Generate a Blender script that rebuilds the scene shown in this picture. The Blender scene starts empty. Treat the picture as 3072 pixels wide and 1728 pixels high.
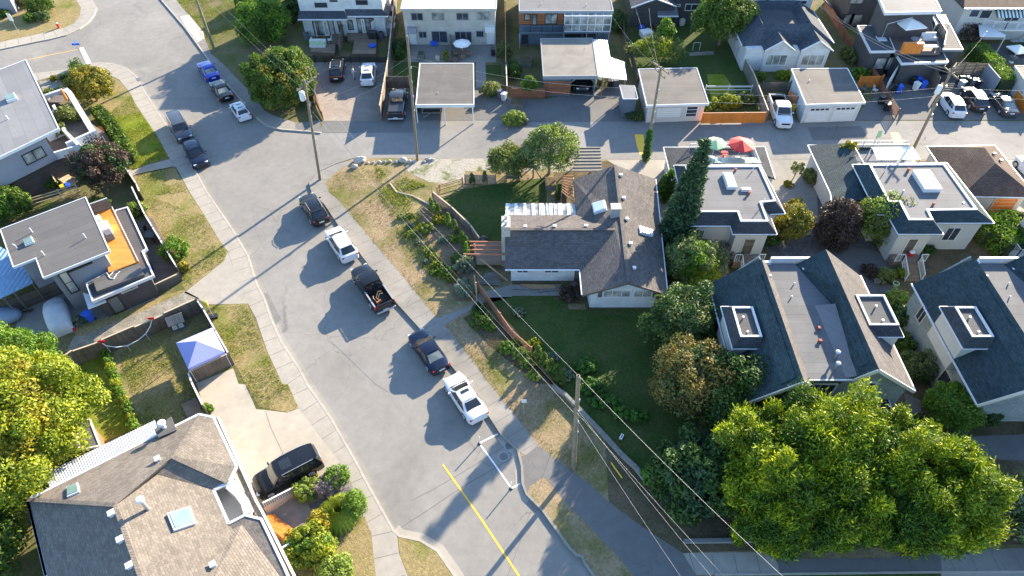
import bpy,bmesh,math,random
import numpy as np
from mathutils import Vector,Matrix
R=math.radians
C=bpy.context.scene.collection
CAM_H,PITCH,FPX=46.0,R(47.6),2040.0
cd=bpy.data.cameras.new("camera");cam=bpy.data.objects.new("camera",cd);C.objects.link(cam)
cam.location=(0,0,CAM_H);cam.rotation_euler=(R(90)-PITCH,0,0)
cd.sensor_width=36;cd.lens=FPX/3072*36;cd.clip_start=.5;cd.clip_end=6000
bpy.context.scene.camera=cam
SUN_AZ,SUN_EL=R(52.5),R(19.5)
w=bpy.data.worlds.new("World");bpy.context.scene.world=w;w.use_nodes=True
nt=w.node_tree;bg=nt.nodes['Background']
sky=nt.nodes.new('ShaderNodeTexSky');sky.sky_type='NISHITA';sky.sun_disc=False
sky.sun_elevation=SUN_EL;sky.sun_rotation=R(90)-SUN_AZ;sky.air_density=1.0;sky.dust_density=0.3;sky.ozone_density=3.0
nt.links.new(sky.outputs[0],bg.inputs[0]);bg.inputs[1].default_value=0.13
sl=bpy.data.lights.new("sun",'SUN');so=bpy.data.objects.new("sun",sl);C.objects.link(so)
sl.energy=5.0;sl.angle=R(.55);sl.color=(1.0,.85,.64)
sd=Vector((math.cos(SUN_EL)*math.cos(SUN_AZ),math.cos(SUN_EL)*math.sin(SUN_AZ),math.sin(SUN_EL)))
so.rotation_euler=(-sd).to_track_quat('-Z','Y').to_euler();so.location=sd*200
vs=bpy.context.scene.view_settings;vs.view_transform='Standard';vs.look='None';vs.gamma=1
vs.use_curve_mapping=False;vs.exposure=2.12
def ray(x,y):
 a=(x-1536)/FPX;b=-(y-864)/FPX
 return Vector((a,math.cos(PITCH)+b*math.sin(PITCH),-math.sin(PITCH)+b*math.cos(PITCH)))
def px(s):
 o=[];k=None
 for t in s.split():
  if ',' in t:
   x,y=map(float,t.split(','))
   if k=='z':o.append((x*1.19255,y*1.19255))
   elif k=='w':o.append(('w',x,y))
   else:
    i='abcdefghijkl'.index(k);o.append((768*(i%4)+x*.39752,576*(i//4)+y*.39752))
  else:k=t
 return o
def P3(s,z=0.0):
 o=[]
 for p in px(s):
  if p[0]=='w':o.append(Vector((p[1],p[2],z)));continue
  d=ray(*p);t=(z-CAM_H)/d.z;o.append(Vector((d.x*t,d.y*t,z)))
 return o
def P(s,z=0.0):return[Vector((v.x,v.y))for v in P3(s,z)]
def P1(s,z=0.0):return P(s,z)[0]
class MB:
 def __init__(s):s.v=[];s.f=[]
 def add(s,vs,fs):
  n=len(s.v);s.v+=[tuple(v)for v in vs];s.f+=[tuple(i+n for i in f)for f in fs];return s
 def prism(s,poly,z0,z1,bottom=True):
  n=len(poly)
  ar=sum(poly[i][0]*poly[(i+1)%n][1]-poly[(i+1)%n][0]*poly[i][1]for i in range(n))
  if ar<0:poly=poly[::-1]
  zt=z1 if isinstance(z1,(list,tuple))else[z1]*n
  vs=[(p[0],p[1],z0)for p in poly]+[(p[0],p[1],z)for p,z in zip(poly,zt)]
  fs=[tuple(range(n,2*n))]+[(i,(i+1)%n,n+(i+1)%n,n+i)for i in range(n)]
  if bottom:fs.append(tuple(range(n-1,-1,-1)))
  return s.add(vs,fs)
 def slab(s,pts,th):
  n=len(pts);pts=[Vector(p)for p in pts]
  nn=Vector((0,0,0))
  for i in range(n):nn+=pts[i].cross(pts[(i+1)%n])
  if nn.z<0:pts=pts[::-1]
  vs=pts+[p-Vector((0,0,th))for p in pts]
  return s.add(vs,[tuple(range(n)),tuple(range(2*n-1,n-1,-1))]+[(i,n+i,n+(i+1)%n,(i+1)%n)for i in range(n)])
 def box(s,c,size,rz=0.0,tilt=None):
  x,y,z=[d/2 for d in size];m=Matrix.Rotation(rz,3,'Z')
  if tilt is not None:m=m@Matrix.Rotation(tilt[1],3,tilt[0])
  vs=[m@Vector((a*x,b*y,d*z))+Vector(c)for a,b,d in((-1,-1,-1),(1,-1,-1),(1,1,-1),(-1,1,-1),(-1,-1,1),(1,-1,1),(1,1,1),(-1,1,1))]
  return s.add(vs,[(3,2,1,0),(4,5,6,7),(0,1,5,4),(1,2,6,5),(2,3,7,6),(3,0,4,7)])
 def bar(s,a,b,w,h=None):
  a=Vector(a);b=Vector(b);h=h or w;d=(b-a).normalized()
  up=Vector((0,0,1))if abs(d.z)<.9 else Vector((1,0,0))
  u=d.cross(up).normalized()*w/2;v=u.cross(d).normalized()*h/2
  vs=[q+su*u+sv*v for q in(a,b)for su,sv in((-1,-1),(1,-1),(1,1),(-1,1))]
  return s.add(vs,[(0,1,2,3),(7,6,5,4),(4,5,1,0),(5,6,2,1),(6,7,3,2),(7,4,0,3)])
 def tube(s,pts,r,n=8,cap=True):
  pts=[Vector(p)for p in pts];m=len(pts);rs=r if isinstance(r,(list,tuple))else[r]*m
  vs=[]
  for i,p in enumerate(pts):
   d=(pts[min(i+1,m-1)]-pts[max(i-1,0)]).normalized()
   up=Vector((0,0,1))if abs(d.z)<.95 else Vector((1,0,0))
   u=d.cross(up).normalized();v=u.cross(d)
   vs+=[p+(u*math.cos(t)+v*math.sin(t))*rs[i]for t in[2*math.pi*k/n for k in range(n)]]
  fs=[(i*n+k,i*n+(k+1)%n,(i+1)*n+(k+1)%n,(i+1)*n+k)for i in range(m-1)for k in range(n)]
  if cap:fs+=[tuple(range(n)),tuple(range(m*n-1,(m-1)*n-1,-1))]
  return s.add(vs,[tuple(reversed(f))for f in fs])
 def lathe(s,c,prof,n=14):
  c=Vector(c)
  return s.tube([c+Vector((0,0,z))for _,z in prof],[max(r,.002)for r,_ in prof],n)
 def ball(s,c,rx,ry,rz,n=12,m=8):
  c=Vector(c);vs=[(c.x,c.y,c.z+rz)]
  for i in range(1,m):
   a=math.pi*i/m
   vs+=[(c.x+rx*math.sin(a)*math.cos(2*math.pi*k/n),c.y+ry*math.sin(a)*math.sin(2*math.pi*k/n),c.z+rz*math.cos(a))for k in range(n)]
  vs.append((c.x,c.y,c.z-rz));L=len(vs)-1
  fs=[(0,1+k,1+(k+1)%n)for k in range(n)]
  for i in range(m-2):fs+=[(1+i*n+k,1+(i+1)*n+k,1+(i+1)*n+(k+1)%n,1+i*n+(k+1)%n)for k in range(n)]
  fs+=[(L,1+(m-2)*n+(k+1)%n,1+(m-2)*n+k)for k in range(n)]
  return s.add(vs,fs)
WLOC={}
def base_of(mb):
 xs=[v[0]for v in mb.v];ys=[v[1]for v in mb.v];zs=[v[2]for v in mb.v]
 return Vector(((min(xs)+max(xs))/2,(min(ys)+max(ys))/2,min(zs)))
def auto_uv(me):
 uv=me.uv_layers.new(name="UVMap").data
 for p in me.polygons:
  n=p.normal
  t=Vector((-n.y,n.x,0))if n.x*n.x+n.y*n.y>1e-4 else Vector((1,0,0))
  t.normalize();b=n.cross(t)
  for li in p.loop_indices:
   co=me.vertices[me.loops[li].vertex_index].co;uv[li].uv=(co.dot(t),co.dot(b))
def obj(name,mb,mat,parent=None,label=None,cat=None,group=None,kind=None,smooth=False,bevel=0.0,loc=None):
 me=bpy.data.meshes.new(name)
 if parent is not None:L=WLOC[parent.name]
 elif kind=='structure':L=Vector((0,0,0))
 else:L=Vector(loc)if loc else base_of(mb)
 me.from_pydata([tuple(Vector(v)-L)for v in mb.v],[],mb.f);me.validate();me.update()
 if smooth:me.polygons.foreach_set('use_smooth',[True]*len(me.polygons))
 auto_uv(me)
 o=bpy.data.objects.new(name,me);C.objects.link(o);me.materials.append(mat)
 if parent is not None:o.parent=parent;WLOC[o.name]=L
 else:o.location=L;WLOC[o.name]=L
 if bevel:
  m=o.modifiers.new("bevel",'BEVEL');m.width=bevel;m.segments=2;m.limit_method='ANGLE'
 tag(o,label,cat,group,kind);return o
def tag(o,label=None,cat=None,group=None,kind=None):
 if label:o['label']=label
 if cat:o['category']=cat
 if group:o['group']=group
 if kind:o['kind']=kind
 return o
def thing(name,label,cat,loc,group=None):
 o=bpy.data.objects.new(name,None);C.objects.link(o);o.empty_display_size=.3
 loc=Vector((loc[0],loc[1],loc[2]if len(loc)>2 else 0));o.location=loc;WLOC[o.name]=loc
 return tag(o,label,cat,group)
def copy_thing(root,loc,rz=0.0,label=None,scale=1.0):
 r=root.copy();C.objects.link(r);r.location=loc;r.rotation_euler=(0,0,rz);r.scale=(scale,)*3
 if label:r['label']=label
 for ch in list(root.children):
  c=ch.copy();C.objects.link(c);c.parent=r
  for g in list(ch.children):d=g.copy();C.objects.link(d);d.parent=c
 return r
def inset(poly,d):
 n=len(poly);poly=[Vector((p[0],p[1]))for p in poly]
 ar=sum(poly[i].x*poly[(i+1)%n].y-poly[(i+1)%n].x*poly[i].y for i in range(n))
 sg=1 if ar>0 else-1;out=[]
 for i in range(n):
  a,b,c=poly[i-1],poly[i],poly[(i+1)%n]
  d1=(b-a).normalized();d2=(c-b).normalized()
  n1=Vector((-d1.y,d1.x))*sg;n2=Vector((-d2.y,d2.x))*sg
  m=n1+n2
  if m.length<.05:m=n1
  m=m.normalized();k=d/max(.35,m.dot(n1));out.append(b+m*k)
 return out
def v3(p,z):return Vector((p[0],p[1],z))
def rect(x0,y0,x1,y1):return[Vector((x0,y0)),Vector((x1,y0)),Vector((x1,y1)),Vector((x0,y1))]
def srgb(r,g,b):
 f=lambda c:c/12.92 if c<=.04045 else((c+.055)/1.055)**2.4
 return(f(r/255),f(g/255),f(b/255),1)
def newmat(name):
 m=bpy.data.materials.new(name);m.use_nodes=True;n=m.node_tree.nodes;l=m.node_tree.links
 return m,n,l,n['Principled BSDF']
def ramp(n,stops,interp='LINEAR'):
 r=n.new('ShaderNodeValToRGB');r.color_ramp.interpolation=interp
 while len(r.color_ramp.elements)>1:r.color_ramp.elements.remove(r.color_ramp.elements[-1])
 r.color_ramp.elements[0].position=stops[0][0];r.color_ramp.elements[0].color=stops[0][1]
 for p,c in stops[1:]:r.color_ramp.elements.new(p).color=c
 return r
def coord(n,kind='pos'):
 if kind=='uv':t=n.new('ShaderNodeTexCoord');return t.outputs['UV']
 if kind=='obj':t=n.new('ShaderNodeTexCoord');return t.outputs['Object']
 return n.new('ShaderNodeNewGeometry').outputs['Position']
def noise(n,l,src,scale,detail=4,rough=.55,dist=0.0):
 t=n.new('ShaderNodeTexNoise');t.inputs['Scale'].default_value=scale;t.inputs['Detail'].default_value=detail
 t.inputs['Roughness'].default_value=rough;t.inputs['Distortion'].default_value=dist;l.new(src,t.inputs['Vector']);return t
def mixc(n,l,fac,a,b,mode='MIX'):
 m=n.new('ShaderNodeMix');m.data_type='RGBA';m.blend_type=mode
 for s,v in((0,fac),(6,a),(7,b)):
  if hasattr(v,'links')or hasattr(v,'is_linked'):l.new(v,m.inputs[s])
  else:m.inputs[s].default_value=v
 return m.outputs[2]
def c4(c):return(c[0],c[1],c[2],1)
def mul(c,k):return(min(1,c[0]*k),min(1,c[1]*k),min(1,c[2]*k),1)
def bump(n,l,b,h,strength=.3,dist=.02):
 bp=n.new('ShaderNodeBump');bp.inputs['Strength'].default_value=strength;bp.inputs['Distance'].default_value=dist
 l.new(h,bp.inputs['Height']);l.new(bp.outputs[0],b.inputs['Normal'])
def plain(name,col,rough=.7,var=.12,scale=2.0,metal=0.0,spec=None,bmp=.15):
 m,n,l,b=newmat(name);p=coord(n)
 t=noise(n,l,p,scale,5,.6);t2=noise(n,l,p,scale*11,3,.6)
 r=ramp(n,[(.25,mul(col,1-var)),(.75,mul(col,1+var))]);l.new(t.outputs[0],r.inputs[0])
 r2=ramp(n,[(.3,(1-var*.6,)*3+(1,)),(.7,(1,1,1,1))]);l.new(t2.outputs[0],r2.inputs[0])
 l.new(mixc(n,l,1.0,r.outputs[0],r2.outputs[0],'MULTIPLY'),b.inputs['Base Color'])
 b.inputs['Roughness'].default_value=rough;b.inputs['Metallic'].default_value=metal
 if spec is not None:b.inputs['Specular IOR Level'].default_value=spec
 if bmp:bump(n,l,b,t2.outputs[0],bmp,.01)
 return m
def shingle(name,col,var=.35,rw=.33,rh=.14,mortar=.5,streak=.12):
 m,n,l,b=newmat(name);u=coord(n,'uv');p=coord(n)
 br=n.new('ShaderNodeTexBrick');br.inputs['Scale'].default_value=1;br.inputs['Brick Width'].default_value=rw
 br.inputs['Row Height'].default_value=rh;br.inputs['Mortar Size'].default_value=.012;br.inputs['Mortar Smooth'].default_value=.3
 br.inputs['Bias'].default_value=0;br.offset=.37;br.squash=1
 br.inputs['Color1'].default_value=mul(col,1-var);br.inputs['Color2'].default_value=mul(col,1+var);br.inputs['Mortar'].default_value=mul(col,mortar)
 l.new(u,br.inputs['Vector'])
 t=noise(n,l,p,.5,5,.6);r=ramp(n,[(.3,(1-streak*1.6,)*3+(1,)),(.7,(1+streak,)*3+(1,))]);l.new(t.outputs[0],r.inputs[0])
 t2=noise(n,l,p,14,3,.7);r2=ramp(n,[(.3,(.78,.78,.78,1)),(.7,(1.15,1.15,1.15,1))]);l.new(t2.outputs[0],r2.inputs[0])
 c=mixc(n,l,1.0,br.outputs[0],r.outputs[0],'MULTIPLY');c=mixc(n,l,1.0,c,r2.outputs[0],'MULTIPLY')
 l.new(c,b.inputs['Base Color']);b.inputs['Roughness'].default_value=.92;b.inputs['Specular IOR Level'].default_value=.2
 sp=n.new('ShaderNodeSeparateXYZ');l.new(u,sp.inputs[0])
 d=n.new('ShaderNodeMath');d.operation='DIVIDE';l.new(sp.outputs[1],d.inputs[0]);d.inputs[1].default_value=rh
 fr=n.new('ShaderNodeMath');fr.operation='FRACT';l.new(d.outputs[0],fr.inputs[0])
 ad=n.new('ShaderNodeMath');ad.operation='MULTIPLY_ADD';l.new(br.outputs[1],ad.inputs[0]);ad.inputs[1].default_value=-.8
 iv=n.new('ShaderNodeMath');iv.operation='SUBTRACT';iv.inputs[0].default_value=1;l.new(fr.outputs[0],iv.inputs[1]);l.new(iv.outputs[0],ad.inputs[2])
 bump(n,l,b,ad.outputs[0],.7,.025);return m
def planks(name,col,var=.2,w=.14,L=2.4,rough=.8,gap=.35,vert=False,grain=.15):
 m,n,l,b=newmat(name);u=coord(n,'uv')
 mp=n.new('ShaderNodeMapping');l.new(u,mp.inputs[0])
 if vert:mp.inputs['Rotation'].default_value=(0,0,R(90))
 br=n.new('ShaderNodeTexBrick');br.inputs['Scale'].default_value=1;br.inputs['Brick Width'].default_value=L
 br.inputs['Row Height'].default_value=w;br.inputs['Mortar Size'].default_value=.01;br.inputs['Mortar Smooth'].default_value=.2;br.offset=.4
 br.inputs['Color1'].default_value=mul(col,1-var);br.inputs['Color2'].default_value=mul(col,1+var);br.inputs['Mortar'].default_value=mul(col,gap)
 l.new(mp.outputs[0],br.inputs['Vector'])
 m2=n.new('ShaderNodeMapping');l.new(mp.outputs[0],m2.inputs[0]);m2.inputs['Scale'].default_value=(1.2,22,1)
 t=noise(n,l,m2.outputs[0],1.5,4,.6);r=ramp(n,[(.3,(1-grain,)*3+(1,)),(.7,(1+grain,)*3+(1,))]);l.new(t.outputs[0],r.inputs[0])
 t2=noise(n,l,coord(n),.9,4,.6);r2=ramp(n,[(.3,(.82,.82,.82,1)),(.7,(1.08,1.08,1.08,1))]);l.new(t2.outputs[0],r2.inputs[0])
 c=mixc(n,l,1.0,br.outputs[0],r.outputs[0],'MULTIPLY');c=mixc(n,l,1.0,c,r2.outputs[0],'MULTIPLY')
 l.new(c,b.inputs['Base Color']);b.inputs['Roughness'].default_value=rough
 iv=n.new('ShaderNodeMath');iv.operation='SUBTRACT';iv.inputs[0].default_value=1;l.new(br.outputs[1],iv.inputs[1])
 bump(n,l,b,iv.outputs[0],.5,.012);return m
def ribbed(name,col,pitch=.3,rough=.45,metal=0.0,depth=.03,rot=False,trans=0.0):
 m,n,l,b=newmat(name);u=coord(n,'uv');sp=n.new('ShaderNodeSeparateXYZ');l.new(u,sp.inputs[0])
 d=n.new('ShaderNodeMath');d.operation='MULTIPLY';l.new(sp.outputs[1 if rot else 0],d.inputs[0]);d.inputs[1].default_value=2*math.pi/pitch
 s=n.new('ShaderNodeMath');s.operation='SINE';l.new(d.outputs[0],s.inputs[0]);bump(n,l,b,s.outputs[0],1.0,depth)
 t=noise(n,l,coord(n),1.5,4,.6);r=ramp(n,[(.3,mul(col,.85)),(.7,mul(col,1.05))]);l.new(t.outputs[0],r.inputs[0]);l.new(r.outputs[0],b.inputs['Base Color'])
 b.inputs['Roughness'].default_value=rough;b.inputs['Metallic'].default_value=metal;return m
def membrane(name,col,seam=1.0,rot=0.0,var=.13,line=.7,patch=.25):
 """rolled roofing: strips with seams, dust, ponding marks"""
 m,n,l,b=newmat(name);p=coord(n);mp=n.new('ShaderNodeMapping');l.new(p,mp.inputs[0]);mp.inputs['Rotation'].default_value=(0,0,rot)
 br=n.new('ShaderNodeTexBrick');br.inputs['Scale'].default_value=1;br.inputs['Brick Width'].default_value=9.0;br.inputs['Row Height'].default_value=seam
 br.inputs['Mortar Size'].default_value=.025;br.inputs['Mortar Smooth'].default_value=.5;br.offset=.3
 br.inputs['Color1'].default_value=mul(col,1-var*.5);br.inputs['Color2'].default_value=mul(col,1+var*.5);br.inputs['Mortar'].default_value=mul(col,line)
 l.new(mp.outputs[0],br.inputs['Vector'])
 t=noise(n,l,p,.35,6,.6,.6);r=ramp(n,[(.3,(1-patch,)*3+(1,)),(.55,(1,1,1,1)),(.75,(1+patch*.7,1+patch*.68,1+patch*.6,1))]);l.new(t.outputs[0],r.inputs[0])
 t2=noise(n,l,p,9,4,.65);r2=ramp(n,[(.3,(.9,.9,.9,1)),(.7,(1.08,1.08,1.08,1))]);l.new(t2.outputs[0],r2.inputs[0])
 c=mixc(n,l,1.0,br.outputs[0],r.outputs[0],'MULTIPLY');c=mixc(n,l,1.0,c,r2.outputs[0],'MULTIPLY')
 l.new(c,b.inputs['Base Color']);b.inputs['Roughness'].default_value=.85;b.inputs['Specular IOR Level'].default_value=.3;bump(n,l,b,t2.outputs[0],.2,.01);return m
def asphalt(name,col,patch=.18,cracks=.35,speck=.12):
 m,n,l,b=newmat(name);p=coord(n)
 t=noise(n,l,p,.09,6,.6,.8);r=ramp(n,[(.3,mul(col,1-patch)),(.5,c4(col)),(.72,mul(col,1+patch))]);l.new(t.outputs[0],r.inputs[0])
 t2=noise(n,l,p,1.3,6,.7);r2=ramp(n,[(.3,(.88,.88,.88,1)),(.7,(1.09,1.09,1.09,1))]);l.new(t2.outputs[0],r2.inputs[0])
 t3=noise(n,l,p,26,3,.8);r3=ramp(n,[(.3,(1-speck,)*3+(1,)),(.7,(1+speck,)*3+(1,))]);l.new(t3.outputs[0],r3.inputs[0])
 c=mixc(n,l,1.0,r.outputs[0],r2.outputs[0],'MULTIPLY');c=mixc(n,l,1.0,c,r3.outputs[0],'MULTIPLY')
 if cracks:
  nd=noise(n,l,p,.8,3,.6);ad=n.new('ShaderNodeVectorMath');ad.operation='MULTIPLY_ADD';l.new(nd.outputs[1],ad.inputs[0]);ad.inputs[1].default_value=(1.4,1.4,0);l.new(p,ad.inputs[2])
  v=n.new('ShaderNodeTexVoronoi');v.feature='DISTANCE_TO_EDGE';v.inputs['Scale'].default_value=.16;l.new(ad.outputs[0],v.inputs['Vector'])
  r4=ramp(n,[(0,(1-cracks,)*3+(1,)),(.006,(1,1,1,1))]);l.new(v.outputs[0],r4.inputs[0])
  mk=noise(n,l,p,.07,2,.5);r5=ramp(n,[(.5,(0,0,0,1)),(.6,(1,1,1,1))]);l.new(mk.outputs[0],r5.inputs[0])
  c=mixc(n,l,r5.outputs[0],c,mixc(n,l,1.0,c,r4.outputs[0],'MULTIPLY'))
 l.new(c,b.inputs['Base Color']);b.inputs['Roughness'].default_value=.9;b.inputs['Specular IOR Level'].default_value=.25;bump(n,l,b,t3.outputs[0],.25,.01);return m
def grassmat(name,green,dry,soil,bal=.5,scale=.35,spread=.12,soilamt=.3):
 m,n,l,b=newmat(name);p=coord(n)
 t=noise(n,l,p,scale,6,.62,.4);r=ramp(n,[(bal-spread,c4(green)),(bal+spread,c4(dry))]);l.new(t.outputs[0],r.inputs[0])
 ts=noise(n,l,p,scale*2.3,6,.65,.3);rs=ramp(n,[(1-soilamt-.1,(0,0,0,1)),(1-soilamt+.15,(1,1,1,1))]);l.new(ts.outputs[0],rs.inputs[0])
 c=mixc(n,l,rs.outputs[0],r.outputs[0],c4(soil))
 t2=noise(n,l,p,5,5,.75);r2=ramp(n,[(.3,(.6,.62,.6,1)),(.7,(1.3,1.28,1.25,1))]);l.new(t2.outputs[0],r2.inputs[0])
 c=mixc(n,l,1.0,c,r2.outputs[0],'MULTIPLY');l.new(c,b.inputs['Base Color']);b.inputs['Roughness'].default_value=.95;b.inputs['Specular IOR Level'].default_value=.1
 t3=noise(n,l,p,9,4,.8);bump(n,l,b,t3.outputs[0],.9,.06);return m
def leafmat(name,c1,c2,c3=None,trans=.3,scale=.6):
 m,n,l,b=newmat(name);g=n.new('ShaderNodeNewGeometry')
 st=[(0,c4(c1)),(.6,c4(c2))]+([(1,c4(c3))]if c3 else[])
 r=ramp(n,st);t=noise(n,l,g.outputs['Position'],scale,3,.6)
 a=n.new('ShaderNodeMath');a.operation='MULTIPLY_ADD';l.new(g.outputs['Random Per Island'],a.inputs[0]);a.inputs[1].default_value=.55
 s=n.new('ShaderNodeMath');s.operation='MULTIPLY_ADD';l.new(t.outputs[0],s.inputs[0]);s.inputs[1].default_value=1.5;s.inputs[2].default_value=-.52
 l.new(s.outputs[0],a.inputs[2]);l.new(a.outputs[0],r.inputs[0])
 l.new(r.outputs[0],b.inputs['Base Color']);b.inputs['Roughness'].default_value=.6;b.inputs['Specular IOR Level'].default_value=.25
 tr=n.new('ShaderNodeBsdfTranslucent');hs=n.new('ShaderNodeHueSaturation');hs.inputs['Value'].default_value=1.25;hs.inputs['Saturation'].default_value=1.15
 l.new(r.outputs[0],hs.inputs['Color']);l.new(hs.outputs[0],tr.inputs[0])
 mx=n.new('ShaderNodeMixShader');mx.inputs[0].default_value=trans;l.new(b.outputs[0],mx.inputs[1]);l.new(tr.outputs[0],mx.inputs[2]);l.new(mx.outputs[0],n['Material Output'].inputs[0]);return m
def glassmat(name,col,rough=.06,curtain=None):
 m,n,l,b=newmat(name);t=noise(n,l,coord(n),.8,3,.6)
 r=ramp(n,[(.35,c4(col)),(.65,c4(curtain)if curtain else mul(col,1.8))]);l.new(t.outputs[0],r.inputs[0]);l.new(r.outputs[0],b.inputs['Base Color'])
 b.inputs['Roughness'].default_value=rough;b.inputs['Specular IOR Level'].default_value=.8;b.inputs['IOR'].default_value=1.5;return m
def carpaint(name,col,metallic=.0,rough=.3,coat=.45):
 m,n,l,b=newmat(name);t=noise(n,l,coord(n),3,4,.6);r=ramp(n,[(.3,mul(col,.92)),(.7,mul(col,1.05))]);l.new(t.outputs[0],r.inputs[0]);l.new(r.outputs[0],b.inputs['Base Color'])
 b.inputs['Metallic'].default_value=metallic;b.inputs['Roughness'].default_value=rough;b.inputs['Coat Weight'].default_value=coat;b.inputs['Coat Roughness'].default_value=.08;b.inputs['Specular IOR Level'].default_value=.35;return m
M={}
M['asphalt']=asphalt('street asphalt',(.198,.188,.170))
M['asphalt_new']=asphalt('newer asphalt',(.155,.148,.138),.1,.0)
M['asphalt_lane']=asphalt('lane asphalt',(.195,.187,.172),.2,.3)
M['asphalt_dark']=asphalt('dark asphalt',(.13,.127,.122),.22,.4)
M['path']=asphalt('path asphalt',(.135,.13,.125),.1,.2)
M['concrete']=asphalt('concrete',(.29,.265,.225),.12,.15,.07)
M['concrete_sunlit']=asphalt('sunlit concrete',(.38,.36,.33),.08,.12,.05)  # lighter concrete copy, sunshine is put into its colour
M['concrete_drive']=asphalt('driveway concrete',(.34,.305,.25),.16,.45,.07)
M['concrete_old']=asphalt('old concrete',(.215,.203,.18),.25,.3,.1)
M['kerb']=plain('kerb concrete',(.35,.315,.265),.85,.2,1.5)
M['joint']=plain('dark joint',(.12,.11,.1),.9,.1)  # dark tone shared by pavement joints and road seams
M['gravel']=grassmat('gravel',(.2,.185,.155),(.27,.245,.21),(.16,.14,.1),.5,.8,.1,.3)
M['gravel_weed']=grassmat('gravel with weeds',(.10,.12,.03),(.32,.295,.25),(.22,.185,.125),.42,.5,.08,.3)
M['soil']=grassmat('soil',(.06,.06,.025),(.13,.10,.065),(.085,.066,.045),.45,.5,.15,.3)
M['grass_dry']=grassmat('dry grass',(.12,.125,.035),(.265,.20,.125),(.20,.145,.09),.45,.26,.12,.34)
M['grass_mid']=grassmat('half green verge grass',(.10,.135,.016),(.25,.195,.095),(.195,.14,.08),.40,.22,.10,.24)
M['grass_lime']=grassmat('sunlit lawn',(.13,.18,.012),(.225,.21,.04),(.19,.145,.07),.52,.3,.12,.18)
M['grass_dark']=grassmat('shaded lawn',(.038,.074,.016),(.066,.082,.024),(.095,.08,.045),.50,.35,.16,.36)  # tree shade is put into this lawn's dark green
M['bed']=grassmat('planting bed soil',(.11,.105,.035),(.19,.135,.09),(.14,.10,.065),.38,.5,.12,.3)
M['yard']=grassmat('yard ground',(.07,.10,.02),(.16,.13,.07),(.13,.11,.07),.45,.3,.15,.3)
M['pavers']=shingle('brick pavers',(.26,.225,.195),.12,.22,.11,.7,.15)
M['pavers_grey']=shingle('grey pavers',(.12,.115,.115),.15,.3,.3,.7,.15)
M['white']=plain('white paint',(.60,.60,.58),.5,.05,1.2,bmp=.05)
M['white_metal']=plain('white metal',(.58,.60,.62),.35,.06,1.5,bmp=.05)
M['cream']=plain('cream trim',(.50,.47,.41),.6,.07,1.2)
M['white_siding']=planks('white siding',(.56,.57,.56),.03,.15,4,.6,.6,grain=.04)
M['beige_siding']=planks('beige siding',(.40,.385,.34),.04,.17,6,.7,.7,grain=.06)
M['stucco_grey']=plain('pale violet stucco',(.24,.245,.28),.85,.06,1.0)
M['stucco_white']=plain('white stucco',(.46,.45,.42),.85,.07,1.0)
M['stucco_sage']=planks('sage shingle wall',(.25,.29,.285),.12,.16,.3,.85,.6)
M['dark_siding']=planks('charcoal siding',(.055,.055,.06),.1,.16,5,.7,.5)
M['brown_siding']=planks('dark brown siding',(.075,.066,.062),.1,.16,5,.8,.5)
M['blue_siding']=planks('slate blue siding',(.10,.14,.18),.08,.15,4,.7,.5)
M['cedar']=planks('cedar cladding',(.30,.10,.035),.25,.14,2.5,.6,.4)
M['deck_new']=planks('new cedar deck',(.60,.22,.035),.16,.14,3,.55,.45)
M['deck']=planks('weathered deck',(.22,.155,.105),.15,.14,3,.8,.4)
M['deck_dark']=planks('dark deck',(.13,.10,.085),.15,.14,3,.8,.4)
M['fence_wood']=planks('weathered fence boards',(.15,.115,.085),.22,.15,2.0,.85,.3,vert=True,grain=.3)
M['fence_dark']=planks('dark fence boards',(.115,.095,.08),.25,.17,2.4,.85,.3,grain=.25)
M['fence_red']=planks('red cedar boards',(.26,.10,.05),.2,.14,2.4,.75,.35)
M['fence_orange']=planks('orange stained boards',(.66,.20,.025),.1,.15,3,.6,.6,vert=True)
M['fence_grey']=planks('grey fence boards',(.18,.165,.145),.15,.15,2.2,.85,.35,vert=True)
M['wood']=plain('bare lumber',(.38,.24,.13),.75,.2,2)
M['wood_pale']=plain('pale lumber',(.48,.38,.26),.8,.18,2)
M['wood_red']=plain('red lumber',(.35,.15,.08),.7,.15,2)
M['pole']=plain('weathered pole wood',(.19,.155,.105),.85,.3,2.5,bmp=.4)
M['black']=plain('black paint',(.02,.02,.022),.4,.1,2,bmp=.05)
M['rubber']=plain('rubber',(.018,.018,.018),.8,.1,5)
M['rim']=plain('alloy',(.45,.46,.48),.3,.1,5,metal=.8,bmp=0)
M['steel']=plain('galvanised steel',(.48,.49,.5),.35,.15,3,metal=.6,bmp=.05)
M['grey_metal']=plain('grey metal',(.25,.26,.28),.5,.1,3)
M['plastic_blue']=plain('blue plastic',(.02,.10,.55),.45,.08,3)
M['plastic_green']=plain('dark green plastic',(.03,.07,.05),.5,.1,3)
M['plastic_grey']=plain('grey plastic',(.12,.13,.14),.5,.1,3)
M['plastic_yellow']=plain('yellow plastic',(.65,.45,.03),.5,.1,3)
M['red']=plain('red fabric',(.55,.02,.02),.7,.1,3)
M['orange']=plain('orange fabric',(.65,.22,.05),.7,.1,3)
M['cloth_white']=plain('white fabric',(.70,.68,.64),.8,.06,2)
M['cloth_lilac']=plain('lilac canopy',(.30,.32,.62),.75,.06,1)
M['cloth_green']=plain('pale green fabric',(.36,.50,.26),.8,.06,1)
M['cloth_silver']=plain('silver car cover',(.42,.44,.46),.55,.1,2)
M['tarp_blue']=plain('grey blue tarp',(.16,.22,.30),.5,.15,2)
M['glass']=glassmat('window glass',(.025,.03,.04))
M['glass_curtain']=glassmat('glass over pale blinds',(.10,.11,.11),.15,(.42,.41,.37))
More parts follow.
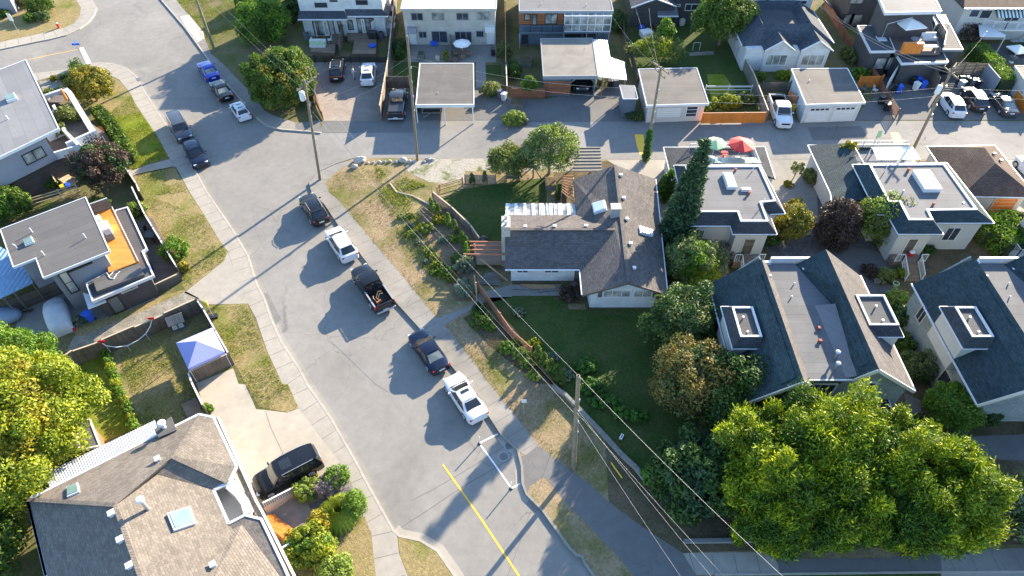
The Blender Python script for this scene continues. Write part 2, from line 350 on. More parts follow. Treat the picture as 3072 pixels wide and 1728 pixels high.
M['skylight']=glassmat('skylight glass',(.10,.17,.16),.35,(.16,.24,.22))
M['skylight_white']=plain('white skylight dome',(.70,.71,.74),.25,.04,1,bmp=0)
M['car_glass']=glassmat('car glass',(.012,.014,.016),.04)
M['car_glass_pale']=glassmat('pale car glass',(.10,.12,.11),.05,(.22,.24,.22))
M['paint_yellow']=plain('yellow road paint',(.72,.42,.03),.7,.15,4)
M['paint_white']=plain('white road paint',(.75,.75,.74),.7,.12,4)
M['red_light']=plain('tail lamp',(.4,.01,.01),.2,.05,5,bmp=0)
M['head_light']=plain('head lamp',(.6,.62,.65),.12,.1,8,bmp=0)
M['plate']=plain('licence plate',(.6,.62,.66),.5,.15,30,bmp=0)
M['stone']=plain('boulder',(.42,.38,.33),.9,.3,3,bmp=.5)
M['block']=plain('concrete block',(.17,.168,.16),.9,.2,3,bmp=.3)
M['brick_red']=plain('red brick',(.30,.09,.06),.85,.2,6)
M['roof_brown_grey']=shingle('grey brown shingles',(.112,.102,.097),.22,.30,.16,.6)
M['roof_taupe']=shingle('taupe shingles',(.17,.148,.125),.17,.30,.16,.72)
M['roof_teal']=shingle('slate green shingles',(.038,.060,.068),.22,.3,.16,.6)
M['roof_charcoal']=shingle('charcoal shingles',(.052,.057,.064),.2,.3,.16,.55)
M['roof_dark']=shingle('near black shingles',(.03,.035,.042),.2,.3,.16,.6)
M['roof_brown']=shingle('brown shingles',(.105,.072,.056),.22,.3,.16,.55)
M['roof_slate']=shingle('slate blue shingles',(.065,.075,.09),.2,.3,.18,.5)
M['mem_pale']=membrane('pale grey membrane',(.18,.18,.185),1.15,R(54),patch=.15)
M['mem_grey']=membrane('grey membrane',(.098,.094,.092),.95,R(54.5+90),patch=.12)
M['mem_dark']=membrane('dark membrane',(.07,.072,.077),1.1,0,patch=.2)
M['mem_garage']=membrane('garage membrane',(.105,.098,.092),.62,0,line=.75)
M['mem_beige']=membrane('dusty beige membrane',(.175,.165,.143),1.9,0,patch=.3,line=1.15)
M['mem_mid']=membrane('mid grey membrane',(.125,.128,.135),.9,0,patch=.2)
M['mem_white']=membrane('white membrane',(.55,.56,.58),1.8,0,var=.04,line=.9,patch=.08)
M['metal_blue']=ribbed('blue grey metal sheet',(.20,.33,.48),.42,.4)
M['poly_white']=ribbed('white corrugated sheet',(.58,.60,.66),.25,.4)
# ================================================================ THE GROUND
LZ=.12
def sheet(name,s,z,mat,th=.0035):
 poly=P(s,z)if isinstance(s,str)else s
 return obj(name,MB().prism(poly,z-th,z),M[mat]if isinstance(mat,str)else mat,kind='structure')
mb=MB();mb.prism(rect(-1500,-1200,1500,1500),-.6,-.5)
obj('ground',mb,M['yard'],kind='structure')
obj('road',MB().prism(rect(-160,-30,160,170),-.3,0),M['asphalt'],kind='structure')
WK='a -600,680 0,590 270,555 530,525 650,482 760,474 850,482 950,512 1030,580 1090,690 1180,830 1270,970 1390,1130 1470,1280 1560,1449 e 1760,290 1870,480 1932,680 f 60,800 110,950 190,1130 330,1340 385,1449 j 560,250 760,600 860,790 990,1020 1040,1110 1080,1145 1240,1180 1370,1260 1500,1449 1700,1800'
EK='b 740,1190 600,1235 480,1290 405,1385 425,1449 f 520,90 640,270 790,460 1070,840 1290,1080 1530,1370 1600,1449 j 1740,205 1860,390 1925,450 k 45,500 65,580 75,620 80,750 110,830 140,860 230,950 430,1230 490,1290 530,1300 545,1345 620,1449 820,1800'
NWK='a -600,470 0,370 240,320 390,290 500,262 600,215 670,165 710,110 725,60 690,0 640,-120'
NEK='a 1100,-170 1220,0 1400,210 1560,430 1660,570 1790,720 1932,885 b 80,950 200,975 400,990 490,1000'
yS=P1('c 1150,1205',LZ).y;yN=P1('b 960,915',LZ).y
def land(name,s,z,mat):return obj(name,MB().prism(P(s,z),-.3,z),M[mat],kind='structure')
land('west_ground',WK+' w -20,0 w -150,0 w -150,90',LZ,'yard')
land('east_ground',EK+' w 40,0 w 150,0 w 150,%f w 60,%f c 1150,1205 680,1205 b 1370,1200'%(yS,yS),LZ,'grass_dry')
land('northwest_ground',NWK+' w -60,150 w -150,150',LZ,'grass_mid')
land('northeast_ground',NEK+' b 505,905 w 150,%f w 150,165 w -60,165'%yN,.012,'yard')
sheet('lane','b 400,992 505,906 w 150,%f w 150,%f b 1370,1198 740,1188 600,1232 500,1250 380,1120'%(yN,yS),.006,'asphalt_lane',.005)
def kerb(name,s,wd=.17,z=.135,mat='kerb',base=-.2):
 pts=P(s,LZ)if isinstance(s,str)else s;mbk=MB();n=len(pts);off=[]
 for i in range(n):
  d=(pts[min(i+1,n-1)]-pts[max(i-1,0)]).normalized();off.append(pts[i]+Vector((-d.y,d.x))*wd/2)
 off2=[2*p-q for p,q in zip(pts,off)]
 for i in range(n-1):pass
 mbk.prism(off+off2[::-1],base,z)
 return obj(name,mbk,M[mat],kind='structure')
kerb('kerb',WK);kerb('kerb',EK,.17,.175,'concrete_old');kerb('kerb',NWK);kerb('kerb',NEK)
def shift(pts,d):
 n=len(pts);o=[]
 for i in range(n):
  t=(pts[min(i+1,n-1)]-pts[max(i-1,0)]).normalized();o.append(pts[i]+Vector((-t.y,t.x))*d)
 return o
def gutter(s,d0,d1,mat,z=.004):
 p=P(s,LZ);sheet('gutter',shift(p,d0)+shift(p,d1)[::-1],z,mat,.003)
gutter('a 650,482 760,474 850,482 950,512 1030,580 1090,690 1180,830 1270,970 1390,1130 1470,1280 1560,1449 e 1760,290 1870,480 1932,680 f 60,800 110,950 190,1130 330,1340 385,1449 j 560,250 760,600 860,790 990,1020',.08,.42,'asphalt_dark2' if 'asphalt_dark2' in M else 'concrete_old')
gutter('j 1035,1105 1080,1145 1240,1180 1370,1260 1500,1449 1700,1800',.08,.55,'concrete',.008)
gutter('j 1850,380 1925,450 k 45,500 65,580 75,620 80,750 110,830 140,860',-.08,-.5,'concrete',.008)
gutter('a -600,470 0,370 240,320 390,290 500,262 600,215 670,165 710,110 725,60',-.08,-.4,'concrete_old')
def nearest(p,line):
 b=None
 for i in range(len(line)-1):
  a,c=line[i],line[i+1];d=c-a;t=max(0,min(1,(p-a).dot(d)/max(1e-6,d.dot(d))));q=a+d*t
  if b is None or(q-p).length<b[0]:b=((q-p).length,q)
 return b[1]
def joints(outer,inner,z,step=1.6,wd=.035,maxl=4.5):
 mbj=MB();out=P(outer,LZ)if isinstance(outer,str)else outer;inn=P(inner,LZ)if isinstance(inner,str)else inner;acc=.4
 for i in range(len(out)-1):
  a,c=out[i],out[i+1];L=(c-a).length
  while acc<L:
   p=a+(c-a)*acc/L;q=nearest(p,inn);acc+=step
   if .8<(q-p).length<maxl:
    d=(q-p).normalized();u=Vector((-d.y,d.x))*wd/2;p2=p+d*.1
    mbj.prism([p2+u,p2-u,q-u,q+u],z-.0035,z)
  acc-=L
 if mbj.v:obj('pavement_joints',mbj,M['joint'],kind='structure')
def pave(name,outer,inner,mat='concrete',z=.126,step=1.6,th=.0055):
 o=P(outer,LZ);i=P(inner,LZ);sheet(name,o+i[::-1],z,mat,th);joints(o,i,z+.004,step)
WIN='a -600,800 0,660 270,612 530,540 650,512 780,545 900,600 980,700 1020,780 1100,900 1190,1030 1270,1180 1330,1260 1430,1449 e 1540,170 1660,370 1720,450 1780,620 1870,840 1932,950 f 80,1190 200,1449 j 240,0 320,180 690,665 800,990 870,1120 905,1449 950,1800'
WKS='a -600,680 0,590 270,555 530,525 650,482 760,474 850,482 950,512 1030,580 1090,690 1180,830 1270,970 1390,1130 1470,1280 1560,1449 e 1760,290 1870,480 1932,680 f 60,800 110,950 190,1130 330,1340 385,1449 j 560,250 760,600 860,790 990,1020 1065,1135 1080,1280 1145,1449 1290,1800'
pave('pavement',WKS,WIN)
EIN='b 740,1215 590,1310 525,1380 550,1449 f 620,60 770,240 930,430 1150,690 1360,950 1440,1030 1600,1230 1760,1449 j 1932,210 k 200,460'
EKS='b 640,1222 480,1290 405,1385 425,1449 f 520,90 640,270 790,460 1070,840 1290,1080 1530,1370 1600,1449 j 1740,205 1860,390 1925,450 k 45,500 100,540'
pave('pavement',EKS,EIN,'concrete_old')
pave('pavement',NEK.replace('b 80,950 200,975 400,990 490,1000','b 80,950 200,975 300,985'),'a 1220,-170 1330,0 1430,120 1530,250 1590,400 1700,500 1932,740 b 60,830 130,870 300,925','concrete_old')
sheet('pavement','a 1355,125 1425,110 1535,240 1545,290 1490,320 1400,200',.136,'concrete_sunlit',.008)  # paler patch paints the sunlit stretch of the pavement
pave('pavement',NWK,'a -600,420 0,318 240,268 390,235 480,210 560,175 600,125 612,60 575,0 520,-120')
obj('northeast_pavement_base',MB().prism(P('a 1100,-170 1220,0 1400,210 1560,430 1660,570 1790,720 1932,885 b 80,950 200,975 400,990 490,1000 470,950 300,925 130,870 60,830 0,740 a 1700,500 1590,400 1530,250 1430,120 1330,0 1220,-170',LZ),0,.1195),M['concrete_old'],kind='structure')
sheet('crossing_patch','b 300,930 480,905 495,990 310,985',.13,'asphalt_dark',.01)
path_l='k 100,540 240,700 460,950 800,1300 915,1449 1150,1760';path_r='k 205,470 590,760 730,890 960,1060 1200,1220 1290,1275 1390,1449 1600,1760'
sheet('path',P(path_l,LZ)+P(path_r,LZ)[::-1],.1245,'path',.004)
sheet('path','k 75,520 100,540 205,470 60,500',.1245,'path',.004)
sheet('path','k 75,545 100,545 240,700 135,770 110,830 80,750',.1245,'path',.004)
pave('pavement','k 1290,1277 1932,1267 l 60,1320 ','k 1390,1441 1932,1436 l 90,1435','concrete',.129,1.5)
sheet('path','l 60,1318 900,1315 1300,1260 1310,1418 90,1433',.129,'path',.008)
pave('pavement','l 1300,1262 1932,1235 2400,1235','l 1310,1418 1932,1413 2400,1413','concrete_old',.129,1.5)
kerb('kerb','l -400,1440 0,1436 90,1435 1310,1420 2400,1415',.14,.16)
sheet('sunken_verge','k 1390,1450 l 1300,1428 1310,1600 k 1500,1700',.123,'grass_dark',.003)
sheet('pavement','l 1310,1425 2400,1420 2400,1700 1330,1700',.1225,'concrete',.003)
for q_,m_ in(('a 1050,515 1400,430 1560,395 1590,420 1420,470 1090,560','concrete_old'),('b 640,1010 960,1000 955,1090 700,1095','asphalt_lane'),('f 60,760 95,770 190,960 150,1000','asphalt_new'),('f 560,1120 900,1300 1040,1449 j 1000,60 900,0','asphalt_lane'),('e 1900,90 1932,80 f 180,300 60,420 0,300','asphalt_lane'),('c 20,1040 420,1060 430,1180 100,1190','asphalt_new'),('d 300,960 700,950 760,1050 340,1060','asphalt_dark')):sheet('asphalt_patch',q_,.0085,m_,.002)
def line(name,s,wd,mat,z=.009,th=.003):
 p=P(s,0)if isinstance(s,str)else s;l=shift(p,wd/2);r=shift(p,-wd/2)
 return sheet(name,l+r[::-1],z,mat,th)
sheet('asphalt_patch','j 1170,880 1330,800 1520,690 1900,455 k 50,520 75,640 80,750 140,860 430,1230 620,1449 j 1560,1449 1420,1230 1290,1135 1060,1080 1040,1030 1090,985',.004,M['asphalt_seam']if 'asphalt_seam' in M else 'asphalt',.003)
line('road_seam','j 1095,1082 1300,950 1560,775 1932,560',.05,'joint')
line('road_seam','j 1175,878 1330,800 1520,690 1900,455',.04,'joint')
line('yellow_marking','j 1410,608 1560,820 1700,1020 1932,1370 k 60,1460 200,1700',.13,'paint_yellow',.0105)
line('white_marking','j 1825,377 1685,447',.11,'paint_white',.0105)
line('white_marking','j 1688,452 1790,590 1925,783',.11,'paint_white',.0105)
line('white_marking','j 1925,790 k 60,752',.11,'paint_white',.0105)
sheet('white_marking','a 598,362 628,356 688,472 655,482',.0105,'paint_white')
line('yellow_marking','a 215,450 390,412 585,374',.10,'paint_yellow',.0085)
sheet('asphalt_patch','a 330,375 400,520 270,535 240,395',.005,'concrete_old',.003)
sheet('yellow_marking','c 925,1013 990,1013 1002,1080 990,1168 965,1168 940,1090',.014,'paint_yellow',.006)
sheet('yellow_marking','d 925,1000 985,1003 1020,1075 950,1080',.014,'paint_yellow',.006)
for s,r in(('j 1868,547',.42),('b 500,660',.28),('a 1170,730',.5),('j 1905,470',.35)):
 c=P1(s);circ=[c+Vector((math.cos(t*math.pi/10),math.sin(t*math.pi/10)))*r for t in range(20)]
 zz=.029 if s[0]=='b' else .0125
 mh=thing('manhole_cover',{'j 1868,547':'round iron manhole cover beside the white parking line','b 500,660':'small dark manhole cover in the brick pavers behind the dark parked car','a 1170,730':'dark round utility cover on the road near the corner kerb drain','j 1905,470':'dark cover against the kerb by the white parking line'}[s],'manhole',(c.x,c.y,zz-.01))
 obj('rim',MB().prism(circ,zz-.008,zz),M['grey_metal']if r<.45 else M['asphalt_dark'],mh)
 obj('lid',MB().prism([c+(q-c)*.8 for q in circ],zz,zz+.003),M['asphalt_dark']if r<.45 else M['plastic_grey'],mh)
def on(name,s,mat,k=1):return sheet(name,s,LZ+.004*k,mat,.0038)
on('lawn','a 700,548 820,560 905,612 975,700 1020,790 1100,902 1190,1035 1268,1183 1000,1285 930,1200 800,900 690,850','grass_lime')
on('lawn','a 690,548 820,560 905,612 975,700 1020,790 1060,850 830,880 690,800','grass_mid',2)
on('lawn','a 990,1330 1040,1310 1310,1256 1425,1449 e 1540,172 1658,370 1716,450 1690,520 1400,745 1370,690 1050,40','grass_mid')
on('concrete_path','a 940,1290 1280,1200 1330,1257 1030,1322 980,1330','concrete')
on('stone_bed','a 290,610 560,600 600,680 330,700','gravel')
on('driveway','e 1718,452 1780,620 1872,842 1570,848 1480,800 1390,760 1690,522','concrete')
on('gravel_path','e 1400,748 1500,800 1500,815 590,1200 500,1200 560,1090 700,1020 1100,872','gravel')
on('weed_strip','e 1390,735 1400,750 1100,885 650,1075 570,1090 560,1030 1090,845 1200,790','grass_mid',2)
on('lawn','e 1555,860 1868,842 1932,1010 f 80,1200 200,1449 j 245,0 322,180 240,213 20,170 i 1850,0 e 1800,1340 1750,1290','grass_mid')
on('fenced_lawn','e 560,1230 1500,830 1560,960 1740,1320 1450,1449 i 1480,0 1560,230 1200,330 700,330 e 500,1449','grass_mid')
on('fenced_lawn','e 560,1240 800,1215 900,1449 i 1040,320 700,480 500,400','grass_lime',2)
on('driveway','e 1465,1449 1760,1330 1800,1449 i 1850,0 1932,190 j 60,195 235,216 325,182 560,400 745,633 690,667 560,710 300,860 i 1932,1000 1650,260 1560,235','concrete_drive')
on('drive_joint',P('j 70,205 110,330 200,520 130,640',LZ)+[p+Vector((.04,0))for p in P('j 70,205 110,330 200,520 130,640',LZ)][::-1],'joint',2)
on('front_patio','i 1932,1000 j 0,900 300,860 560,710 690,667 800,990 820,1010 300,1260 200,1240','concrete_old',2)
on('patio_pavers','j 395,905 560,850 700,770 800,990 560,960 440,1020','pavers_grey',3)
on('lawn','j 820,1000 870,1125 905,1449 1000,1800 600,1800 500,1449 620,1150 740,1010','grass_mid',3)
on('lawn','j 1072,1145 1240,1190 1370,1275 1490,1449 1700,1800 1300,1800 1148,1449 1085,1280','grass_mid')
on('side_yard','e 150,870 600,700 1180,800 700,1010 560,1060 100,1100','concrete_old')
on('brown_patio','e 1040,230 1150,190 1370,630 1160,720 1100,600','deck_dark',2)
on('house_grounds',[Vector(q)for q in((4.5,yS-.3),(150,yS-.3),(150,20),(8,20),(8.6,26),(6.5,40),(0,40),(0,48),(4.4,50))],'soil',0.5)
on('gravel_yard','b 1120,1215 1370,1200 1640,1196 c 470,1200 680,1208 640,1240 400,1300 0,1290 b 1580,1290 1560,1400 1300,1370 1150,1300','gravel_weed')
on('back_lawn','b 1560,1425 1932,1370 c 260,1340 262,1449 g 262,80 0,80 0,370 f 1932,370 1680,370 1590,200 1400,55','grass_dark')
on('planting_bed','f 1180,100 1300,50 1400,60 1590,200 1680,390 1660,830 1500,820 1440,700 1250,400','bed')
on('weed_patch','b 760,1230 940,1240 1000,1330 850,1380 780,1300','grass_mid')
on('weed_patch','f 950,0 1130,20 1280,100 1180,220 1330,480 1420,640 1340,660 1200,500 1080,300','grass_mid',2)
on('concrete_path','f 1365,958 1640,845 1690,760 1932,700 g 370,695 370,782 0,782 f 1932,790 1670,862 1412,1010','concrete_old',3)
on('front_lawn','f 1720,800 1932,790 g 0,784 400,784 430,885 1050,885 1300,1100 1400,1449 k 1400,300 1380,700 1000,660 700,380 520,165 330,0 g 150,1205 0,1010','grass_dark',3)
on('planting_bed','f 1560,950 1720,880 1932,1100 g 0,1100 150,1230 300,1449 k 330,0 200,0 g 0,1300 f 1750,1150','soil',2)
on('under_hedge_soil','k 700,380 1000,660 1180,700 1300,600 l 0,900 1932,700 2500,900 2500,1200 0,1250 k 1290,1275 1200,1220 960,1060 730,890','soil',1)
yA=P1('d 300,1200',LZ).y
on('driveway',[Vector((24.6,yS-.05)),Vector((35,yS-.05)),Vector((35,40)),Vector((16,40)),Vector((16,42)),Vector((24.6,43))],'pavers_grey')
on('driveway',[Vector((10.5,yS-.05)),Vector((17.5,yS-.05)),Vector((17,50)),Vector((14.8,50)),Vector((14.6,56))],'concrete')
on('driveway',[Vector((24.9,yS-.05)),Vector((33.5,yS-.05)),Vector((31,52)),Vector((30.5,49)),Vector((25.6,49))],'concrete_old',2)
on('driveway',[Vector((50,yS-.05)),Vector((60,yS-.05)),Vector((60,40)),Vector((50.6,40))],'concrete',1)
on('courtyard_path','h 550,400 1110,500 1080,600 700,640 560,560','asphalt_dark',2)
on('courtyard_path','l 1020,60 1150,120 1180,400 1340,400 1932,380 2500,500 2500,600 1500,560 1300,520 1100,330','asphalt_dark',2)
def onn(name,s,mat,k=1):return sheet(name,s,.012+.004*k,mat,.0038)
onn('paver_drive','b 395,470 990,470 945,912 505,912','pavers')
onn('driveway','b 507,913 700,913 945,913 960,900 980,690 1150,690 1200,1000 500,1002','asphalt_dark',2.5)
onn('driveway','b 960,690 1160,690 1660,660 1900,720 1932,905 945,915','asphalt_dark',2)
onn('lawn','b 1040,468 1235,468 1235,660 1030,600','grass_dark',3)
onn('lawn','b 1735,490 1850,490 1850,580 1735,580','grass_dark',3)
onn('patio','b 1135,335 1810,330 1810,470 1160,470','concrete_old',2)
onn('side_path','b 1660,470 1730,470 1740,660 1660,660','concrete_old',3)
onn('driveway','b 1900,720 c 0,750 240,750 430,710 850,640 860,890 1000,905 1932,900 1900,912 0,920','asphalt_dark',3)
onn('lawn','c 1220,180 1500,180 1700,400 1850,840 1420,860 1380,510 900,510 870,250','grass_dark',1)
onn('lawn','c 1470,560 1600,560 1700,700 1500,730','grass_lime',2)
onn('driveway','d -20,905 250,920 650,905 740,780 860,700 940,905','asphalt_dark',4)
onn('driveway','d 780,690 900,500 1700,500 1932,740 1932,905 950,905','asphalt_dark',5)
onn('yard_paving','d 1480,330 1932,330 1932,480 1600,480','pavers_grey',1)
c=P1('a 1048,598',.14)
obj('corner_drain',MB().box((c.x,c.y,.14),(.9,.45,.012),R(-55)),M['plastic_grey'],label='dark slotted drain grate in the corner kerb pavement',cat='drain')
# ================================================================ BUILDING HELPERS
def on_wall(A,B,pt):
 """where the sight line through a photo point meets the upright wall A-B: (distance along, height)"""
 d=ray(*pt);A=Vector((A[0],A[1]));B=Vector((B[0],B[1]));e=(B-A).normalized()
 nn=Vector((-e.y,e.x));t=A.dot(nn)/(d.x*nn.x+d.y*nn.y)
 p=Vector((d.x*t,d.y*t));return(p-A).dot(e),CAM_H+d.z*t
def outward(A,B):
 e=(Vector((B[0],B[1]))-Vector((A[0],A[1]))).normalized();nn=Vector((e.y,-e.x));m=(Vector((A[0],A[1]))+Vector((B[0],B[1])))/2
 return e,(nn if nn.dot(-m)>0 else-nn)
def opening(parent,A,B,s=None,u=None,z=None,mull=1,rows=1,frame='white',pane='glass',name='window',fw=.09,off=0.0,handle=False):
 if s:q=[on_wall(A,B,p)for p in px(s)];u=(min(q[0][0],q[1][0]),max(q[0][0],q[1][0]));z=(min(q[0][1],q[1][1]),max(q[0][1],q[1][1]))
 e,nn=outward(A,B);A2=Vector((A[0],A[1]))+nn*off;z0,z1=z;z0=max(z0,.16)
 def q3(uu,zz,o):p=A2+e*uu+nn*o;return Vector((p.x,p.y,zz))
 ang=math.atan2(e.y,e.x);mb=MB()
 def bx(u0,u1,a0,a1,o0,o1):mb.box(q3((u0+u1)/2,(a0+a1)/2,(o0+o1)/2),(u1-u0,o1-o0,a1-a0),ang)
 bx(u[0],u[1],z1-fw,z1,-.03,.07);bx(u[0]-.02,u[1]+.02,z0,z0+fw,-.03,.09)
 bx(u[0],u[0]+fw,z0+fw,z1-fw,-.03,.07);bx(u[1]-fw,u[1],z0+fw,z1-fw,-.03,.07)
 for k in range(1,mull+1):
  uc=u[0]+(u[1]-u[0])*k/(mull+1);bx(uc-.03,uc+.03,z0+fw,z1-fw,-.03,.055)
 for k in range(1,rows):
  zc=z0+(z1-z0)*k/rows;bx(u[0]+fw,u[1]-fw,zc-.025,zc+.025,-.03,.045)
 f=obj(name,mb,M[frame],parent)
 pb=MB();pb.box(q3((u[0]+u[1])/2,(z0+z1)/2,.012),(u[1]-u[0]-fw,.03,z1-z0-fw),ang)
 obj('pane' if name!='garage_door' else 'door_panel',pb,M[pane],f)
 if handle:obj('handle',MB().box(q3(u[1]-fw-.06,(z0+z1)/2,.1),(.04,.06,.14),ang),M['steel'],f)
 return f
def block(parent,A,B,s=None,u=None,z=None,depth=.2,mat='white',name='trim',off=0.0,**k):
 """a plain box standing proud of the wall A-B"""
 if s:q=[on_wall(A,B,p)for p in px(s)];u=(min(q[0][0],q[1][0]),max(q[0][0],q[1][0]));z=(min(q[0][1],q[1][1]),max(q[0][1],q[1][1]))
 e,nn=outward(A,B);p=Vector((A[0],A[1]))+e*(u[0]+u[1])/2+nn*(off+depth/2)
 return obj(name,MB().box((p.x,p.y,(z[0]+z[1])/2),(u[1]-u[0],depth,z[1]-z[0]),math.atan2(e.y,e.x)),M[mat],parent,**k)
def walls(parent,poly,z0,z1,mat,name='wall'):return obj(name,MB().prism(poly,z0,z1),M[mat],parent)
def flat_roof(parent,poly,z,mat='mem_grey',trim='white',over=0.0,th=.2,lip=.05,lw=.08,name='roof'):
 poly=inset(poly,-over)if over else[Vector((p[0],p[1]))for p in poly]
 r=obj(name,MB().prism(poly,z-th+.003,z-.003),M[mat],parent)
 if trim:
  inn=inset(poly,lw);mb=MB();n=len(poly);out=inset(poly,-.025)
  for i in range(n):
   j=(i+1)%n;mb.prism([out[i],out[j],inn[j],inn[i]],z-th,z+lip)
  obj('fascia',mb,M[trim],parent)
 return r
def slopes(parent,faces,mat,th=.16,name='roof'):
 mb=MB()
 for f in faces:mb.slab(f,th)
 return obj(name,mb,M[mat],parent)
def edge_trim(parent,lines,mat='white',w=.13,h=.14,name='gutter',dz=-.02):
 mb=MB()
 for a,b in lines:mb.bar(Vector(a)+Vector((0,0,dz)),Vector(b)+Vector((0,0,dz)),w,h)
 return obj(name,mb,M[mat],parent)
def stack(parent,p,z,r=.06,h=.5,mat='white_metal',name='vent_pipe'):
 return obj(name,MB().lathe((p[0],p[1],z-.1),[(r,0),(r,h),(r*1.0,h+.02)],10),M[mat],parent)
def capvent(parent,p,z,s=.34,mat='white_metal',rz=0.0,name='roof_vent',h=.28):
 mb=MB().box((p[0],p[1],z+h*.35),(s*.8,s*.8,h),rz).box((p[0],p[1],z+h*.9),(s,s,.07),rz)
 return obj(name,mb,M[mat],parent,bevel=.015)
def skylight(parent,pts,h=.22,glass='skylight',frame='white_metal'):
 """pts: four 3D points on the roof face"""
 c=sum(pts,Vector())/4;nn=(pts[1]-pts[0]).cross(pts[3]-pts[0]).normalized()
 if nn.z<0:nn=-nn
 low=[p-nn*.15 for p in pts];top=[p+nn*h for p in pts]
 f=obj('skylight',MB().add(low+top,[(4,5,6,7),(0,1,5,4),(1,2,6,5),(2,3,7,6),(3,0,4,7)]),M[frame],parent)
 ins=[c+(p-c)*.86+nn*(h+.004)for p in pts];i2=[c+(p-c)*.84+nn*(h+.05)for p in pts]
 obj('pane',MB().add(ins+i2,[(4,5,6,7),(0,1,5,4),(1,2,6,5),(2,3,7,6),(3,0,4,7)]),M[glass],f);return f
def railing(parent,pts,h=1.0,mat='white_metal',step=.14,bw=.03,name='railing',post=1.5,glass=None):
 mb=MB();pts=[Vector(p)for p in pts];U=Vector((0,0,1))
 for a,b in zip(pts,pts[1:]):
  mb.bar(a+U*h,b+U*h,.06);mb.bar(a+U*.1,b+U*.1,.04);L=(b-a).length;n=max(1,int(L/step))
  if not glass:
   for i in range(1,n):q=a+(b-a)*i/n;mb.bar(q+U*.1,q+U*h,bw)
  n=max(1,round(L/post))
  for i in range(n+1):q=a+(b-a)*i/n;mb.bar(q,q+U*(h+.03),.07)
 o=obj(name,mb,M[mat],parent)
 if glass:
  g=MB()
  for a,b in zip(pts,pts[1:]):g.bar(a+U*(h/2+.04),b+U*(h/2+.04),.015,h-.14)
  obj('glass_panel',g,M[glass],o)
 return o
def fence(name,label,pts,h=1.7,mat='fence_wood',style='solid',cap=None,z0=LZ-.04,step=2.4,group=None,cat='fence',post='same',hs=None):
 pts=[Vector((p[0],p[1]))for p in pts];t=thing(name,label,cat,v3(pts[0],z0),group);pm=M[mat if post=='same' else post]
 for k,(a,b)in enumerate(zip(pts,pts[1:])):
  L=(b-a).length;n=max(1,round(L/step));e=(b-a).normalized();ang=math.atan2(e.y,e.x);hh=hs[k]if hs else h;mb=MB();m=(a+b)/2
  if style=='solid':mb.box((m.x,m.y,z0+hh/2+.02),(L,.05,hh),ang)
  elif style=='slat':
   ns=int(hh/.17)
   for i in range(ns):mb.box((m.x,m.y,z0+.12+i*.17),(L,.03,.12),ang)
  elif style=='lattice':
   mb.box((m.x,m.y,z0+hh-.04),(L,.06,.08),ang);mb.box((m.x,m.y,z0+.12),(L,.06,.08),ang)
   nl=int(L/.16)
   for i in range(nl):
    for sg in(1,-1):
     s0=a+e*L*(i+.5)/nl;dx=min(hh*.5,L*.5)*sg;u0=L*(i+.5)/nl;u1=max(0,min(L,u0+dx));f=(u1-u0)/dx if dx else 0
     mb.bar(v3(s0,z0+.12),v3(a+e*u1,z0+.12+(hh-.2)*abs(f)),.028)
  elif style=='rail':
   for zz in(.35,.75,hh-.05):mb.bar(v3(a,z0+zz),v3(b,z0+zz),.05,.1)
  obj('panel',mb,M[mat],t)
  if cap:obj('cap_rail',MB().box((m.x,m.y,z0+hh+.055),(L,.12,.06),ang),M[cap],t)
  pb=MB()
  for i in range(n+(1 if k==len(pts)-2 else 0)):
   q=a+e*L*i/n;pb2=MB().box((q.x,q.y,z0+(hh+.1)/2),(.11,.11,hh+.14),ang);obj('post',pb2,pm,t)
 return t
def steps(parent,a,b,wd,z0,z1,mat,n=None,name='stairs'):
 """a: foot, b: head (plan)"""
 a=Vector((a[0],a[1]));b=Vector((b[0],b[1]));n=n or max(2,round(abs(z1-z0)/.18));e=(b-a);L=e.length;e.normalize();mb=MB()
 for i in range(n):
  c=a+e*L*(i+.5)/n;zt=z0+(z1-z0)*(i+1)/n;mb.box((c.x,c.y,(zt+z0)/2-.05),(L/n-.004,wd,zt-z0+.1),math.atan2(e.y,e.x))
 return obj(name,mb,M[mat],parent)
def umbrella(name,label,p,z,r,h,mat,sides=8,cant=None,square=False,pole='white_metal',base=True):
 t=thing(name,label,'parasol',(p[0],p[1],z));c=Vector((p[0],p[1],z));n=4 if square else sides;off=R(45)+.2 if square else 0
 ring=[c+Vector((math.cos(off+2*math.pi*k/n)*r,math.sin(off+2*math.pi*k/n)*r,h-r*.24))for k in range(n)]
 apex=c+Vector((0,0,h+.12));mb=MB();vs=[apex]+ring+[q-Vector((0,0,.12))for q in ring]+[apex-Vector((0,0,.04))]+[q-Vector((0,0,.04))for q in ring]
 fs=[(0,1+k,1+(k+1)%n)for k in range(n)]+[(1+k,1+n+k,1+n+(k+1)%n,1+(k+1)%n)for k in range(n)]+[(1+2*n,2+2*n+(k+1)%n,2+2*n+k)for k in range(n)]
 mb.add(vs,fs);obj('canopy',mb,M[mat],t)
 rb=MB()
 for q in ring:rb.bar(apex-Vector((0,0,.08)),q-Vector((0,0,.07)),.025)
 obj('ribs',rb,M[pole],t)
 if cant is None:obj('pole',MB().tube([c,c+Vector((0,0,h+.05))],.03,8),M[pole],t)
 else:
  q=Vector((cant[0],cant[1],z));obj('pole',MB().tube([q,q+Vector((0,0,h*.8)),apex+Vector((0,0,.15))],.04,8),M[pole],t);c=q
 if base:obj('base',MB().lathe(c,[(.3,0),(.3,.05),(.08,.1)],12)if cant is None else MB().box(c+Vector((0,0,.06)),(1.1,1.1,.1)),M[pole],t)
 return t
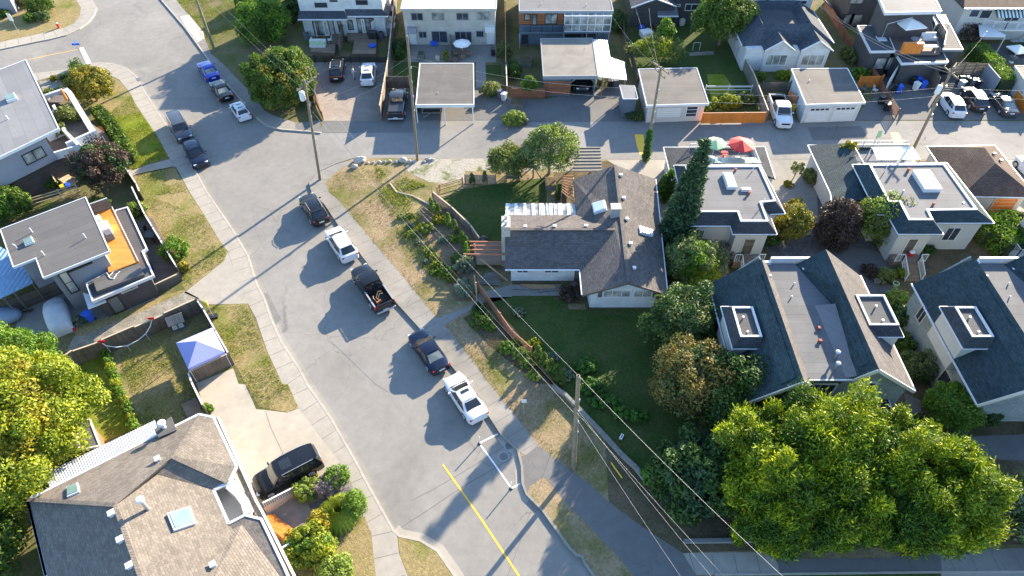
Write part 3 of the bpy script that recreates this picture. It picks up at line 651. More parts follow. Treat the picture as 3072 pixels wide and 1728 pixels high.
def bin_(label,p,z,mat,rz=0.0,group=None,h=1.0,name='wheelie_bin'):
 t=thing(name,label,'bin',(p[0],p[1],z),group);m=Matrix.Rotation(rz,3,'Z');c=Vector((p[0],p[1],z))
 q=lambda x,y,zz:c+m@Vector((x,y,zz))
 vs=[q(x*.23,y*.25,.08)for x,y in((-1,-1),(1,-1),(1,1),(-1,1))]+[q(x*.29,y*.33,h)for x,y in((-1,-1),(1,-1),(1,1),(-1,1))]
 obj('body',MB().add(vs,[(3,2,1,0),(4,5,6,7),(0,1,5,4),(1,2,6,5),(2,3,7,6),(3,0,4,7)]),M[mat],t,bevel=.02)
 obj('lid',MB().box(q(0,-.02,h+.04),(.64,.74,.07),rz),M[mat],t,bevel=.02)
 for s in(-1,1):obj('wheel',MB().tube([q(s*.25,.26,.1),q(s*.31,.26,.1)],.1,10),M['rubber'],t)
 return t
def patio_chair(label,p,z,rz,mat,group=None,name='patio_chair'):
 t=thing(name,label,'chair',(p[0],p[1],z),group);m=Matrix.Rotation(rz,3,'Z');c=Vector((p[0],p[1],z));q=lambda x,y,zz:c+m@Vector((x,y,zz))
 obj('seat',MB().box(q(0,0,.42),(.52,.52,.06),rz),M[mat],t);obj('backrest',MB().bar(q(0,.26,.45),q(0,.34,.9),.5,.05),M[mat],t)
 for x,y in((-1,-1),(1,-1),(1,1),(-1,1)):obj('leg',MB().bar(q(x*.22,y*.22,0),q(x*.22,y*.22,.4),.04),M[mat],t)
 return t
def patio_table(label,p,z,r,mat,round_=True,name='patio_table',h=.73,sx=1.0,rz=0.0):
 t=thing(name,label,'table',(p[0],p[1],z));c=Vector((p[0],p[1],z))
 if round_:obj('tabletop',MB().lathe(c,[(r,h),(r,h+.04)],16),M[mat],t);obj('leg',MB().lathe(c,[(.25,0),(.05,.06),(.05,h)],10),M[mat],t)
 else:
  m=Matrix.Rotation(rz,3,'Z');obj('tabletop',MB().box(c+Vector((0,0,h)),(2*r*sx,2*r,.05),rz),M[mat],t)
  for x,y in((-1,-1),(1,-1),(1,1),(-1,1)):q=c+m@Vector((x*(r*sx-.06),y*(r-.06),0));obj('leg',MB().box(q+Vector((0,0,h/2-.01)),(.06,.06,h-.03),rz),M[mat],t)
 return t
def planter(label,p,z,w_,l_,h,rz,mat,plant=None,name='planter'):
 t=thing(name,label,'planter',(p[0],p[1],z));obj('box',MB().box((p[0],p[1],z+h/2),(l_,w_,h),rz),M[mat],t);obj('soil',MB().box((p[0],p[1],z+h+.01),(l_-.12,w_-.12,.04),rz),M['soil'],t);return t
U3=Vector((0,0,1))
# ================================================================ WEST SIDE
h1=thing('hip_roof_house','large house with taupe hip roof, skylights and white gutters at the bottom left','house',P('i 1000,1449',0)[0].to_3d())
EZ=4.6
A_,B_,C_,D_,E_,F_,G_,W_=[P1('i '+q,EZ)for q in('210,875','1500,230','1612,252','1785,622','1725,745','1612,800','1725,1055','350,1449')]
G2,G3,G4,G5=[P1(q,EZ)for q in('i 1850,990','j 5,1000','j 40,1020','j 215,1385')]
south=P1('i 600,2500',EZ);se=P1('j 560,2200',EZ)
foot=[A_,B_,C_,D_,E_,F_,G_,G2,G4,G5,se,south]
walls(h1,inset(foot,.5),0,EZ-.25,'stucco_white')
R1=P3('i 870,915',6.9)[0];R2=P3('i 1035,1380',6.9)[0];v=lambda p:v3(p,EZ)
Rn=P3('i 1300,550',6.0)[0];Rn2=P3('i 1110,660',5.9)[0]
R3=P3('i 1560,1440',6.6)[0]
ax=(R2-R1).normalized();R2b=R2+ax*6
slopes(h1,[[v(A_),v(B_),R1]],'roof_taupe')
slopes(h1,[[v(B_),v(C_),v(D_),Rn,R1],[Rn2,Rn+Vector((0,0,.005)),R1]],'roof_taupe')
slopes(h1,[[v(F_),v(G_),R2b,R2,R1,Rn2]],'roof_taupe')
slopes(h1,[[v(G_)-U3*.01,v(G2),v(G4),v(G5),v(se),R2b]],'roof_taupe')
slopes(h1,[[v(A_)-U3*.01,R1-U3*.01,R2,R2b,v(south)],[v(south),R2b,v(se)]],'roof_taupe')
slopes(h1,[[Rn+U3*.02,v(D_),v(E_)],[Rn+U3*.02,v(E_),v(F_),Rn2+U3*.02]],'roof_taupe')
edge_trim(h1,[(v(a),v(b))for a,b in zip([W_,A_,B_,C_,D_,E_,F_,G_,G2,G4,G5],[A_,B_,C_,D_,E_,F_,G_,G2,G4,G5,se])],'white_metal',.16,.15)
edge_trim(h1,[(v(south),v(A_))],'white_metal',.16,.15)
edge_trim(h1,[(Rn+U3*.05,v(E_)+U3*.06),(R1+U3*.03,v(A_)+U3*.05),(R1+U3*.03,R2b+U3*.03),(Rn2+U3*.04,Rn+U3*.05)],'roof_taupe',.26,.06,'ridge_cap',0)
g0=P('i 1645,250 1932,880 j 40,950 290,1449',3.4);lowp=g0+shift(g0,-.5)[::-1]
obj('lower_roof',MB().prism(P('i 1612,252 1648,250 1932,880 j 40,960 300,1449 240,1449 0,1000',3.3),3.1,3.3),M['roof_taupe'],h1)
edge_trim(h1,[(v3(a,3.35),v3(b,3.35))for a,b in zip(g0,g0[1:])],'white_metal',.16,.15)
bal=P('i 1612,800 1740,690 1800,760 1870,860 1910,950 1890,1000 1725,1055',3.5)
obj('balcony_floor',MB().prism(bal,3.36,3.46),M['cream'],h1)
bp=P('i 1715,745 1760,790 1830,850 1880,920 1905,1000',3.6);bi=shift(bp,-.35)
obj('balcony_parapet',MB().prism(bp+bi[::-1],3.3,4.3),M['white'],h1)
nf=lambda a,b,c_:(b-a).cross(c_-a).normalized()
def on_face(s,a,b,c_):
 nn=nf(a,b,c_);out=[]
 for p in px(s):
  d=ray(*p);t=(a-Vector((0,0,CAM_H))).dot(nn)/d.dot(nn);out.append(Vector((0,0,CAM_H))+d*t)
 return out
skylight(h1,on_face('i 508,785 592,752 605,820 512,860',v(A_),v(B_),R1),.12)
skylight(h1,on_face('i 1258,990 1432,935 1478,1062 1310,1118',v(F_),v(G_),R1),.2)
for s in('i 848,985','i 914,1182','i 984,1378'):q=on_face(s,v(A_),R1,v(south))[0];capvent(h1,q,q.z,.38,rz=R(35))
for s,f in(('i 1195,575',(v(B_),R1,v(A_))),('i 1610,1370',(v(G_),v(G5),R2b))):q=on_face(s,*f)[0];capvent(h1,q,q.z,.36,rz=R(35))
q=on_face('i 1120,945',v(F_),v(G_),R1)[0]
fl=obj('flue',MB().lathe(q-U3*.2,[(.12,0),(.12,1.35)],12),M['steel'],h1);obj('flue_cap',MB().lathe(q+U3*1.15,[(.2,0),(.24,.08),(.24,.22),(.18,.3)],14),M['white_metal'],fl)
ch=P('i 1178,345 1285,262 1318,345 1205,392',5.0)
chm=obj('chimney',MB().prism(ch,0,4.9),M['stucco_white'],h1);obj('chimney_cap',MB().prism(inset(ch,-.1),4.92,5.02),M['mem_grey'],chm)
q=P1('i 1240,330',5.0);obj('flue_cap',MB().lathe((q.x,q.y,5.0),[(.14,0),(.14,.45),(.27,.5),(.3,.62),(.2,.72)],14),M['white_metal'],chm)
aw=P3('i 1190,280 500,605 375,770 430,745 1198,388',3.7)
ln=thing('corrugated_awning','long white corrugated awning along the taupe hip roof house','awning',v3(P1('i 800,600'),0))
pa,pb_=P1('i 1195,385',4.0),P1('i 375,785',4.0);qa,qb=P1('i 1172,282',3.3),P1('i 330,690',3.3);mb=MB();N=46
for k in range(N):
 a0=v3(pa.lerp(pb_,k/N),4.05);a1=v3(pa.lerp(pb_,(k+.62)/N),4.05);b0=v3(qa.lerp(qb,k/N),3.45);b1=v3(qa.lerp(qb,(k+.62)/N),3.45)
 mb.slab([a0,a1,b1,b0],.05)
obj('sheet',mb,M['white_metal'],ln);mb=MB().slab([v3(pa,3.98),v3(pb_,3.98),v3(qb,3.38),v3(qa,3.38)],.03);obj('backing_sheet',mb,M['cloth_lilac'],ln)
for k in range(4):q=qa.lerp(qb,(k+.3)/4);obj('post',MB().box((q.x,q.y,1.68),(.09,.09,3.3)),M['white'],ln)
sh=thing('garden_shed','small brown shed with grey flat roof under the yellow green tree','shed',v3(P1('i 700,520'),LZ))
sp=P('i 560,285 680,268 760,470 600,500',2.3);walls(sh,inset(sp,.12),LZ,2.15,'fence_red');flat_roof(sh,sp,2.35,'mem_grey','white',0,.15,.04,.08)
obj('door',MB().box(v3((sp[2]+sp[3])/2,1.1)+Vector((.0,-.02,0)),(.9,.1,1.8),math.atan2((sp[2]-sp[3]).y,(sp[2]-sp[3]).x)),M['fence_dark'],sh)
pd=thing('small_deck','small square wooden deck board by the fence and white roof corner','deck',v3(P1('i 1450,190'),LZ))
obj('boards',MB().prism(P('i 1370,152 1480,103 1540,215 1415,262',.5),.38,.5),M['deck'],pd)
for s in('1380,155','1478,112','1530,212','1418,252'):q=P1('i '+s,.38);obj('leg',MB().box((q.x,q.y,.22),(.1,.1,.3)),M['deck'],pd)
st=thing('tiled_front_steps','orange tiled front steps beside the black suv driveway','steps',v3(P1('j 180,1100'),LZ))
sa,sb=P1('j 60,985',1.2),P1('j 165,925',.3);sc_,sd_=P1('j 190,1225',1.2),P1('j 300,1190',.3)
e0=(sa+sc_)/2;e1=(sb+sd_)/2;steps(st,e1,e0,(sa-sc_).length,LZ,1.3,'tile' if 'tile' in M else 'deck_new',6)
for q0,q1,lb in(('j 285,790','j 40,905','white stair rail on a pale wall beside the black suv'),('j 440,1110','j 190,1240','white stair rail on a pale wall beside the yellow green bush')):
 a0,b0=P1(q0,.9),P1(q1,1.9);rl=thing('stair_rail',lb,'railing',v3(a0,LZ));e=(b0-a0);m=(a0+b0)/2
 obj('wall',MB().add([v3(a0,LZ),v3(b0,LZ),v3(b0,1.3),v3(a0,.45)]+[v3(x+Vector((.16,.1)),z_)for x,z_ in((a0,LZ),(b0,LZ),(b0,1.3),(a0,.45))],[(0,1,2,3),(7,6,5,4),(3,2,6,7),(0,3,7,4),(1,5,6,2),(0,4,5,1)]),M['cream'],rl)
 mb=MB();N=16
 for k in range(N+1):q=a0.lerp(b0,k/N)+Vector((.08,.05));zz=.45+.85*k/N;mb.bar(v3(q,zz),v3(q,zz+.6),.035)
 mb.bar(v3(a0+Vector((.08,.05)),1.07),v3(b0+Vector((.08,.05)),1.92),.08);obj('balusters',mb,M['white_metal'],rl)
f1=P('e 560,1330 615,1290 830,1215 1070,1110 1290,1015 1530,905',LZ)
fence('wooden_fence','brown board fence with pale caps between the gravel path and the fenced lawn',f1,1.6,'fence_wood',cap='wood_pale',hs=[1.7,1.6,1.75,1.6,1.75])
fence('wooden_fence','white capped fence running from the yellow pole down beside the blue canopy',P('e 1532,905 1575,965 1765,1300',LZ),1.5,'fence_wood',cap='white')
fence('wooden_fence','short brown board fence between the blue canopy and the concrete driveway',P('e 1765,1300 1466,1442',LZ),1.5,'fence_wood',cap='wood_pale')
fence('wooden_fence','white capped fence along the side of the concrete driveway by the small deck',P('e 1466,1442 i 1490,60 1575,235',LZ),1.4,'fence_wood',cap='white')
ph=thing('playhouse','toy playhouse with grey slatted roof and white crossed windows on the lawn','playhouse',v3(P1('e 1345,1050'),LZ))
Aw,Bw=P1('e 1312,1062',LZ),P1('e 1408,1028',LZ);e,nn=outward(Aw,Bw);back=[Bw-nn*1.0,Aw-nn*1.0]
walls(ph,[Aw,Bw]+back,LZ,1.15,'blue_siding')
ov=.14;r0=[v3(Aw-e*ov+nn*ov,1.12),v3(Bw+e*ov+nn*ov,1.12),v3(back[0]+e*ov+nn*.5,1.62),v3(back[1]-e*ov+nn*.5,1.62),v3(back[0]+e*ov-nn*ov,1.12),v3(back[1]-e*ov-nn*ov,1.12)]
slopes(ph,[[r0[0],r0[1],r0[2],r0[3]],[r0[3],r0[2],r0[4],r0[5]]],'fence_grey',.06)
L_=(Bw-Aw).length
opening(ph,Aw,Bw,u=(.1,L_/2-.08),z=(.5,.95),rows=2,frame='white');opening(ph,Aw,Bw,u=(L_/2+.08,L_-.1),z=(.5,.95),rows=2,frame='white')
cn=thing('pop_up_canopy','pale blue pop up canopy tent against the fence on the lawn','canopy tent',v3(P1('e 1500,1250'),LZ))
cc=P('e 1330,1140 1600,1025 1695,1205 1420,1332',2.1);ap=P3('e 1480,1138',2.9)[0];c4_=[v3(p,2.1)for p in cc]
ctr=(sum(c4_,Vector())/4);ap=Vector((ctr.x,ctr.y,2.95));mb=MB();lo=[p-U3*.28 for p in c4_]
mb.add(c4_+[ap]+lo,[(0,1,4),(1,2,4),(2,3,4),(3,0,4)]+[(i,5+i,5+(i+1)%4,(i+1)%4)for i in range(4)])
o=obj('canopy',mb,M['cloth_lilac'],cn);sm=o.modifiers.new('thick','SOLIDIFY');sm.thickness=.02
for p in c4_:obj('leg',MB().box((p.x+(ctr.x-p.x)*.02,p.y+(ctr.y-p.y)*.02,1.1),(.05,.05,2.0)),M['white_metal'],cn)
cz=P1('e 1530,1300',LZ);box1=thing('storage_tub','blue storage tub with an orange thing under the canopy edge','tub',v3(cz,LZ))
obj('body',MB().box((cz.x,cz.y,LZ+.28),(1.5,.6,.55),R(35)),M['plastic_blue'],box1);obj('orange_lid',MB().box((cz.x-.3,cz.y-.15,LZ+.62),(.4,.4,.12),R(35)),M['orange'],box1)
net=thing('sports_hoop','curved white pole with red flags at both ends leaning over the lawn fence','goal',v3(P1('e 960,1180'),LZ))
pts=[]
for s,z_ in(('770,1140',1.6),('800,1160',1.35),('880,1172',1.05),('960,1160',.9),('1040,1120',.95),('1100,1070',1.15),('1135,1010',1.4),('1145,965',1.7)):pts.append(P3('e '+s,z_)[0])
obj('pole',MB().tube(pts,.04,6),M['white_metal'],net)
for q,sx in((pts[0],-1),(pts[-1],1)):
 obj('flag',MB().add([q+Vector((-.32,-.05,.3)),q+Vector((.32,.02,.3)),q+Vector((0,0,-.35)),q+Vector((-.32,.0,.3)),q+Vector((.32,.07,.3)),q+Vector((0,.05,-.35))],[(0,2,1),(3,4,5),(0,1,4,3),(1,2,5,4),(2,0,3,5)]),M['red'],net)
for q in pts[1:-1:2]:obj('stake',MB().bar(v3(q,LZ-.1),q,.03),M['white_metal'],net)
fp=thing('flag_stand','yellow topped pole on a black base at the corner of the lawn fence','flag stand',v3(P1('e 1612,945'),LZ));q=P3('e 1612,945',LZ)[0]
obj('base',MB().box(q+U3*.1,(.75,.5,.2),R(20)),M['black'],fp);obj('pole',MB().tube([q,q+U3*1.6],.035,8),M['steel'],fp);obj('yellow_top',MB().box(q+U3*1.85,(.12,.3,.6),R(30)),M['plastic_yellow'],fp,bevel=.05)
h2=thing('modern_house','modern house with grey flat roof, orange cedar deck and violet grey walls','house',v3(P1('e 500,800'),0))
RZ=5.0
roof=P('e 645,38 827,447 325,648 270,500 100,567 0,282 ',RZ)
flat_roof(h2,roof,RZ,'mem_grey','white_metal',0,.2,.03,.05)
w0=P1('e 600,900',LZ);c_ne=P1('e 827,447',RZ);e=(P1('e 827,447',RZ)-P1('e 325,648',RZ)).normalized();nn_=Vector((-e.y,e.x))
def loc2(a,b):return w0+e*a+nn_*b
uw=[loc2(0,0),loc2(4.0,0),loc2(4.0,7.2),loc2(-5.2,7.2),loc2(-5.2,2.4),loc2(0,2.4)]
walls(h2,inset(roof,.5),0,RZ-.2,'stucco_grey')
A0,B0=loc2(0,0),loc2(4.0,0)
opening(h2,A0,B0,'e 510,605 695,530',mull=1,frame='black',pane='glass_curtain');opening(h2,A0,B0,'e 430,620 605,740',mull=0,rows=2,frame='black',pane='glass_curtain')
TZ=2.75
ter=P('e 875,140 965,115 1112,430 1080,450 1162,632 700,828 650,690',TZ)+[loc2(3.9,.2),loc2(3.9,5.6)]
tw=inset(ter,.35);walls(h2,tw,0,TZ-.2,'dark_siding')
flat_roof(h2,ter,TZ,'mem_dark','white_metal',0,.22,.08,.1,'terrace_roof')
obj('raised_roof_patch',MB().prism(P('e 700,660 1045,535 1085,620 730,750',TZ+.3),TZ,TZ+.3),M['mem_grey'],h2)
dk=P('e 712,160 845,112 1045,522 820,606',TZ+.42);obj('cedar_deck',MB().prism(dk,TZ-.1,TZ+.4),M['deck_new'],h2)
obj('deck_screen',MB().prism([dk[0],dk[1],dk[1]+(dk[2]-dk[1]).normalized()*.12,dk[0]+(dk[3]-dk[0]).normalized()*.12],TZ+.4,TZ+1.5),M['fence_dark'],h2)
edge_trim(h2,[(v3(dk[1],TZ+.46),v3(dk[2],TZ+.46)),(v3(dk[0],TZ+1.54),v3(dk[1],TZ+1.54))],'white_metal',.07,.07,'deck_trim')
Aw,Bw=P1('e 835,925',LZ),P1('e 1178,782',LZ);f=(Bw-Aw).normalized();nb=Vector((-f.y,f.x))
tl=[tw[5],tw[4]]
opening(h2,tw[5],tw[4],'e 905,745 1040,715',mull=1,frame='cream',pane='glass_curtain')
ent=P('e 660,865 800,810 850,905 730,960',2.1);obj('entry_canopy',MB().prism(P('e 625,760 790,800 800,825 665,880',2.3),2.18,2.3),M['white_metal'],h2)
opening(h2,tw[5],tw[4],u=(.5,1.5),z=(.2,2.1),mull=0,frame='black',pane='plastic_grey',name='door',handle=True)
skylight(h2,P3('e 185,375 245,345 265,385 195,412',RZ),.22)
for s in('e 245,305','e 648,348','e 335,478'):stack(h2,P1(s,RZ),RZ,.05,.6)
q=P3('e 130,425',RZ)[0];obj('antenna',MB().tube([q,q+U3*.5],.03).bar(q+Vector((-.25,.1,.45)),q+Vector((.2,-.15,.4)),.04),M['white_metal'],h2)
dz=TZ+.41
for s,mt,lb,sz in(('e 755,240','white','white cabinet against the upper wall on the orange deck',(.6,.9,.7)),('e 800,300','cloth_white','white covered furniture in the middle of the orange deck',(1.0,1.3,.75)),('e 838,350','plastic_grey','brown box beside the white covered furniture on the deck',(.7,.6,.6))):
 q=P1(s,dz);t=thing('deck_furniture',lb,'furniture',v3(q,dz));obj('body',MB().box((q.x,q.y,dz+sz[2]/2),sz,R(35)),M[mt],t,bevel=.04);obj('top',MB().box((q.x+.04,q.y,dz+sz[2]+.03),(sz[0]*.8,sz[1]*.8,.08),R(38)),M[mt],t,bevel=.02)
hp=[P3('e %s'%s,TZ+.34)[0]for s in('805,608','830,650','858,655','880,620','905,598','880,595','855,600','835,625','815,640')]
obj('garden_hose',MB().tube(hp,.03,5),M['white'],label='white hose lying in loops on the dark terrace roof below the deck',cat='hose')
fence('patio_fence','dark patio fence with white cap along the green verge west of the road',P('e 1030,30 1130,240 1372,640',.2),1.3,'fence_dark',cap='white')
fence('patio_fence','low brown fence closing the dark patio beside the gravel path',P('e 1372,668 1168,765',.2),1.0,'fence_dark',cap='wood_pale')
q=P1('e 1150,360',.2);patio_table('dark barbecue table on the dark patio by the fence',q,.2,.5,'black',False);patio_chair('dark chair on the dark patio behind the barbecue table',P1('e 1120,320',.2),.2,R(40),'black')
cp=thing('blue_carport','carport with blue grey ribbed metal roof at the left edge','carport',v3(P1('e 60,750'),0))
cr=P('e -250,500 0,412 70,450 180,560 248,682 0,802 -250,900',2.7);r=obj('roof',MB().prism(cr,2.6,2.7),M['metal_blue'],cp)
mb=MB();ee=(P1('e 248,682',2.7)-P1('e 0,802',2.7)).normalized();a0=P1('e 250,680',2.7)
for k in range(14):
 q=a0-ee*(.25+k*.42);b=q+Vector((-ee.y,ee.x))*(2.6 if k>1 else 1.9);mb.bar(v3(q,2.72),v3(b,2.72),.05)
obj('roof_ribs',mb,M['metal_blue'],cp)
for s in('e 245,690','e 110,765','e 30,800'):q=P1(s,2.6);obj('post',MB().box((q.x,q.y,1.35),(.12,.12,2.6)),M['fence_dark'],cp)
fence('board_fence','dark horizontal board fence behind the covered car',P('e 60,935 470,765',LZ),1.5,'fence_dark')
bb=bin_('blue wheelie bin by the entry of the house with the orange deck',P1('e 690,970',LZ),LZ,'plastic_blue',R(-20))
tb=thing('covered_trailer','lumpy thing under a grey blue tarp at the left edge below the blue roof','covered trailer',v3(P1('e 60,960'),LZ));q=P3('e 55,960',LZ)[0]
obj('tarp',MB().ball(q+U3*.55,1.5,.9,.75,14,8),M['tarp_blue'],tb,smooth=True);obj('hitch',MB().bar(q+Vector((1.0,.5,.3)),q+Vector((2.0,.9,.25)),.08),M['black'],tb)
mb=MB();base=P('e 470,790 600,930 650,1000 560,1060 545,1000 ',LZ)
cone=thing('traffic_cone','orange and white cone between the covered car and the gravel path','cone',v3(P1('e 550,1040'),LZ));q=P3('e 550,1040',LZ)[0]
obj('body',MB().lathe(q,[(.2,.04),(.04,.75)],12),M['red'],cone);obj('band',MB().lathe(q,[(.15,.3),(.11,.45)],12),M['white'],cone);obj('base',MB().box(q+U3*.03,(.45,.45,.05)),M['red'],cone)
h3=thing('grey_roof_house','two storey house with big pale grey flat roof and roof terrace at the upper left','house',v3(P1('a 200,1300'),0))
RZ=6.2;r=P('a -700,400 0,525 195,450 445,970 0,1185 -700,1500',RZ);r[0]=r[1]+(r[1]-r[2]).normalized()*12;r[5]=r[4]+(r[4]-r[3]).normalized()*12
flat_roof(h3,r,RZ,'mem_pale','white_metal',0,.25,.04,.07)
uc=P1('a 437,1202',3.0);ef=(r[3]-r[4]).normalized();nb=Vector((-ef.y,ef.x))
up=[uc,uc+nb*12.5,uc+nb*12.5-ef*16,uc-ef*16];walls(h3,up,3.0,RZ-.29,'stucco_grey')
Aw,Bw=uc-ef*16,uc;opening(h3,Aw,Bw,'a 140,1165 320,1130',u=None,mull=0,frame='black')if False else None
qa=[on_wall(Aw,Bw,p)for p in px('a 140,1150 322,1120')]
opening(h3,Aw,Bw,u=(qa[0][0],qa[1][0]),z=(3.9,5.1),mull=1,frame='black',pane='glass_curtain')
lc=uc+nb*.6;low=[lc+ef*5.6,lc+ef*5.6+nb*11,lc+nb*11-ef*16,lc-ef*16]
walls(h3,low,0,2.98,'brown_siding')
La,Lb=lc-ef*16,lc+ef*5.6
for s in('a -30,1430 30,1380','a 30,1400 90,1340'):pass
obj('terrace_floor',MB().prism([uc+nb*.7+ef*.01,uc+nb*11+ef*.01,uc+nb*11+ef*5.5,uc+nb*.7+ef*5.5],3.0,3.1),M['deck_dark'],h3)
def ledge(s,z,wd=.5,h=.9,nm='parapet'):
 p=P(s,z);o_=shift(p,wd);obj(nm,MB().prism(p+o_[::-1],2.85,z),M['white_metal'],h3)
ledge('a 500,655 540,690 715,975 ',3.95,-.55);ledge('a 330,712 500,655',3.95,-.3);ledge('a 715,975 490,1075',3.95,.25);ledge('a 485,968 600,1085',3.85,-.3);ledge('a 605,1085 390,1150',3.7,.2);ledge('a 490,965 350,1025',3.85,-.25)
Aw2,Bw2=lc+ef*1.5,lc+ef*5.6
opening(h3,La,Lb,'a 580,1030 690,1040',z=None,mull=2,frame='white',pane='glass')if False else None
q0=(Lb-La).length;opening(h3,La,Lb,u=(q0-2.2,q0-.4),z=(1.7,2.7),mull=2,frame='white');opening(h3,La,Lb,u=(q0-4.6,q0-3.9),z=(1.5,2.6),mull=0,frame='white')
opening(h3,La,Lb,u=(q0-13.2,q0-12.2),z=(.2,2.3),mull=0,frame='white',name='door',handle=True);opening(h3,La,Lb,u=(q0-11.8,q0-10.2),z=(.2,2.4),mull=1,frame='white')
skylight(h3,P3('a 48,745 115,712 135,755 60,780',RZ),.3);stack(h3,P1('a 62,900',RZ),RZ,.06,.5)
t3=3.11
pu=thing('folded_parasol','folded orange parasol on the planted roof terrace at the upper left','parasol',v3(P1('a 530,800',t3),t3));q=P3('a 535,810',t3)[0]
obj('canopy',MB().lathe(q,[(.05,.9),(.17,1.1),(.1,2.2),(.02,2.4)],10),M['orange'],pu);obj('pole',MB().tube([q,q+U3*1],.025),M['steel'],pu)
patio_table('wooden table on the planted roof terrace beside the orange parasol',P1('a 460,790',t3),t3,.7,'deck_dark',False)
patio_chair('dark slatted chair on the roof terrace left of the terrace table',P1('a 410,800',t3),t3,R(60),'plastic_grey');patio_chair('white lounge chair in front of the terrace table upper left',P1('a 425,860',t3),t3,R(10),'cloth_white')
oc=thing('storage_bench','orange bench between the terrace house and the clipped hedge','bench',v3(P1('a 745,960',.5),LZ));q=P3('a 745,980',.5)[0]
obj('seat',MB().box((q.x,q.y,.5),(1.0,1.3,.12),R(35)),M['orange'],oc)
for a_,b_ in((-1,-1),(1,-1),(1,1),(-1,1)):p_=Matrix.Rotation(R(35),3,'Z')@Vector((a_*.42,b_*.55,0));obj('leg',MB().box((q.x+p_.x,q.y+p_.y,.26),(.08,.08,.4)),M['wood'],oc)
yb=thing('storage_bench','yellow slatted bench on the patio under the upper left house','bench',v3(P1('a 335,1290',.5),LZ));q=P3('a 335,1295',.5)[0]
obj('seat',MB().box((q.x,q.y,.5),(1.3,.9,.1),R(20)),M['plastic_yellow'],yb)
for a_,b_ in((-1,-1),(1,-1),(1,1),(-1,1)):obj('leg',MB().box((q.x+a_*.5,q.y+b_*.3,.26),(.08,.08,.4)),M['wood'],yb)
fence('garden_fence','pale wooden fence in front of the green bush on the left edge',P('e -100,230 0,190 470,45 a 600,1449',LZ),1.1,'wood_pale','rail')
fence('garden_fence','weathered fence with white top between the dark tree and the verge',P('a 955,1290 1060,1449 e 1085,60',LZ),1.1,'fence_wood',cap='white')
fence('garden_fence','dark fence dividing the yard below the upper left house',P('a 385,1300 470,1449',LZ),1.3,'fence_dark',cap='wood_pale')
for s,mt,lb in(('a 520,1420','plastic_blue','blue tub by the steps under the upper left house'),('a 485,1430','plastic_yellow','yellow tub by the steps under the upper left house'),('a 300,1345','red','red pot on the patio under the upper left house')):
 q=P3(s,LZ)[0];t=thing('tub',lb,'tub',q);obj('body',MB().lathe(q,[(.22,0),(.3,.5),(.26,.5),(.24,.4)],12),M[mt],t);obj('rim',MB().lathe(q,[(.32,.48),(.32,.53)],12),M[mt],t)
sgt=thing('yard_stairs','pale wooden steps below the dark wall of the upper left house','steps',v3(P1('a 500,1370'),LZ));steps(sgt,P1('a 560,1390',LZ),P1('a 440,1345',LZ),1.1,LZ,1.0,'wood_pale')
h4=thing('corner_house','pale wall corner with dark roof at the top left corner','house',v3(P1('a 60,100'),0))
pl=[P1('a 130,100',LZ),P1('a 125,20',LZ)+Vector((-1,6)),P1('a -200,60',LZ)+Vector((0,8)),P1('a -200,150',LZ)];walls(h4,pl,0,2.6,'stucco_grey');flat_roof(h4,pl,2.8,'roof_dark','white_metal',.3,.2)
ws=thing('yard_sign','white blank sign on a thin pole on the corner lawn at the top left','sign',P3('a 150,260',LZ)[0]);q=P3('a 150,262',LZ)[0]
obj('pole',MB().tube([q,q+U3*2.5],.03,6),M['steel'],ws);obj('panel',MB().box(q+Vector((-.02,-.04,2.5)),(.7,.05,1.0),R(-20)),M['white'],ws)
hy=thing('fire_hydrant','small red and white hydrant on the corner lawn by the kerb','hydrant',P3('a 445,210',LZ)[0]);q=P3('a 445,210',LZ)[0]
obj('body',MB().lathe(q,[(.16,0),(.14,.1),(.13,.55),(.16,.58),(.12,.7),(.03,.8)],12),M['red'],hy);obj('bonnet',MB().ball(q+U3*.62,.15,.15,.16),M['white'],hy);obj('nozzle',MB().tube([q+Vector((-.25,0,.45)),q+Vector((.25,0,.45))],.06,8),M['red'],hy)
ss=thing('street_sign','blue street name sign on a thin pole at the left corner','sign',P3('a 655,500',LZ)[0]);q=P3('a 655,500',LZ)[0]
obj('pole',MB().tube([q,q+U3*3.0],.035,8),M['steel'],ss);obj('panel',MB().box(q+Vector((-.0,0,3.05)),(.95,.06,.24),R(5)),M['plastic_blue'],ss);obj('panel',MB().box(q+Vector((0,0,3.3)),(.06,.8,.2),R(5)),M['plastic_blue'],ss)
# ================================================================ NORTH SIDE OF THE LANE
GZ=.014
def YW(y,s):
 """photo points met on an upright plane facing the camera at distance y: (x, z) pairs"""
 o=[]
 for p in px(s):d=ray(*p);t=y/d.y;o.append((d.x*t,CAM_H+d.z*t))
 return o
def F(x0,x1,y):return Vector((x0,y)),Vector((x1,y))
y0=P1('b 500,272',GZ).y;xl,xr=YW(y0,'b 372,250 985,250')[0][0],YW(y0,'b 372,250 985,250')[1][0];xm=YW(y0,'b 665,200')[0][0]
n1=thing('white_duplex','white duplex with slate blue shingled skirt roof and open french doors','house',(xl,y0))
walls(n1,rect(xl,y0,xr,y0+12),0,7.6,'white_siding');A,B=F(xl,xr,y0)
flat_roof(n1,rect(xl,y0,xr,y0+12),7.9,'mem_pale','white_metal',.4)
ez=YW(y0-1.0,'b 500,145')[0][1];tz=YW(y0,'b 500,82')[0][1];e0,e1,e2=[q[0]for q in YW(y0-1.0,'b 318,145 690,135 995,122')]
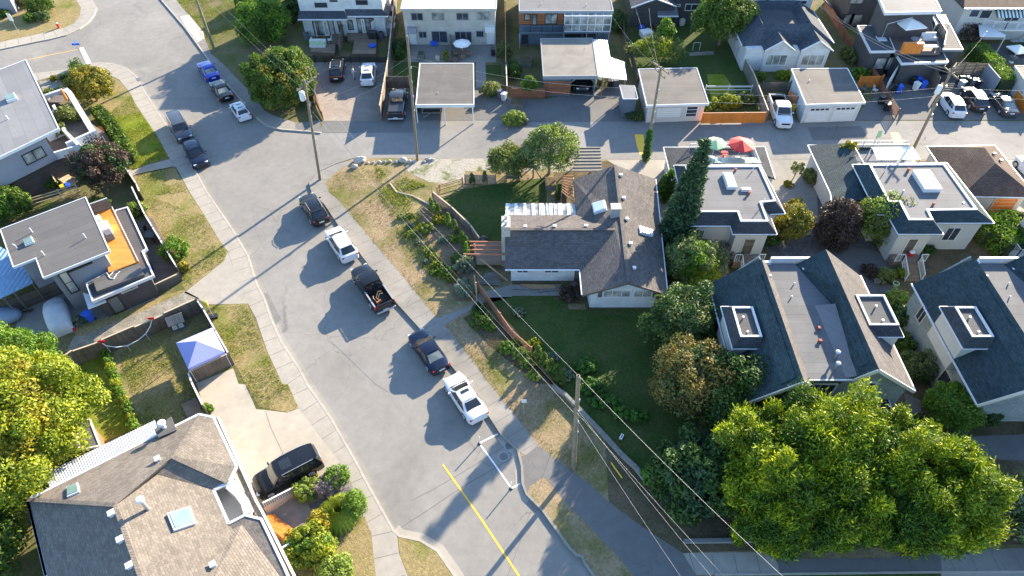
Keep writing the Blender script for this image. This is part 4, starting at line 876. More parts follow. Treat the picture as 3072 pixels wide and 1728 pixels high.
slopes(n1,[[Vector((e0,y0-1.1,ez)),Vector((e1,y0-1.1,ez)),Vector((e1-.5,y0,tz)),Vector((xl-.2,y0,tz))],[Vector((e0,y0-1.1,ez)),Vector((xl-.2,y0,tz)),Vector((xl-.2,y0+2,tz)),Vector((e0,y0+2,ez))],[Vector((e1+.02,y0-.7,ez+.25)),Vector((e2,y0-.7,ez+.25)),Vector((xr-.2,y0,tz+.25)),Vector((e1-.4,y0,tz+.25))],[Vector((e2,y0-.7,ez+.25)),Vector((e2,y0+2,ez+.25)),Vector((xr-.2,y0+2,tz+.25)),Vector((xr-.2,y0,tz+.25))]],'roof_slate')
edge_trim(n1,[(Vector((e0,y0-1.12,ez)),Vector((e1,y0-1.12,ez))),(Vector((e1,y0-.72,ez+.25)),Vector((e2,y0-.72,ez+.25)))],'white_metal')
for s in('b 440,20 540,55','b 555,0 615,12','b 750,0 845,35'):opening(n1,A,B,s,frame='black',pane='glass',mull=1)
for s,ml in(('b 420,150 605,272',3),('b 610,150 655,240',0),('b 685,150 740,225',0),('b 755,135 905,248',3)):opening(n1,A,B,s,frame='black',pane='glass_curtain',mull=ml)
for s in('b 500,155 560,268','b 790,140 832,245'):opening(n1,A,B,s,frame='white',pane='glass_curtain',mull=0,name='french_door',off=.06,fw=.16)
for s,tw_ in(('b 440,152',-65),('b 880,140',60)):
 x_,_=YW(y0,s)[0];m=Matrix.Rotation(R(tw_),3,'Z');q=Vector((x_,y0-.4,0));obj('open_door',MB().box(q+Vector((0,0,1.3)),(.7,.06,2.1),R(tw_)),M['white'],n1)
def deck(label,s,z,mat,name='deck'):
 p=P(s,z);t=thing(name,label,'deck',v3(p[0],GZ));obj('boards',MB().prism(p,z-.14,z),M[mat],t)
 obj('skirt',MB().prism(inset(p,.06),0,z-.143),M[mat],t);return t
deck('brown timber deck with a white outdoor sofa behind the duplex','b 415,330 600,330 595,400 412,390',.5,'deck')
deck('long brown timber deck with a blue tub behind the duplex','b 690,240 910,240 905,405 725,405 740,300 690,300',.5,'deck')
deck('upper brown deck step by the open french doors','b 560,262 655,255 640,330 600,330 560,320',.45,'deck')
fence('fence','wooden privacy fence between the two decks of the white duplex',P('b 672,250 640,420',GZ),1.7,'fence_wood')
fence('fence','tall board fence between the white duplex and the beige block',P('b 1075,-80 1010,560 950,912',GZ),1.9,'fence_wood',cap='wood_pale')
fence('fence','short board fence at the head of the dark pickup parking slot',P('b 985,668 1160,668',GZ),1.6,'fence_wood')
fence('fence','narrow leaning fence strip between the paver drive and the hedge',P('b 395,520 455,790 508,905',GZ),1.0,'fence_red')
fence('metal_fence','black metal fence across the head of the paver drive',P('b 385,475 990,478',GZ),1.0,'black','slat',step=1.2)
sf=thing('outdoor_sofa','white outdoor sofa with pale green cushions on the left deck','sofa',v3(P1('b 470,350',.5),.5));q=P1('b 470,350',.5)
obj('base',MB().box((q.x,q.y,.72),(2.1,.8,.4)),M['white'],sf);obj('backrest',MB().box((q.x,q.y+.4,.95),(2.1,.15,.8)),M['white'],sf);obj('side',MB().box((q.x-1.0,q.y+.6,.9),(.15,1.2,.7)),M['white'],sf)
for k in range(3):obj('cushion',MB().box((q.x-.65+k*.65,q.y-.03,.97),(.6,.65,.12)),M['cloth_green'],sf,bevel=.03)
patio_chair('white armchair on the left deck beside the coffee table',P1('b 560,320',.5),.5,R(-60),'white');patio_table('dark low coffee table between the sofa and armchair',P1('b 510,335',.5),.5,.4,'plastic_grey',False,h=.4)
for s,z_,lb in(('b 385,290',GZ,'round dark heat pump left of the french doors'),('b 945,285',GZ,'round dark heat pump at the right end of the white duplex')):
 q=P3(s,z_)[0];t=thing('heat_pump',lb,'heat pump',q);obj('body',MB().lathe(q,[(.42,0),(.42,.75),(.38,.8)],14),M['plastic_grey'],t);obj('grille',MB().lathe(q+U3*.8,[(.3,0),(.28,.03)],12),M['black'],t)
q=P3('b 880,350',.5)[0];t=thing('tub','flat round blue paddling tub on the right deck','tub',q);obj('body',MB().lathe(q,[(.45,0),(.52,.18),(.48,.18),(.44,.08)],16),M['plastic_blue'],t);obj('lid',MB().lathe(q,[(.46,.19),(.44,.22)],16),M['plastic_blue'],t)
q=P1('b 885,290',.5);t=thing('barbecue','black covered barbecue on the right deck against the duplex','barbecue',v3(q,.5));obj('cover',MB().box((q.x,q.y,1.05),(1.2,.6,1.1)),M['black'],t,bevel=.1);obj('shelf',MB().box((q.x,q.y,1.1),(1.6,.45,.05)),M['black'],t)
for k,s in enumerate(('b 1020,60','b 1018,140','b 1015,190')):q=P3(s,1.2)[0];t=thing('garden_box',('dark storage box furthest back between duplex and fence','dark storage box in the middle between duplex and fence','grey storage box nearest the deck between duplex and fence')[k],'box',v3(q,GZ));obj('body',MB().box((q.x,q.y,.6),(1.1,1.6,1.1)),M['plastic_grey'],t);obj('lid',MB().box((q.x,q.y,1.18),(1.2,1.7,.06)),M['grey_metal'],t)
y0=P1('b 1135,338',GZ).y;(xl,_),(xr,_)=YW(y0,'b 1120,200 1806,200');tz=YW(y0,'b 1400,72')[0][1]
n2=thing('beige_townhouses','long beige two storey townhouse block with bright white roof','house',(xl,y0));A,B=F(xl,xr,y0)
walls(n2,rect(xl,y0,xr,y0+12),0,tz-.05,'beige_siding');flat_roof(n2,rect(xl-.2,y0-.3,xr+.2,y0+12),tz+.22,'mem_white','beige_siding',0,.3,.05,.12)
for s in('b 1165,95 1265,155','b 1322,95 1425,153','b 1508,95 1607,152','b 1665,88 1765,150'):opening(n2,A,B,s,pane='glass_curtain' if '1322' in s or '1665' in s else 'glass',frame='grey_metal')
for s,ml in(('b 1225,235 1293,287',1),('b 1320,232 1450,322',1),('b 1497,235 1632,325',2),('b 1658,230 1722,280',0)):opening(n2,A,B,s,frame='grey_metal',mull=ml)
opening(n2,A,B,'b 1155,255 1215,345',mull=0,frame='white',pane='white',name='door',handle=True);opening(n2,A,B,'b 1740,232 1800,335',mull=0,frame='white',pane='white',name='door',handle=True)
block(n2,A,B,'b 1138,198 1213,238',depth=.7,mat='grey_metal',name='door_canopy');block(n2,A,B,'b 1728,192 1803,235',depth=.5,mat='white',name='door_canopy')
for s in('b 1285,40','b 1636,40'):q=P1(s,tz+.2);stack(n2,q,tz+.2,.05,.35)
fence('fence','thin grey divider fence beside the white parasol',P('b 1470,335 1470,470',GZ),1.5,'fence_grey')
fence('fence','wooden fence along the narrow side path right of the beige block',P('b 1880,-60 1885,560',GZ),1.5,'fence_dark',cap='wood_red')
umbrella('garden_parasol','round off white garden parasol in front of the beige block',P1('b 1560,425',GZ),GZ,1.15,2.15,'cloth_white')
patio_table('round wooden table under the off white parasol',P1('b 1560,425',GZ),GZ,.6,'deck')
for k,(dx,dy,lb)in enumerate(((-.9,0,'left'),(.9,.1,'right'),(0,-.85,'front'))):q=P1('b 1560,425',GZ)+Vector((dx,dy));patio_chair('wooden chair at the %s side of the table under the off white parasol'%lb,q,GZ,math.atan2(dy,dx)-R(90),'wood')
q=P1('b 1250,440',GZ);t=thing('patio_planter','dark planter box with a small bare plant on the left patio','planter',v3(q,GZ));obj('box',MB().box((q.x,q.y,.4),(.85,1.2,.7)),M['plastic_grey'],t);obj('soil',MB().box((q.x,q.y,.76),(.7,1.05,.03)),M['soil'],t)
q=P3('b 1375,450',GZ)[0];t=thing('rain_barrel','round pale lidded barrel behind the flat carport roof','barrel',q);obj('body',MB().lathe(q,[(.3,0),(.36,.35),(.32,.75)],14),M['cream'],t);obj('lid',MB().lathe(q,[(.34,.76),(.3,.82)],14),M['fence_grey'],t)
q=P1('b 1345,345',GZ);t=thing('cushion_box','low blue box against the beige wall','box',v3(q,GZ));obj('body',MB().box((q.x,q.y,.3),(.9,.4,.4)),M['plastic_blue'],t);obj('lid',MB().box((q.x,q.y,.53),(.95,.45,.05)),M['plastic_blue'],t)
q=P1('b 1790,420',GZ);bin_('tall black bin against the right end of the beige block',q,GZ,'black')
n3=thing('open_carport','flat roofed open carport with white fascia and a brown grey roof beside the pole','carport',v3(P1('b 1430,940',GZ),GZ))
RZ=2.6;r=P('b 1235,478 1642,478 1645,790 1205,792',RZ);flat_roof(n3,r,RZ,'mem_garage','white',0,.36,.04,.09)
for s in('b 1640,935','b 1432,942','b 1222,930'):q=P1(s,GZ);obj('post',MB().box((q.x,min(q.y+.05,200),1.13),(.12,.12,2.2)),M['white'],n3)
for q in(r[0]+Vector((.3,-.3)),r[1]+Vector((-.3,-.3))):obj('post',MB().box((q.x,q.y,1.13),(.12,.12,2.2)),M['white'],n3)
obj('side_wall',MB().box((r[0].x+.15,(r[0].y+r[3].y)/2+.8,1.1),(.1,6.2,2.2)),M['dark_siding'],n3)
stack(n3,P1('b 1375,705',RZ),RZ,.05,.25)
q=P1('b 1330,860',GZ);t=thing('utility_trailer','small metal trailer with a dark box under the open carport','trailer',v3(q,GZ))
obj('box',MB().box((q.x,q.y+.6,.75),(1.9,1.3,.7)),M['black'],t,bevel=.05)
mb=MB()
for a,b in(((-1.1,-.5),(1.1,-.5)),((-1.1,.1),(1.1,.1)),((-1.1,-.5),(-1.1,1.5)),((1.1,-.5),(1.1,1.5)),((0,-.5),(-.9,-1.4))):mb.bar((q.x+a[0],q.y+a[1],.5),(q.x+b[0],q.y+b[1],.5),.07)
for x_ in(-1.1,1.1):mb.bar((q.x+x_,q.y-.5,.5),(q.x+x_,q.y-.5,1.1),.05)
mb.bar((q.x-1.1,q.y-.5,1.1),(q.x+1.1,q.y-.5,1.1),.05);obj('frame',mb,M['steel'],t)
for x_ in(-1.05,1.05):obj('wheel',MB().tube([(q.x+x_-.1,q.y+.4,.33),(q.x+x_+.1,q.y+.4,.33)],.3,12),M['rubber'],t)
y0=P1('c 60,335',GZ).y;(xl,_),(xr,_)=YW(y0,'c 52,200 742,200');tz=YW(y0,'c 400,70')[0][1];xs=YW(y0,'c 388,200')[0][0]
n4=thing('cedar_clad_house','slate house with cedar clad upper floor, balcony and white glazed sunroom','house',(xl,y0));A,B=F(xl,xr,y0)
walls(n4,rect(xl,y0,xr,y0+12),0,tz-.35,'blue_siding');flat_roof(n4,rect(xl,y0-.5,xr+.1,y0+12),tz,'mem_mid','grey_metal',0,.3,.04,.1)
block(n4,A,B,'c 58,100 385,188',depth=.06,mat='cedar',name='cladding')
for s,ml in(('c 92,102 140,150',0),('c 248,100 340,180',1)):opening(n4,A,B,s,frame='black',pane='glass_curtain',mull=ml,off=.05)
opening(n4,A,B,'c 150,105 188,188',frame='black',pane='glass_curtain',mull=0,name='door',off=.05,handle=True)
bz=YW(y0-1.3,'c 200,240')[0][1];xe=YW(y0-1.4,'c 740,240')[0][0]
obj('balcony_floor',MB().prism(rect(xl,y0-1.4,xe,y0),bz-.2,bz),M['blue_siding'],n4);railing(n4,[(xl,y0-1.35,bz),(xs,y0-1.35,bz)],1.0,'black',.3)
for x_ in(xl+.1,xs,(xs+xe)/2,xe-.1):obj('post',MB().box((x_,y0-1.3,bz/2-.1),(.14,.14,bz-.2)),M['grey_metal'],n4)
sr=obj('sunroom',MB().prism(rect(xs,y0-1.35,xe,y0-.06),bz,bz+.05),M['white_metal'],n4);mb=MB();gb=MB();zt0=YW(y0-1.35,'c 560,122')[0][1];zt1=tz-.35
for k in range(7):
 x_=xs+(xe-xs)*k/6;mb.bar((x_,y0-1.33,bz),(x_,y0-1.33,zt0),.09);mb.bar((x_,y0-1.33,zt0),(x_,y0-.05,zt1),.09)
for z_ in(bz+.05,bz+1.0,zt0):mb.bar((xs,y0-1.33,z_),(xe,y0-1.33,z_),.09)
mb.bar((xs,y0-.07,zt1),(xe,y0-.07,zt1),.09);obj('frame',mb,M['white_metal'],sr)
gb.bar((xs,y0-1.32,(bz+zt0)/2),(xe,y0-1.32,(bz+zt0)/2),.02,zt0-bz-.1);gb.slab([(xs,y0-1.33,zt0+.03),(xe,y0-1.33,zt0+.03),(xe,y0-.07,zt1+.03),(xs,y0-.07,zt1+.03)],.02)
obj('glass_panel',gb,M['glass_curtain'],sr)
opening(n4,A,B,'c 75,262 120,335',frame='black',mull=0,name='door');opening(n4,A,B,'c 400,255 520,282',frame='black',mull=3);opening(n4,A,B,'c 540,252 630,280',frame='black',mull=1)
for s in('c 222,35','c 560,45'):stack(n4,P1(s,tz),tz,.05,.4)
n5=thing('double_carport','slate garage with dusty beige flat roof and one open car bay','garage',v3(P1('c 440,712',GZ),GZ));RZ=2.85
r=P('c 215,292 607,288 648,573 235,577',RZ);flat_roof(n5,r,RZ,'mem_beige','grey_metal',0,.42,.05,.08);yf=r[3].y+.25;x0,x1=r[3].x+.2,r[2].x-.2
xb=YW(yf,'c 440,650')[0][0];yb=r[0].y-.2
for a_,b_,c_,d_ in((x0,yf,xb,yf+.15),(x0,yf+.15,x0+.15,yb),(x1-.15,yf,x1,yb),(x0+.15,yb-.15,x1-.15,yb),(xb-.15,yf+.15,xb,yb-.15)):obj('wall',MB().prism(rect(a_,b_,c_,d_),0,RZ-.46),M['blue_siding'],n5)
block(n5,*F(x0,x1,yf),'c 245,612 438,712',depth=.08,mat='fence_red',name='door_panel')
mb=MB();mb.slab([Vector((x1-.02,yf-.02,RZ-.46)),Vector((x1-.8,yf-.02,RZ-.46)),Vector((x1-.02,yf-.02,RZ-1.1))],.01)
obj('brace',MB().bar((xb,yf,RZ-.9),(xb+.5,yf,RZ-.5),.2),M['blue_siding'],n5);obj('brace',MB().bar((x1,yf,RZ-.9),(x1-.5,yf,RZ-.5),.2),M['blue_siding'],n5)
lt=thing('corrugated_lean_to','white corrugated lean-to roof beside the slate garage','lean-to',v3(P1('c 740,560',0),GZ));l=P('c 612,295 722,303 740,430 850,468 865,603 655,578',2.7)
obj('roof',MB().prism(l,2.64,2.7),M['poly_white'],lt)
mb=MB()
for k in range(12):a=l[0].lerp(l[5],k/11.0*.98+.01);b=l[1].lerp(l[4],k/11.0*.98+.01);mb.bar(v3(a,2.72),v3(Vector((min(a.x+3.0,a.x+(2.0 if k<5 else 3.2)),a.y)),2.72),.04)
for q in(l[4]+Vector((-.15,.1)),l[5]+Vector((.5,.1)),l[2]+Vector((-.2,.1))):obj('post',MB().box((q.x,q.y,1.33),(.1,.1,2.6)),M['wood_red'],lt)
fence('fence','red board fence along the lane left of the slate garage',P('c 0,745 245,745',GZ),1.35,'fence_red');fence('fence','red board fence below the round green tree beside the slate garage',P('c 245,745 245,650',GZ),1.3,'fence_red')
fence('fence','brown trimmed fence between the beige block and the cedar clad house yards',P('b 1888,560 1895,730',GZ),1.3,'fence_red',cap='cream')
for s,lb in(('c 95,440','raised wooden garden bed highest behind the red fence'),('c 100,470','second raised garden bed behind the red fence'),('c 35,775','wooden planting box on the lane by the red fence')):
 q=P1(s,.5);t=planter(lb,q,GZ,1.0,1.6,.5,0,'fence_grey')
n6=thing('blue_shed','small slate blue shed with pale lean roof on the lane corner','shed',v3(P1('c 890,840',GZ),GZ));RZ=2.6;r=P('c 812,640 925,645 950,742 838,742',RZ)
walls(n6,inset(r,.12),0,RZ-.2,'blue_siding');slopes(n6,[[v3(r[0],RZ),v3(r[1],RZ),v3(r[2],RZ-.12),v3(r[3],RZ-.12)]],'metal_pale' if 'metal_pale' in M else 'mem_pale',.12);edge_trim(n6,[(v3(r[i],RZ-.06),v3(r[(i+1)%4],RZ-.06))for i in range(4)],'white_metal',.06,.14,'fascia')
y0=P1('c 1100,205',GZ).y;(xl,_),(xc,_),(xr,_)=YW(y0,'c 905,150 1210,150 1480,150');
n7=thing('charcoal_house','charcoal sided house with grey hip roof and small porch behind the lawn','house',(xl,y0));A,B=F(xl,xr,y0+1.2)
walls(n7,rect(xl,y0,xc,y0+10),0,3.0,'dark_siding');walls(n7,rect(xc,y0+1.2,xr,y0+10),0,4.0,'dark_siding')
xg=(xl+xc)/2;ze,zr=3.05,4.3
slopes(n7,[[(xl-.4,y0-.5,ze),(xg,y0-.5,zr),(xg,y0+9,zr),(xl-.4,y0+9,ze)],[(xc+.1,y0-.5,ze+.2),(xg,y0-.5,zr),(xg,y0+9,zr),(xc+.1,y0+9,ze+.2)]],'roof_slate')
obj('gable_wall',MB().add([(xl,y0,3),(xc,y0,3),(xg,y0,zr-.15),(xl,y0+.1,3),(xc,y0+.1,3),(xg,y0+.1,zr-.15)],[(0,1,2),(5,4,3),(0,3,4,1),(1,4,5,2),(2,5,3,0)]),M['dark_siding'],n7)
edge_trim(n7,[((xl-.4,y0-.52,ze),(xg,y0-.52,zr)),((xc+.1,y0-.52,ze+.2),(xg,y0-.52,zr))],'white_metal')
slopes(n7,[[(xc,y0+.8,4.0),(xr+.4,y0+.8,4.0),(xr+.4,y0+9,5.8),(xc,y0+9,5.8)]],'roof_slate');edge_trim(n7,[((xc,y0+.78,4.0),(xr+.4,y0+.78,4.0))],'white_metal')
pr=YW(y0-.9,'c 1100,120 1255,122');zp=pr[0][1];slopes(n7,[[(pr[0][0],y0-1.0,zp),(pr[1][0],y0-1.0,zp),(pr[1][0],y0+1.2,zp+.7),(pr[0][0],y0+1.2,zp+.7)]],'mem_mid',.12,'porch_roof');edge_trim(n7,[((pr[0][0],y0-1.0,zp),(pr[1][0],y0-1.0,zp))],'white_metal')
obj('post',MB().box((pr[1][0]-.2,y0-.8,zp/2-.1),(.12,.12,zp-.2)),M['dark_siding'],n7);obj('porch_floor',MB().prism(rect(pr[0][0],y0-1,pr[1][0],y0+1.15),0,.5),M['deck_dark'],n7)
opening(n7,A,B,'c 1310,28 1445,80',mull=2);opening(n7,A,B,'c 1240,30 1270,48',mull=0);
for s,sz,mt,lb in(('c 1010,275',(1.6,1.4,.8),'cloth_white','pale crumpled sheet thrown over garden things behind the fruit tree'),('c 1190,262',(1.0,.8,.5),'cloth_white','white board leaning by the back lawn behind the fruit tree'),('c 1280,190',(.7,.5,.9),'cream','small pale cabinet against the charcoal house'),('c 975,235',(.6,.6,.8),'plastic_blue','blue tub beside the charcoal house')):
 q=P3(s,GZ)[0];t=thing('yard_item',lb,'yard item',q);obj('body',MB().box(q+U3*sz[2]/2,sz,R(15)),M[mt],t,bevel=.08);obj('top',MB().box(q+U3*(sz[2]+.03),(sz[0]*.7,sz[1]*.7,.06),R(30)),M[mt],t)
q=P3('c 1385,380',GZ)[0];t=thing('clothes_frame','thin white frame standing on a pale patch of the back lawn','frame',q);mb=MB()
for a,b in(((-.4,0,0),(-.4,0,1.1)),((.5,0,0),(.5,0,1.1)),((-.4,0,1.1),(.5,0,1.1))):mb.bar(q+Vector(a),q+Vector(b),.05)
obj('frame',mb,M['white_metal'],t);onn('bare_patch','c 1330,395 1520,385 1525,412 1340,422','gravel',6)
n8=thing('grey_roof_garage','wide single garage with striped grey flat roof behind the leaning utility pole','garage',v3(P1('c 1240,900',GZ),GZ));RZ=2.5
r=P('c 952,522 1395,512 1486,782 1015,797',RZ);flat_roof(n8,r,RZ,'mem_garage','white_metal',0,.24,.04,.07);w_=inset(r,.3);walls(n8,w_,0,RZ-.25,'stucco_white');A,B=w_[3],w_[2]
opening(n8,A,B,'c 1320,800 1390,880',mull=0,rows=3,frame='white',name='door');opening(n8,A,B,'c 1095,812 1270,882',mull=0,rows=5,frame='cream',pane='white',name='garage_door',fw=.06)
fence('fence','bright orange board fence around the overgrown vegetable bed',P('c 1425,935 1895,930',GZ),1.35,'fence_orange',cap='wood_red');fence('fence','grey board fence running up beside the lawn from the orange fence',P('c 1908,925 1800,640 1690,440',GZ),1.5,'fence_grey',cap='wood_pale')
fence('fence','white rail across the lawn behind the vegetable bed',P('c 1455,700 1800,700',GZ),.9,'white','rail')
for s,pp in(('dark fence by the fruit tree left of the grey roof garage','c 880,400 925,560 935,640'),('dark old fence from the sunroom house down to the fruit tree','c 830,200 850,400')):fence('fence',s,P(pp,GZ),1.3,'fence_dark')
fence('fence','dark slatted fence left of the white pickup',P('d -60,700 150,700',GZ),1.5,'fence_dark','slat')
y0=P1('d 100,540',GZ).y;q=YW(y0,'c 1760,300 d 475,300');xl,xr=q[0][0]+.6,q[1][0]
n10=thing('twin_gable_house','white house with slate grey shingled roof, sunken flat middle and two small gables','house',(xl,y0));
walls(n10,rect(xl,y0+.3,xr,y0+10),0,3.0,'white_siding');ze=3.1;zr=4.9;A,B=F(xl,xr,y0+.3)
xa,xb=P1('d 0,430',ze).x,P1('d 235,430',ze).x;xc,xd=P1('d 270,420',ze).x,P1('d 520,425',ze).x
for xx0,xx1,lb in((xa,xb,0),(xc,xd,1)):
 xm=(xx0+xx1)/2
 slopes(n10,[[(xx0,y0-.4,ze),(xm,y0-.4,ze+1.3),(xm,y0+3.5,ze+1.3),(xx0,y0+3.5,ze)],[(xx1,y0-.4,ze),(xm,y0-.4,ze+1.3),(xm,y0+3.5,ze+1.3),(xx1,y0+3.5,ze)]],'roof_slate')
 obj('gable_wall',MB().prism(rect(xx0+.25,y0,xx1-.25,y0+1),0,2.95),M['white_siding'],n10);obj('gable_wall',MB().add([(xx0+.2,y0-.05,2.95),(xx1-.2,y0-.05,2.95),(xm,y0-.05,ze+1.1),(xx0+.2,y0+.1,2.95),(xx1-.2,y0+.1,2.95),(xm,y0+.1,ze+1.1)],[(0,1,2),(5,4,3),(0,3,4,1),(1,4,5,2),(2,5,3,0)]),M['white_siding'],n10)
 edge_trim(n10,[((xx0,y0-.42,ze),(xm,y0-.42,ze+1.3)),((xx1,y0-.42,ze),(xm,y0-.42,ze+1.3))],'white_metal');A2,B2=F(xx0+.25,xx1-.25,y0)
 L_=xx1-xx0-.5;opening(n10,A2,B2,u=(.35,L_-.35),z=(.9,2.4),mull=2,pane='glass_curtain')
oa=[Vector((xl-.5,y0+1,ze)),Vector((xr+1.3,y0+1.6,ze)),Vector((xr+1.3,y0+10.5,ze)),Vector((xl-.5,y0+10.5,ze))];ia=[Vector((xl+2.2,y0+3.2,zr)),Vector((xr-1.6,y0+3.2,zr)),Vector((xr-1.6,y0+9.6,zr)),Vector((xl+2.2,y0+9.6,zr))]
slopes(n10,[[oa[i],oa[(i+1)%4],ia[(i+1)%4],ia[i]]for i in range(4)],'roof_slate');ib=[Vector((p.x+(.9 if i in(0,3)else-.9),p.y+(.9 if i<2 else-.9),zr-.9))for i,p in enumerate(ia)]
slopes(n10,[[ia[i],ia[(i+1)%4],ib[(i+1)%4],ib[i]]for i in range(4)],'roof_slate');obj('flat_roof',MB().prism(ib,zr-1.2,zr-.85),M['mem_dark'],n10)
edge_trim(n10,[(oa[1],oa[2]),(oa[0],oa[3])],'white_metal')
y1=y0+11.5;q=YW(y1,'c 1840,60 d 320,60');n10b=thing('tall_white_house','tall white sided house with a balcony air conditioner at the top right of centre','house',(q[0][0],y1));walls(n10b,rect(q[0][0],y1,q[1][0],y1+8),0,7.5,'white_siding');A,B=F(q[0][0],q[1][0],y1)
for s in('c 1895,0 1932,40','d -20,0 50,38','d 205,0 290,32'):opening(n10b,A,B,s,mull=1)
p=YW(y1-.5,'d 48,85')[0];obj('air_conditioner',MB().box((p[0],y1-.45,p[1]),(1.0,.5,.8)),M['white'],n10b);slopes(n10b,[[(q[1][0]+2.4,y1-1.2,3.6),(q[1][0],y1-1.2,5.4),(q[1][0],y1+7,5.4),(q[1][0]+2.4,y1+7,3.6)]],'roof_slate')
flat_roof(n10b,rect(q[0][0],y1,q[1][0],y1+8),7.8,'mem_mid','white_metal',.3)
n11=thing('white_double_garage','white double garage with two panelled doors and grey flat roof beside the white pickup','garage',v3(P1('d 450,915',GZ),GZ));RZ=2.62
r=P('d 175,520 600,515 735,775 285,790',RZ);flat_roof(n11,r,RZ,'mem_garage','white_metal',0,.2,.04,.07);w_=inset(r,.22);walls(n11,w_,0,RZ-.2,'white_siding');A,B=w_[3],w_[2]
L_=(B-A).length
for u in((.45,L_/2-.22),(L_/2+.22,L_-.45)):
 f_=opening(n11,A,B,u=u,z=(.12,2.05),mull=0,rows=4,frame='white',pane='white',name='garage_door',fw=.08);mb=MB();e,nn=outward(A,B)
 for k in range(4):c=A+e*(u[0]+.45+k*(u[1]-u[0]-.9)/3)+nn*.06;mb.box((c.x,c.y,1.8),(.42,.02,.24),math.atan2(e.y,e.x))
 obj('pane',mb,M['glass'],f_)
stack(n11,P1('d 310,615',RZ),RZ,.05,.3)
q=P3('d 185,830',GZ)[0];t=thing('yellow_cart','yellow round tub beside the white pickup and white garage','tub',q);obj('body',MB().lathe(q,[(.25,0),(.36,.5),(.32,.5)],14),M['plastic_yellow'],t);obj('rim',MB().lathe(q,[(.38,.48),(.38,.54)],14),M['plastic_yellow'],t)
bd=P3('d 150,720 215,770',1.0);t=thing('plywood_board','tan board leaning on the white garage side wall','board',v3(bd[0],GZ));obj('sheet',MB().bar(bd[0],bd[1],.06,1.5),M['wood_red'],t)
fence('fence','orange slatted fence at the back corner of the white garage',P('d 665,665 835,660',GZ),1.6,'fence_orange','slat');fence('fence','orange slatted fence leaning along the bins down to the lane',P('d 835,690 960,895',GZ),1.2,'fence_red','slat')
for s,lb in(('d 848,785','black bin with silver lid beside the orange slatted fence, rear one'),('d 885,835','black bin with silver lid beside the orange slatted fence, nearer the lane')):bin_(lb,P1(s,GZ),GZ,'black',R(-60))
patio_chair('white garden chair behind the white garage',P1('d 800,700',GZ),GZ,R(30),'white');patio_chair('dark garden chair behind the white garage',P1('d 715,690',GZ),GZ,R(-20),'plastic_grey')
n12=thing('dark_terrace_house','dark modern house with stepped flat roofs and a glass railed terrace','house',v3(P1('d 1000,560',GZ),GZ))
z1=5.8;r=P('d 820,-60 1240,-60 1310,85 885,95',z1+1.4);flat_roof(n12,r,z1+1.4,'mem_mid','white_metal',0,.35);w_=inset(r,.5);walls(n12,w_,0,z1+1.0,'dark_siding')
z2=3.6;l1=P('d 675,195 880,190 960,385 775,388',z2);flat_roof(n12,l1,z2,'mem_dark','white_metal',0,.25);walls(n12,inset(l1,.25),0,z2-.25,'dark_siding')
l2=P('d 1215,100 1370,180 1472,375 1300,372 1250,250',z2);flat_roof(n12,l2,z2,'mem_dark','grey_metal',0,.25);walls(n12,inset(l2,.25),0,z2-.25,'dark_siding')
z3=3.0;l3=P('d 960,400 1310,372 1360,468 1010,478',z3);flat_roof(n12,l3,z3,'mem_dark','white_metal',0,.25);walls(n12,inset(l3,.3),0,z3-.25,'dark_siding')
tr=P('d 880,190 1215,130 1320,300 1300,400 960,402',z2-.1);obj('terrace_floor',MB().prism(tr,z2-.35,z2-.1),M['deck_dark'],n12);walls(n12,inset(tr,.3),0,z2-.36,'dark_siding')
railing(n12,[v3(tr[1],z2-.1),v3(tr[2],z2-.1),v3(tr[3],z2-.1)],1.1,'black',glass='glass_curtain')
pv=P('d 1005,400 1020,300 1175,285 1150,400',z2);obj('planter_wall',MB().prism([pv[0],pv[3],pv[3]+Vector((.1,.5)),pv[0]+Vector((0,.5))],z2-.1,z2+1.2),M['fence_orange'],n12)
wx=inset(l1,.25);opening(n12,wx[3],wx[2],u=(1.0,2.4),z=(1.0,2.6),mull=0,pane='glass_curtain',frame='black');opening(n12,wx[3],wx[2],u=(2.7,(wx[3]-wx[2]).length-.5)if(wx[3]-wx[2]).length>4 else(2.5,3.3),z=(.9,2.7),mull=1,pane='glass_curtain',frame='black')
bk=P('d 590,130 700,100',.1);nb_=walls(n12,rect(P1('d 560,200',GZ).x,P1('d 640,205',GZ).y,P1('d 860,200',GZ).x,P1('d 640,205',GZ).y+8),0,6.2,'dark_siding');A,B=F(P1('d 560,200',GZ).x,P1('d 860,200',GZ).x,P1('d 640,205',GZ).y)
opening(n12,A,B,'d 580,105 630,180',mull=0,pane='glass_curtain',frame='black');opening(n12,A,B,'d 635,105 685,205',mull=0,pane='glass_curtain',frame='black');opening(n12,A,B,'d 620,-10 715,30',mull=1,pane='glass_curtain',frame='black')
u0=P1('d 1010,300',z2);umbrella('cantilever_parasol','square off white cantilever parasol on the dark house terrace',P1('d 1020,290',z2),z2,2.05,2.5,'cloth_white',square=True,cant=P1('d 855,295',z2))
patio_table('glass topped table on the terrace under the square parasol',P1('d 1100,330',z2),z2-.1,.6,'grey_metal');t=thing('terrace_sofa','pale outdoor sofa at the right of the glass railed terrace','sofa',v3(P1('d 1210,290',z2),z2-.1));q=P1('d 1210,290',z2)
obj('base',MB().box((q.x,q.y,z2+.1),(1.8,.8,.4)),M['cloth_white'],t);obj('backrest',MB().box((q.x,q.y+.35,z2+.4),(1.8,.15,.5)),M['cloth_white'],t)
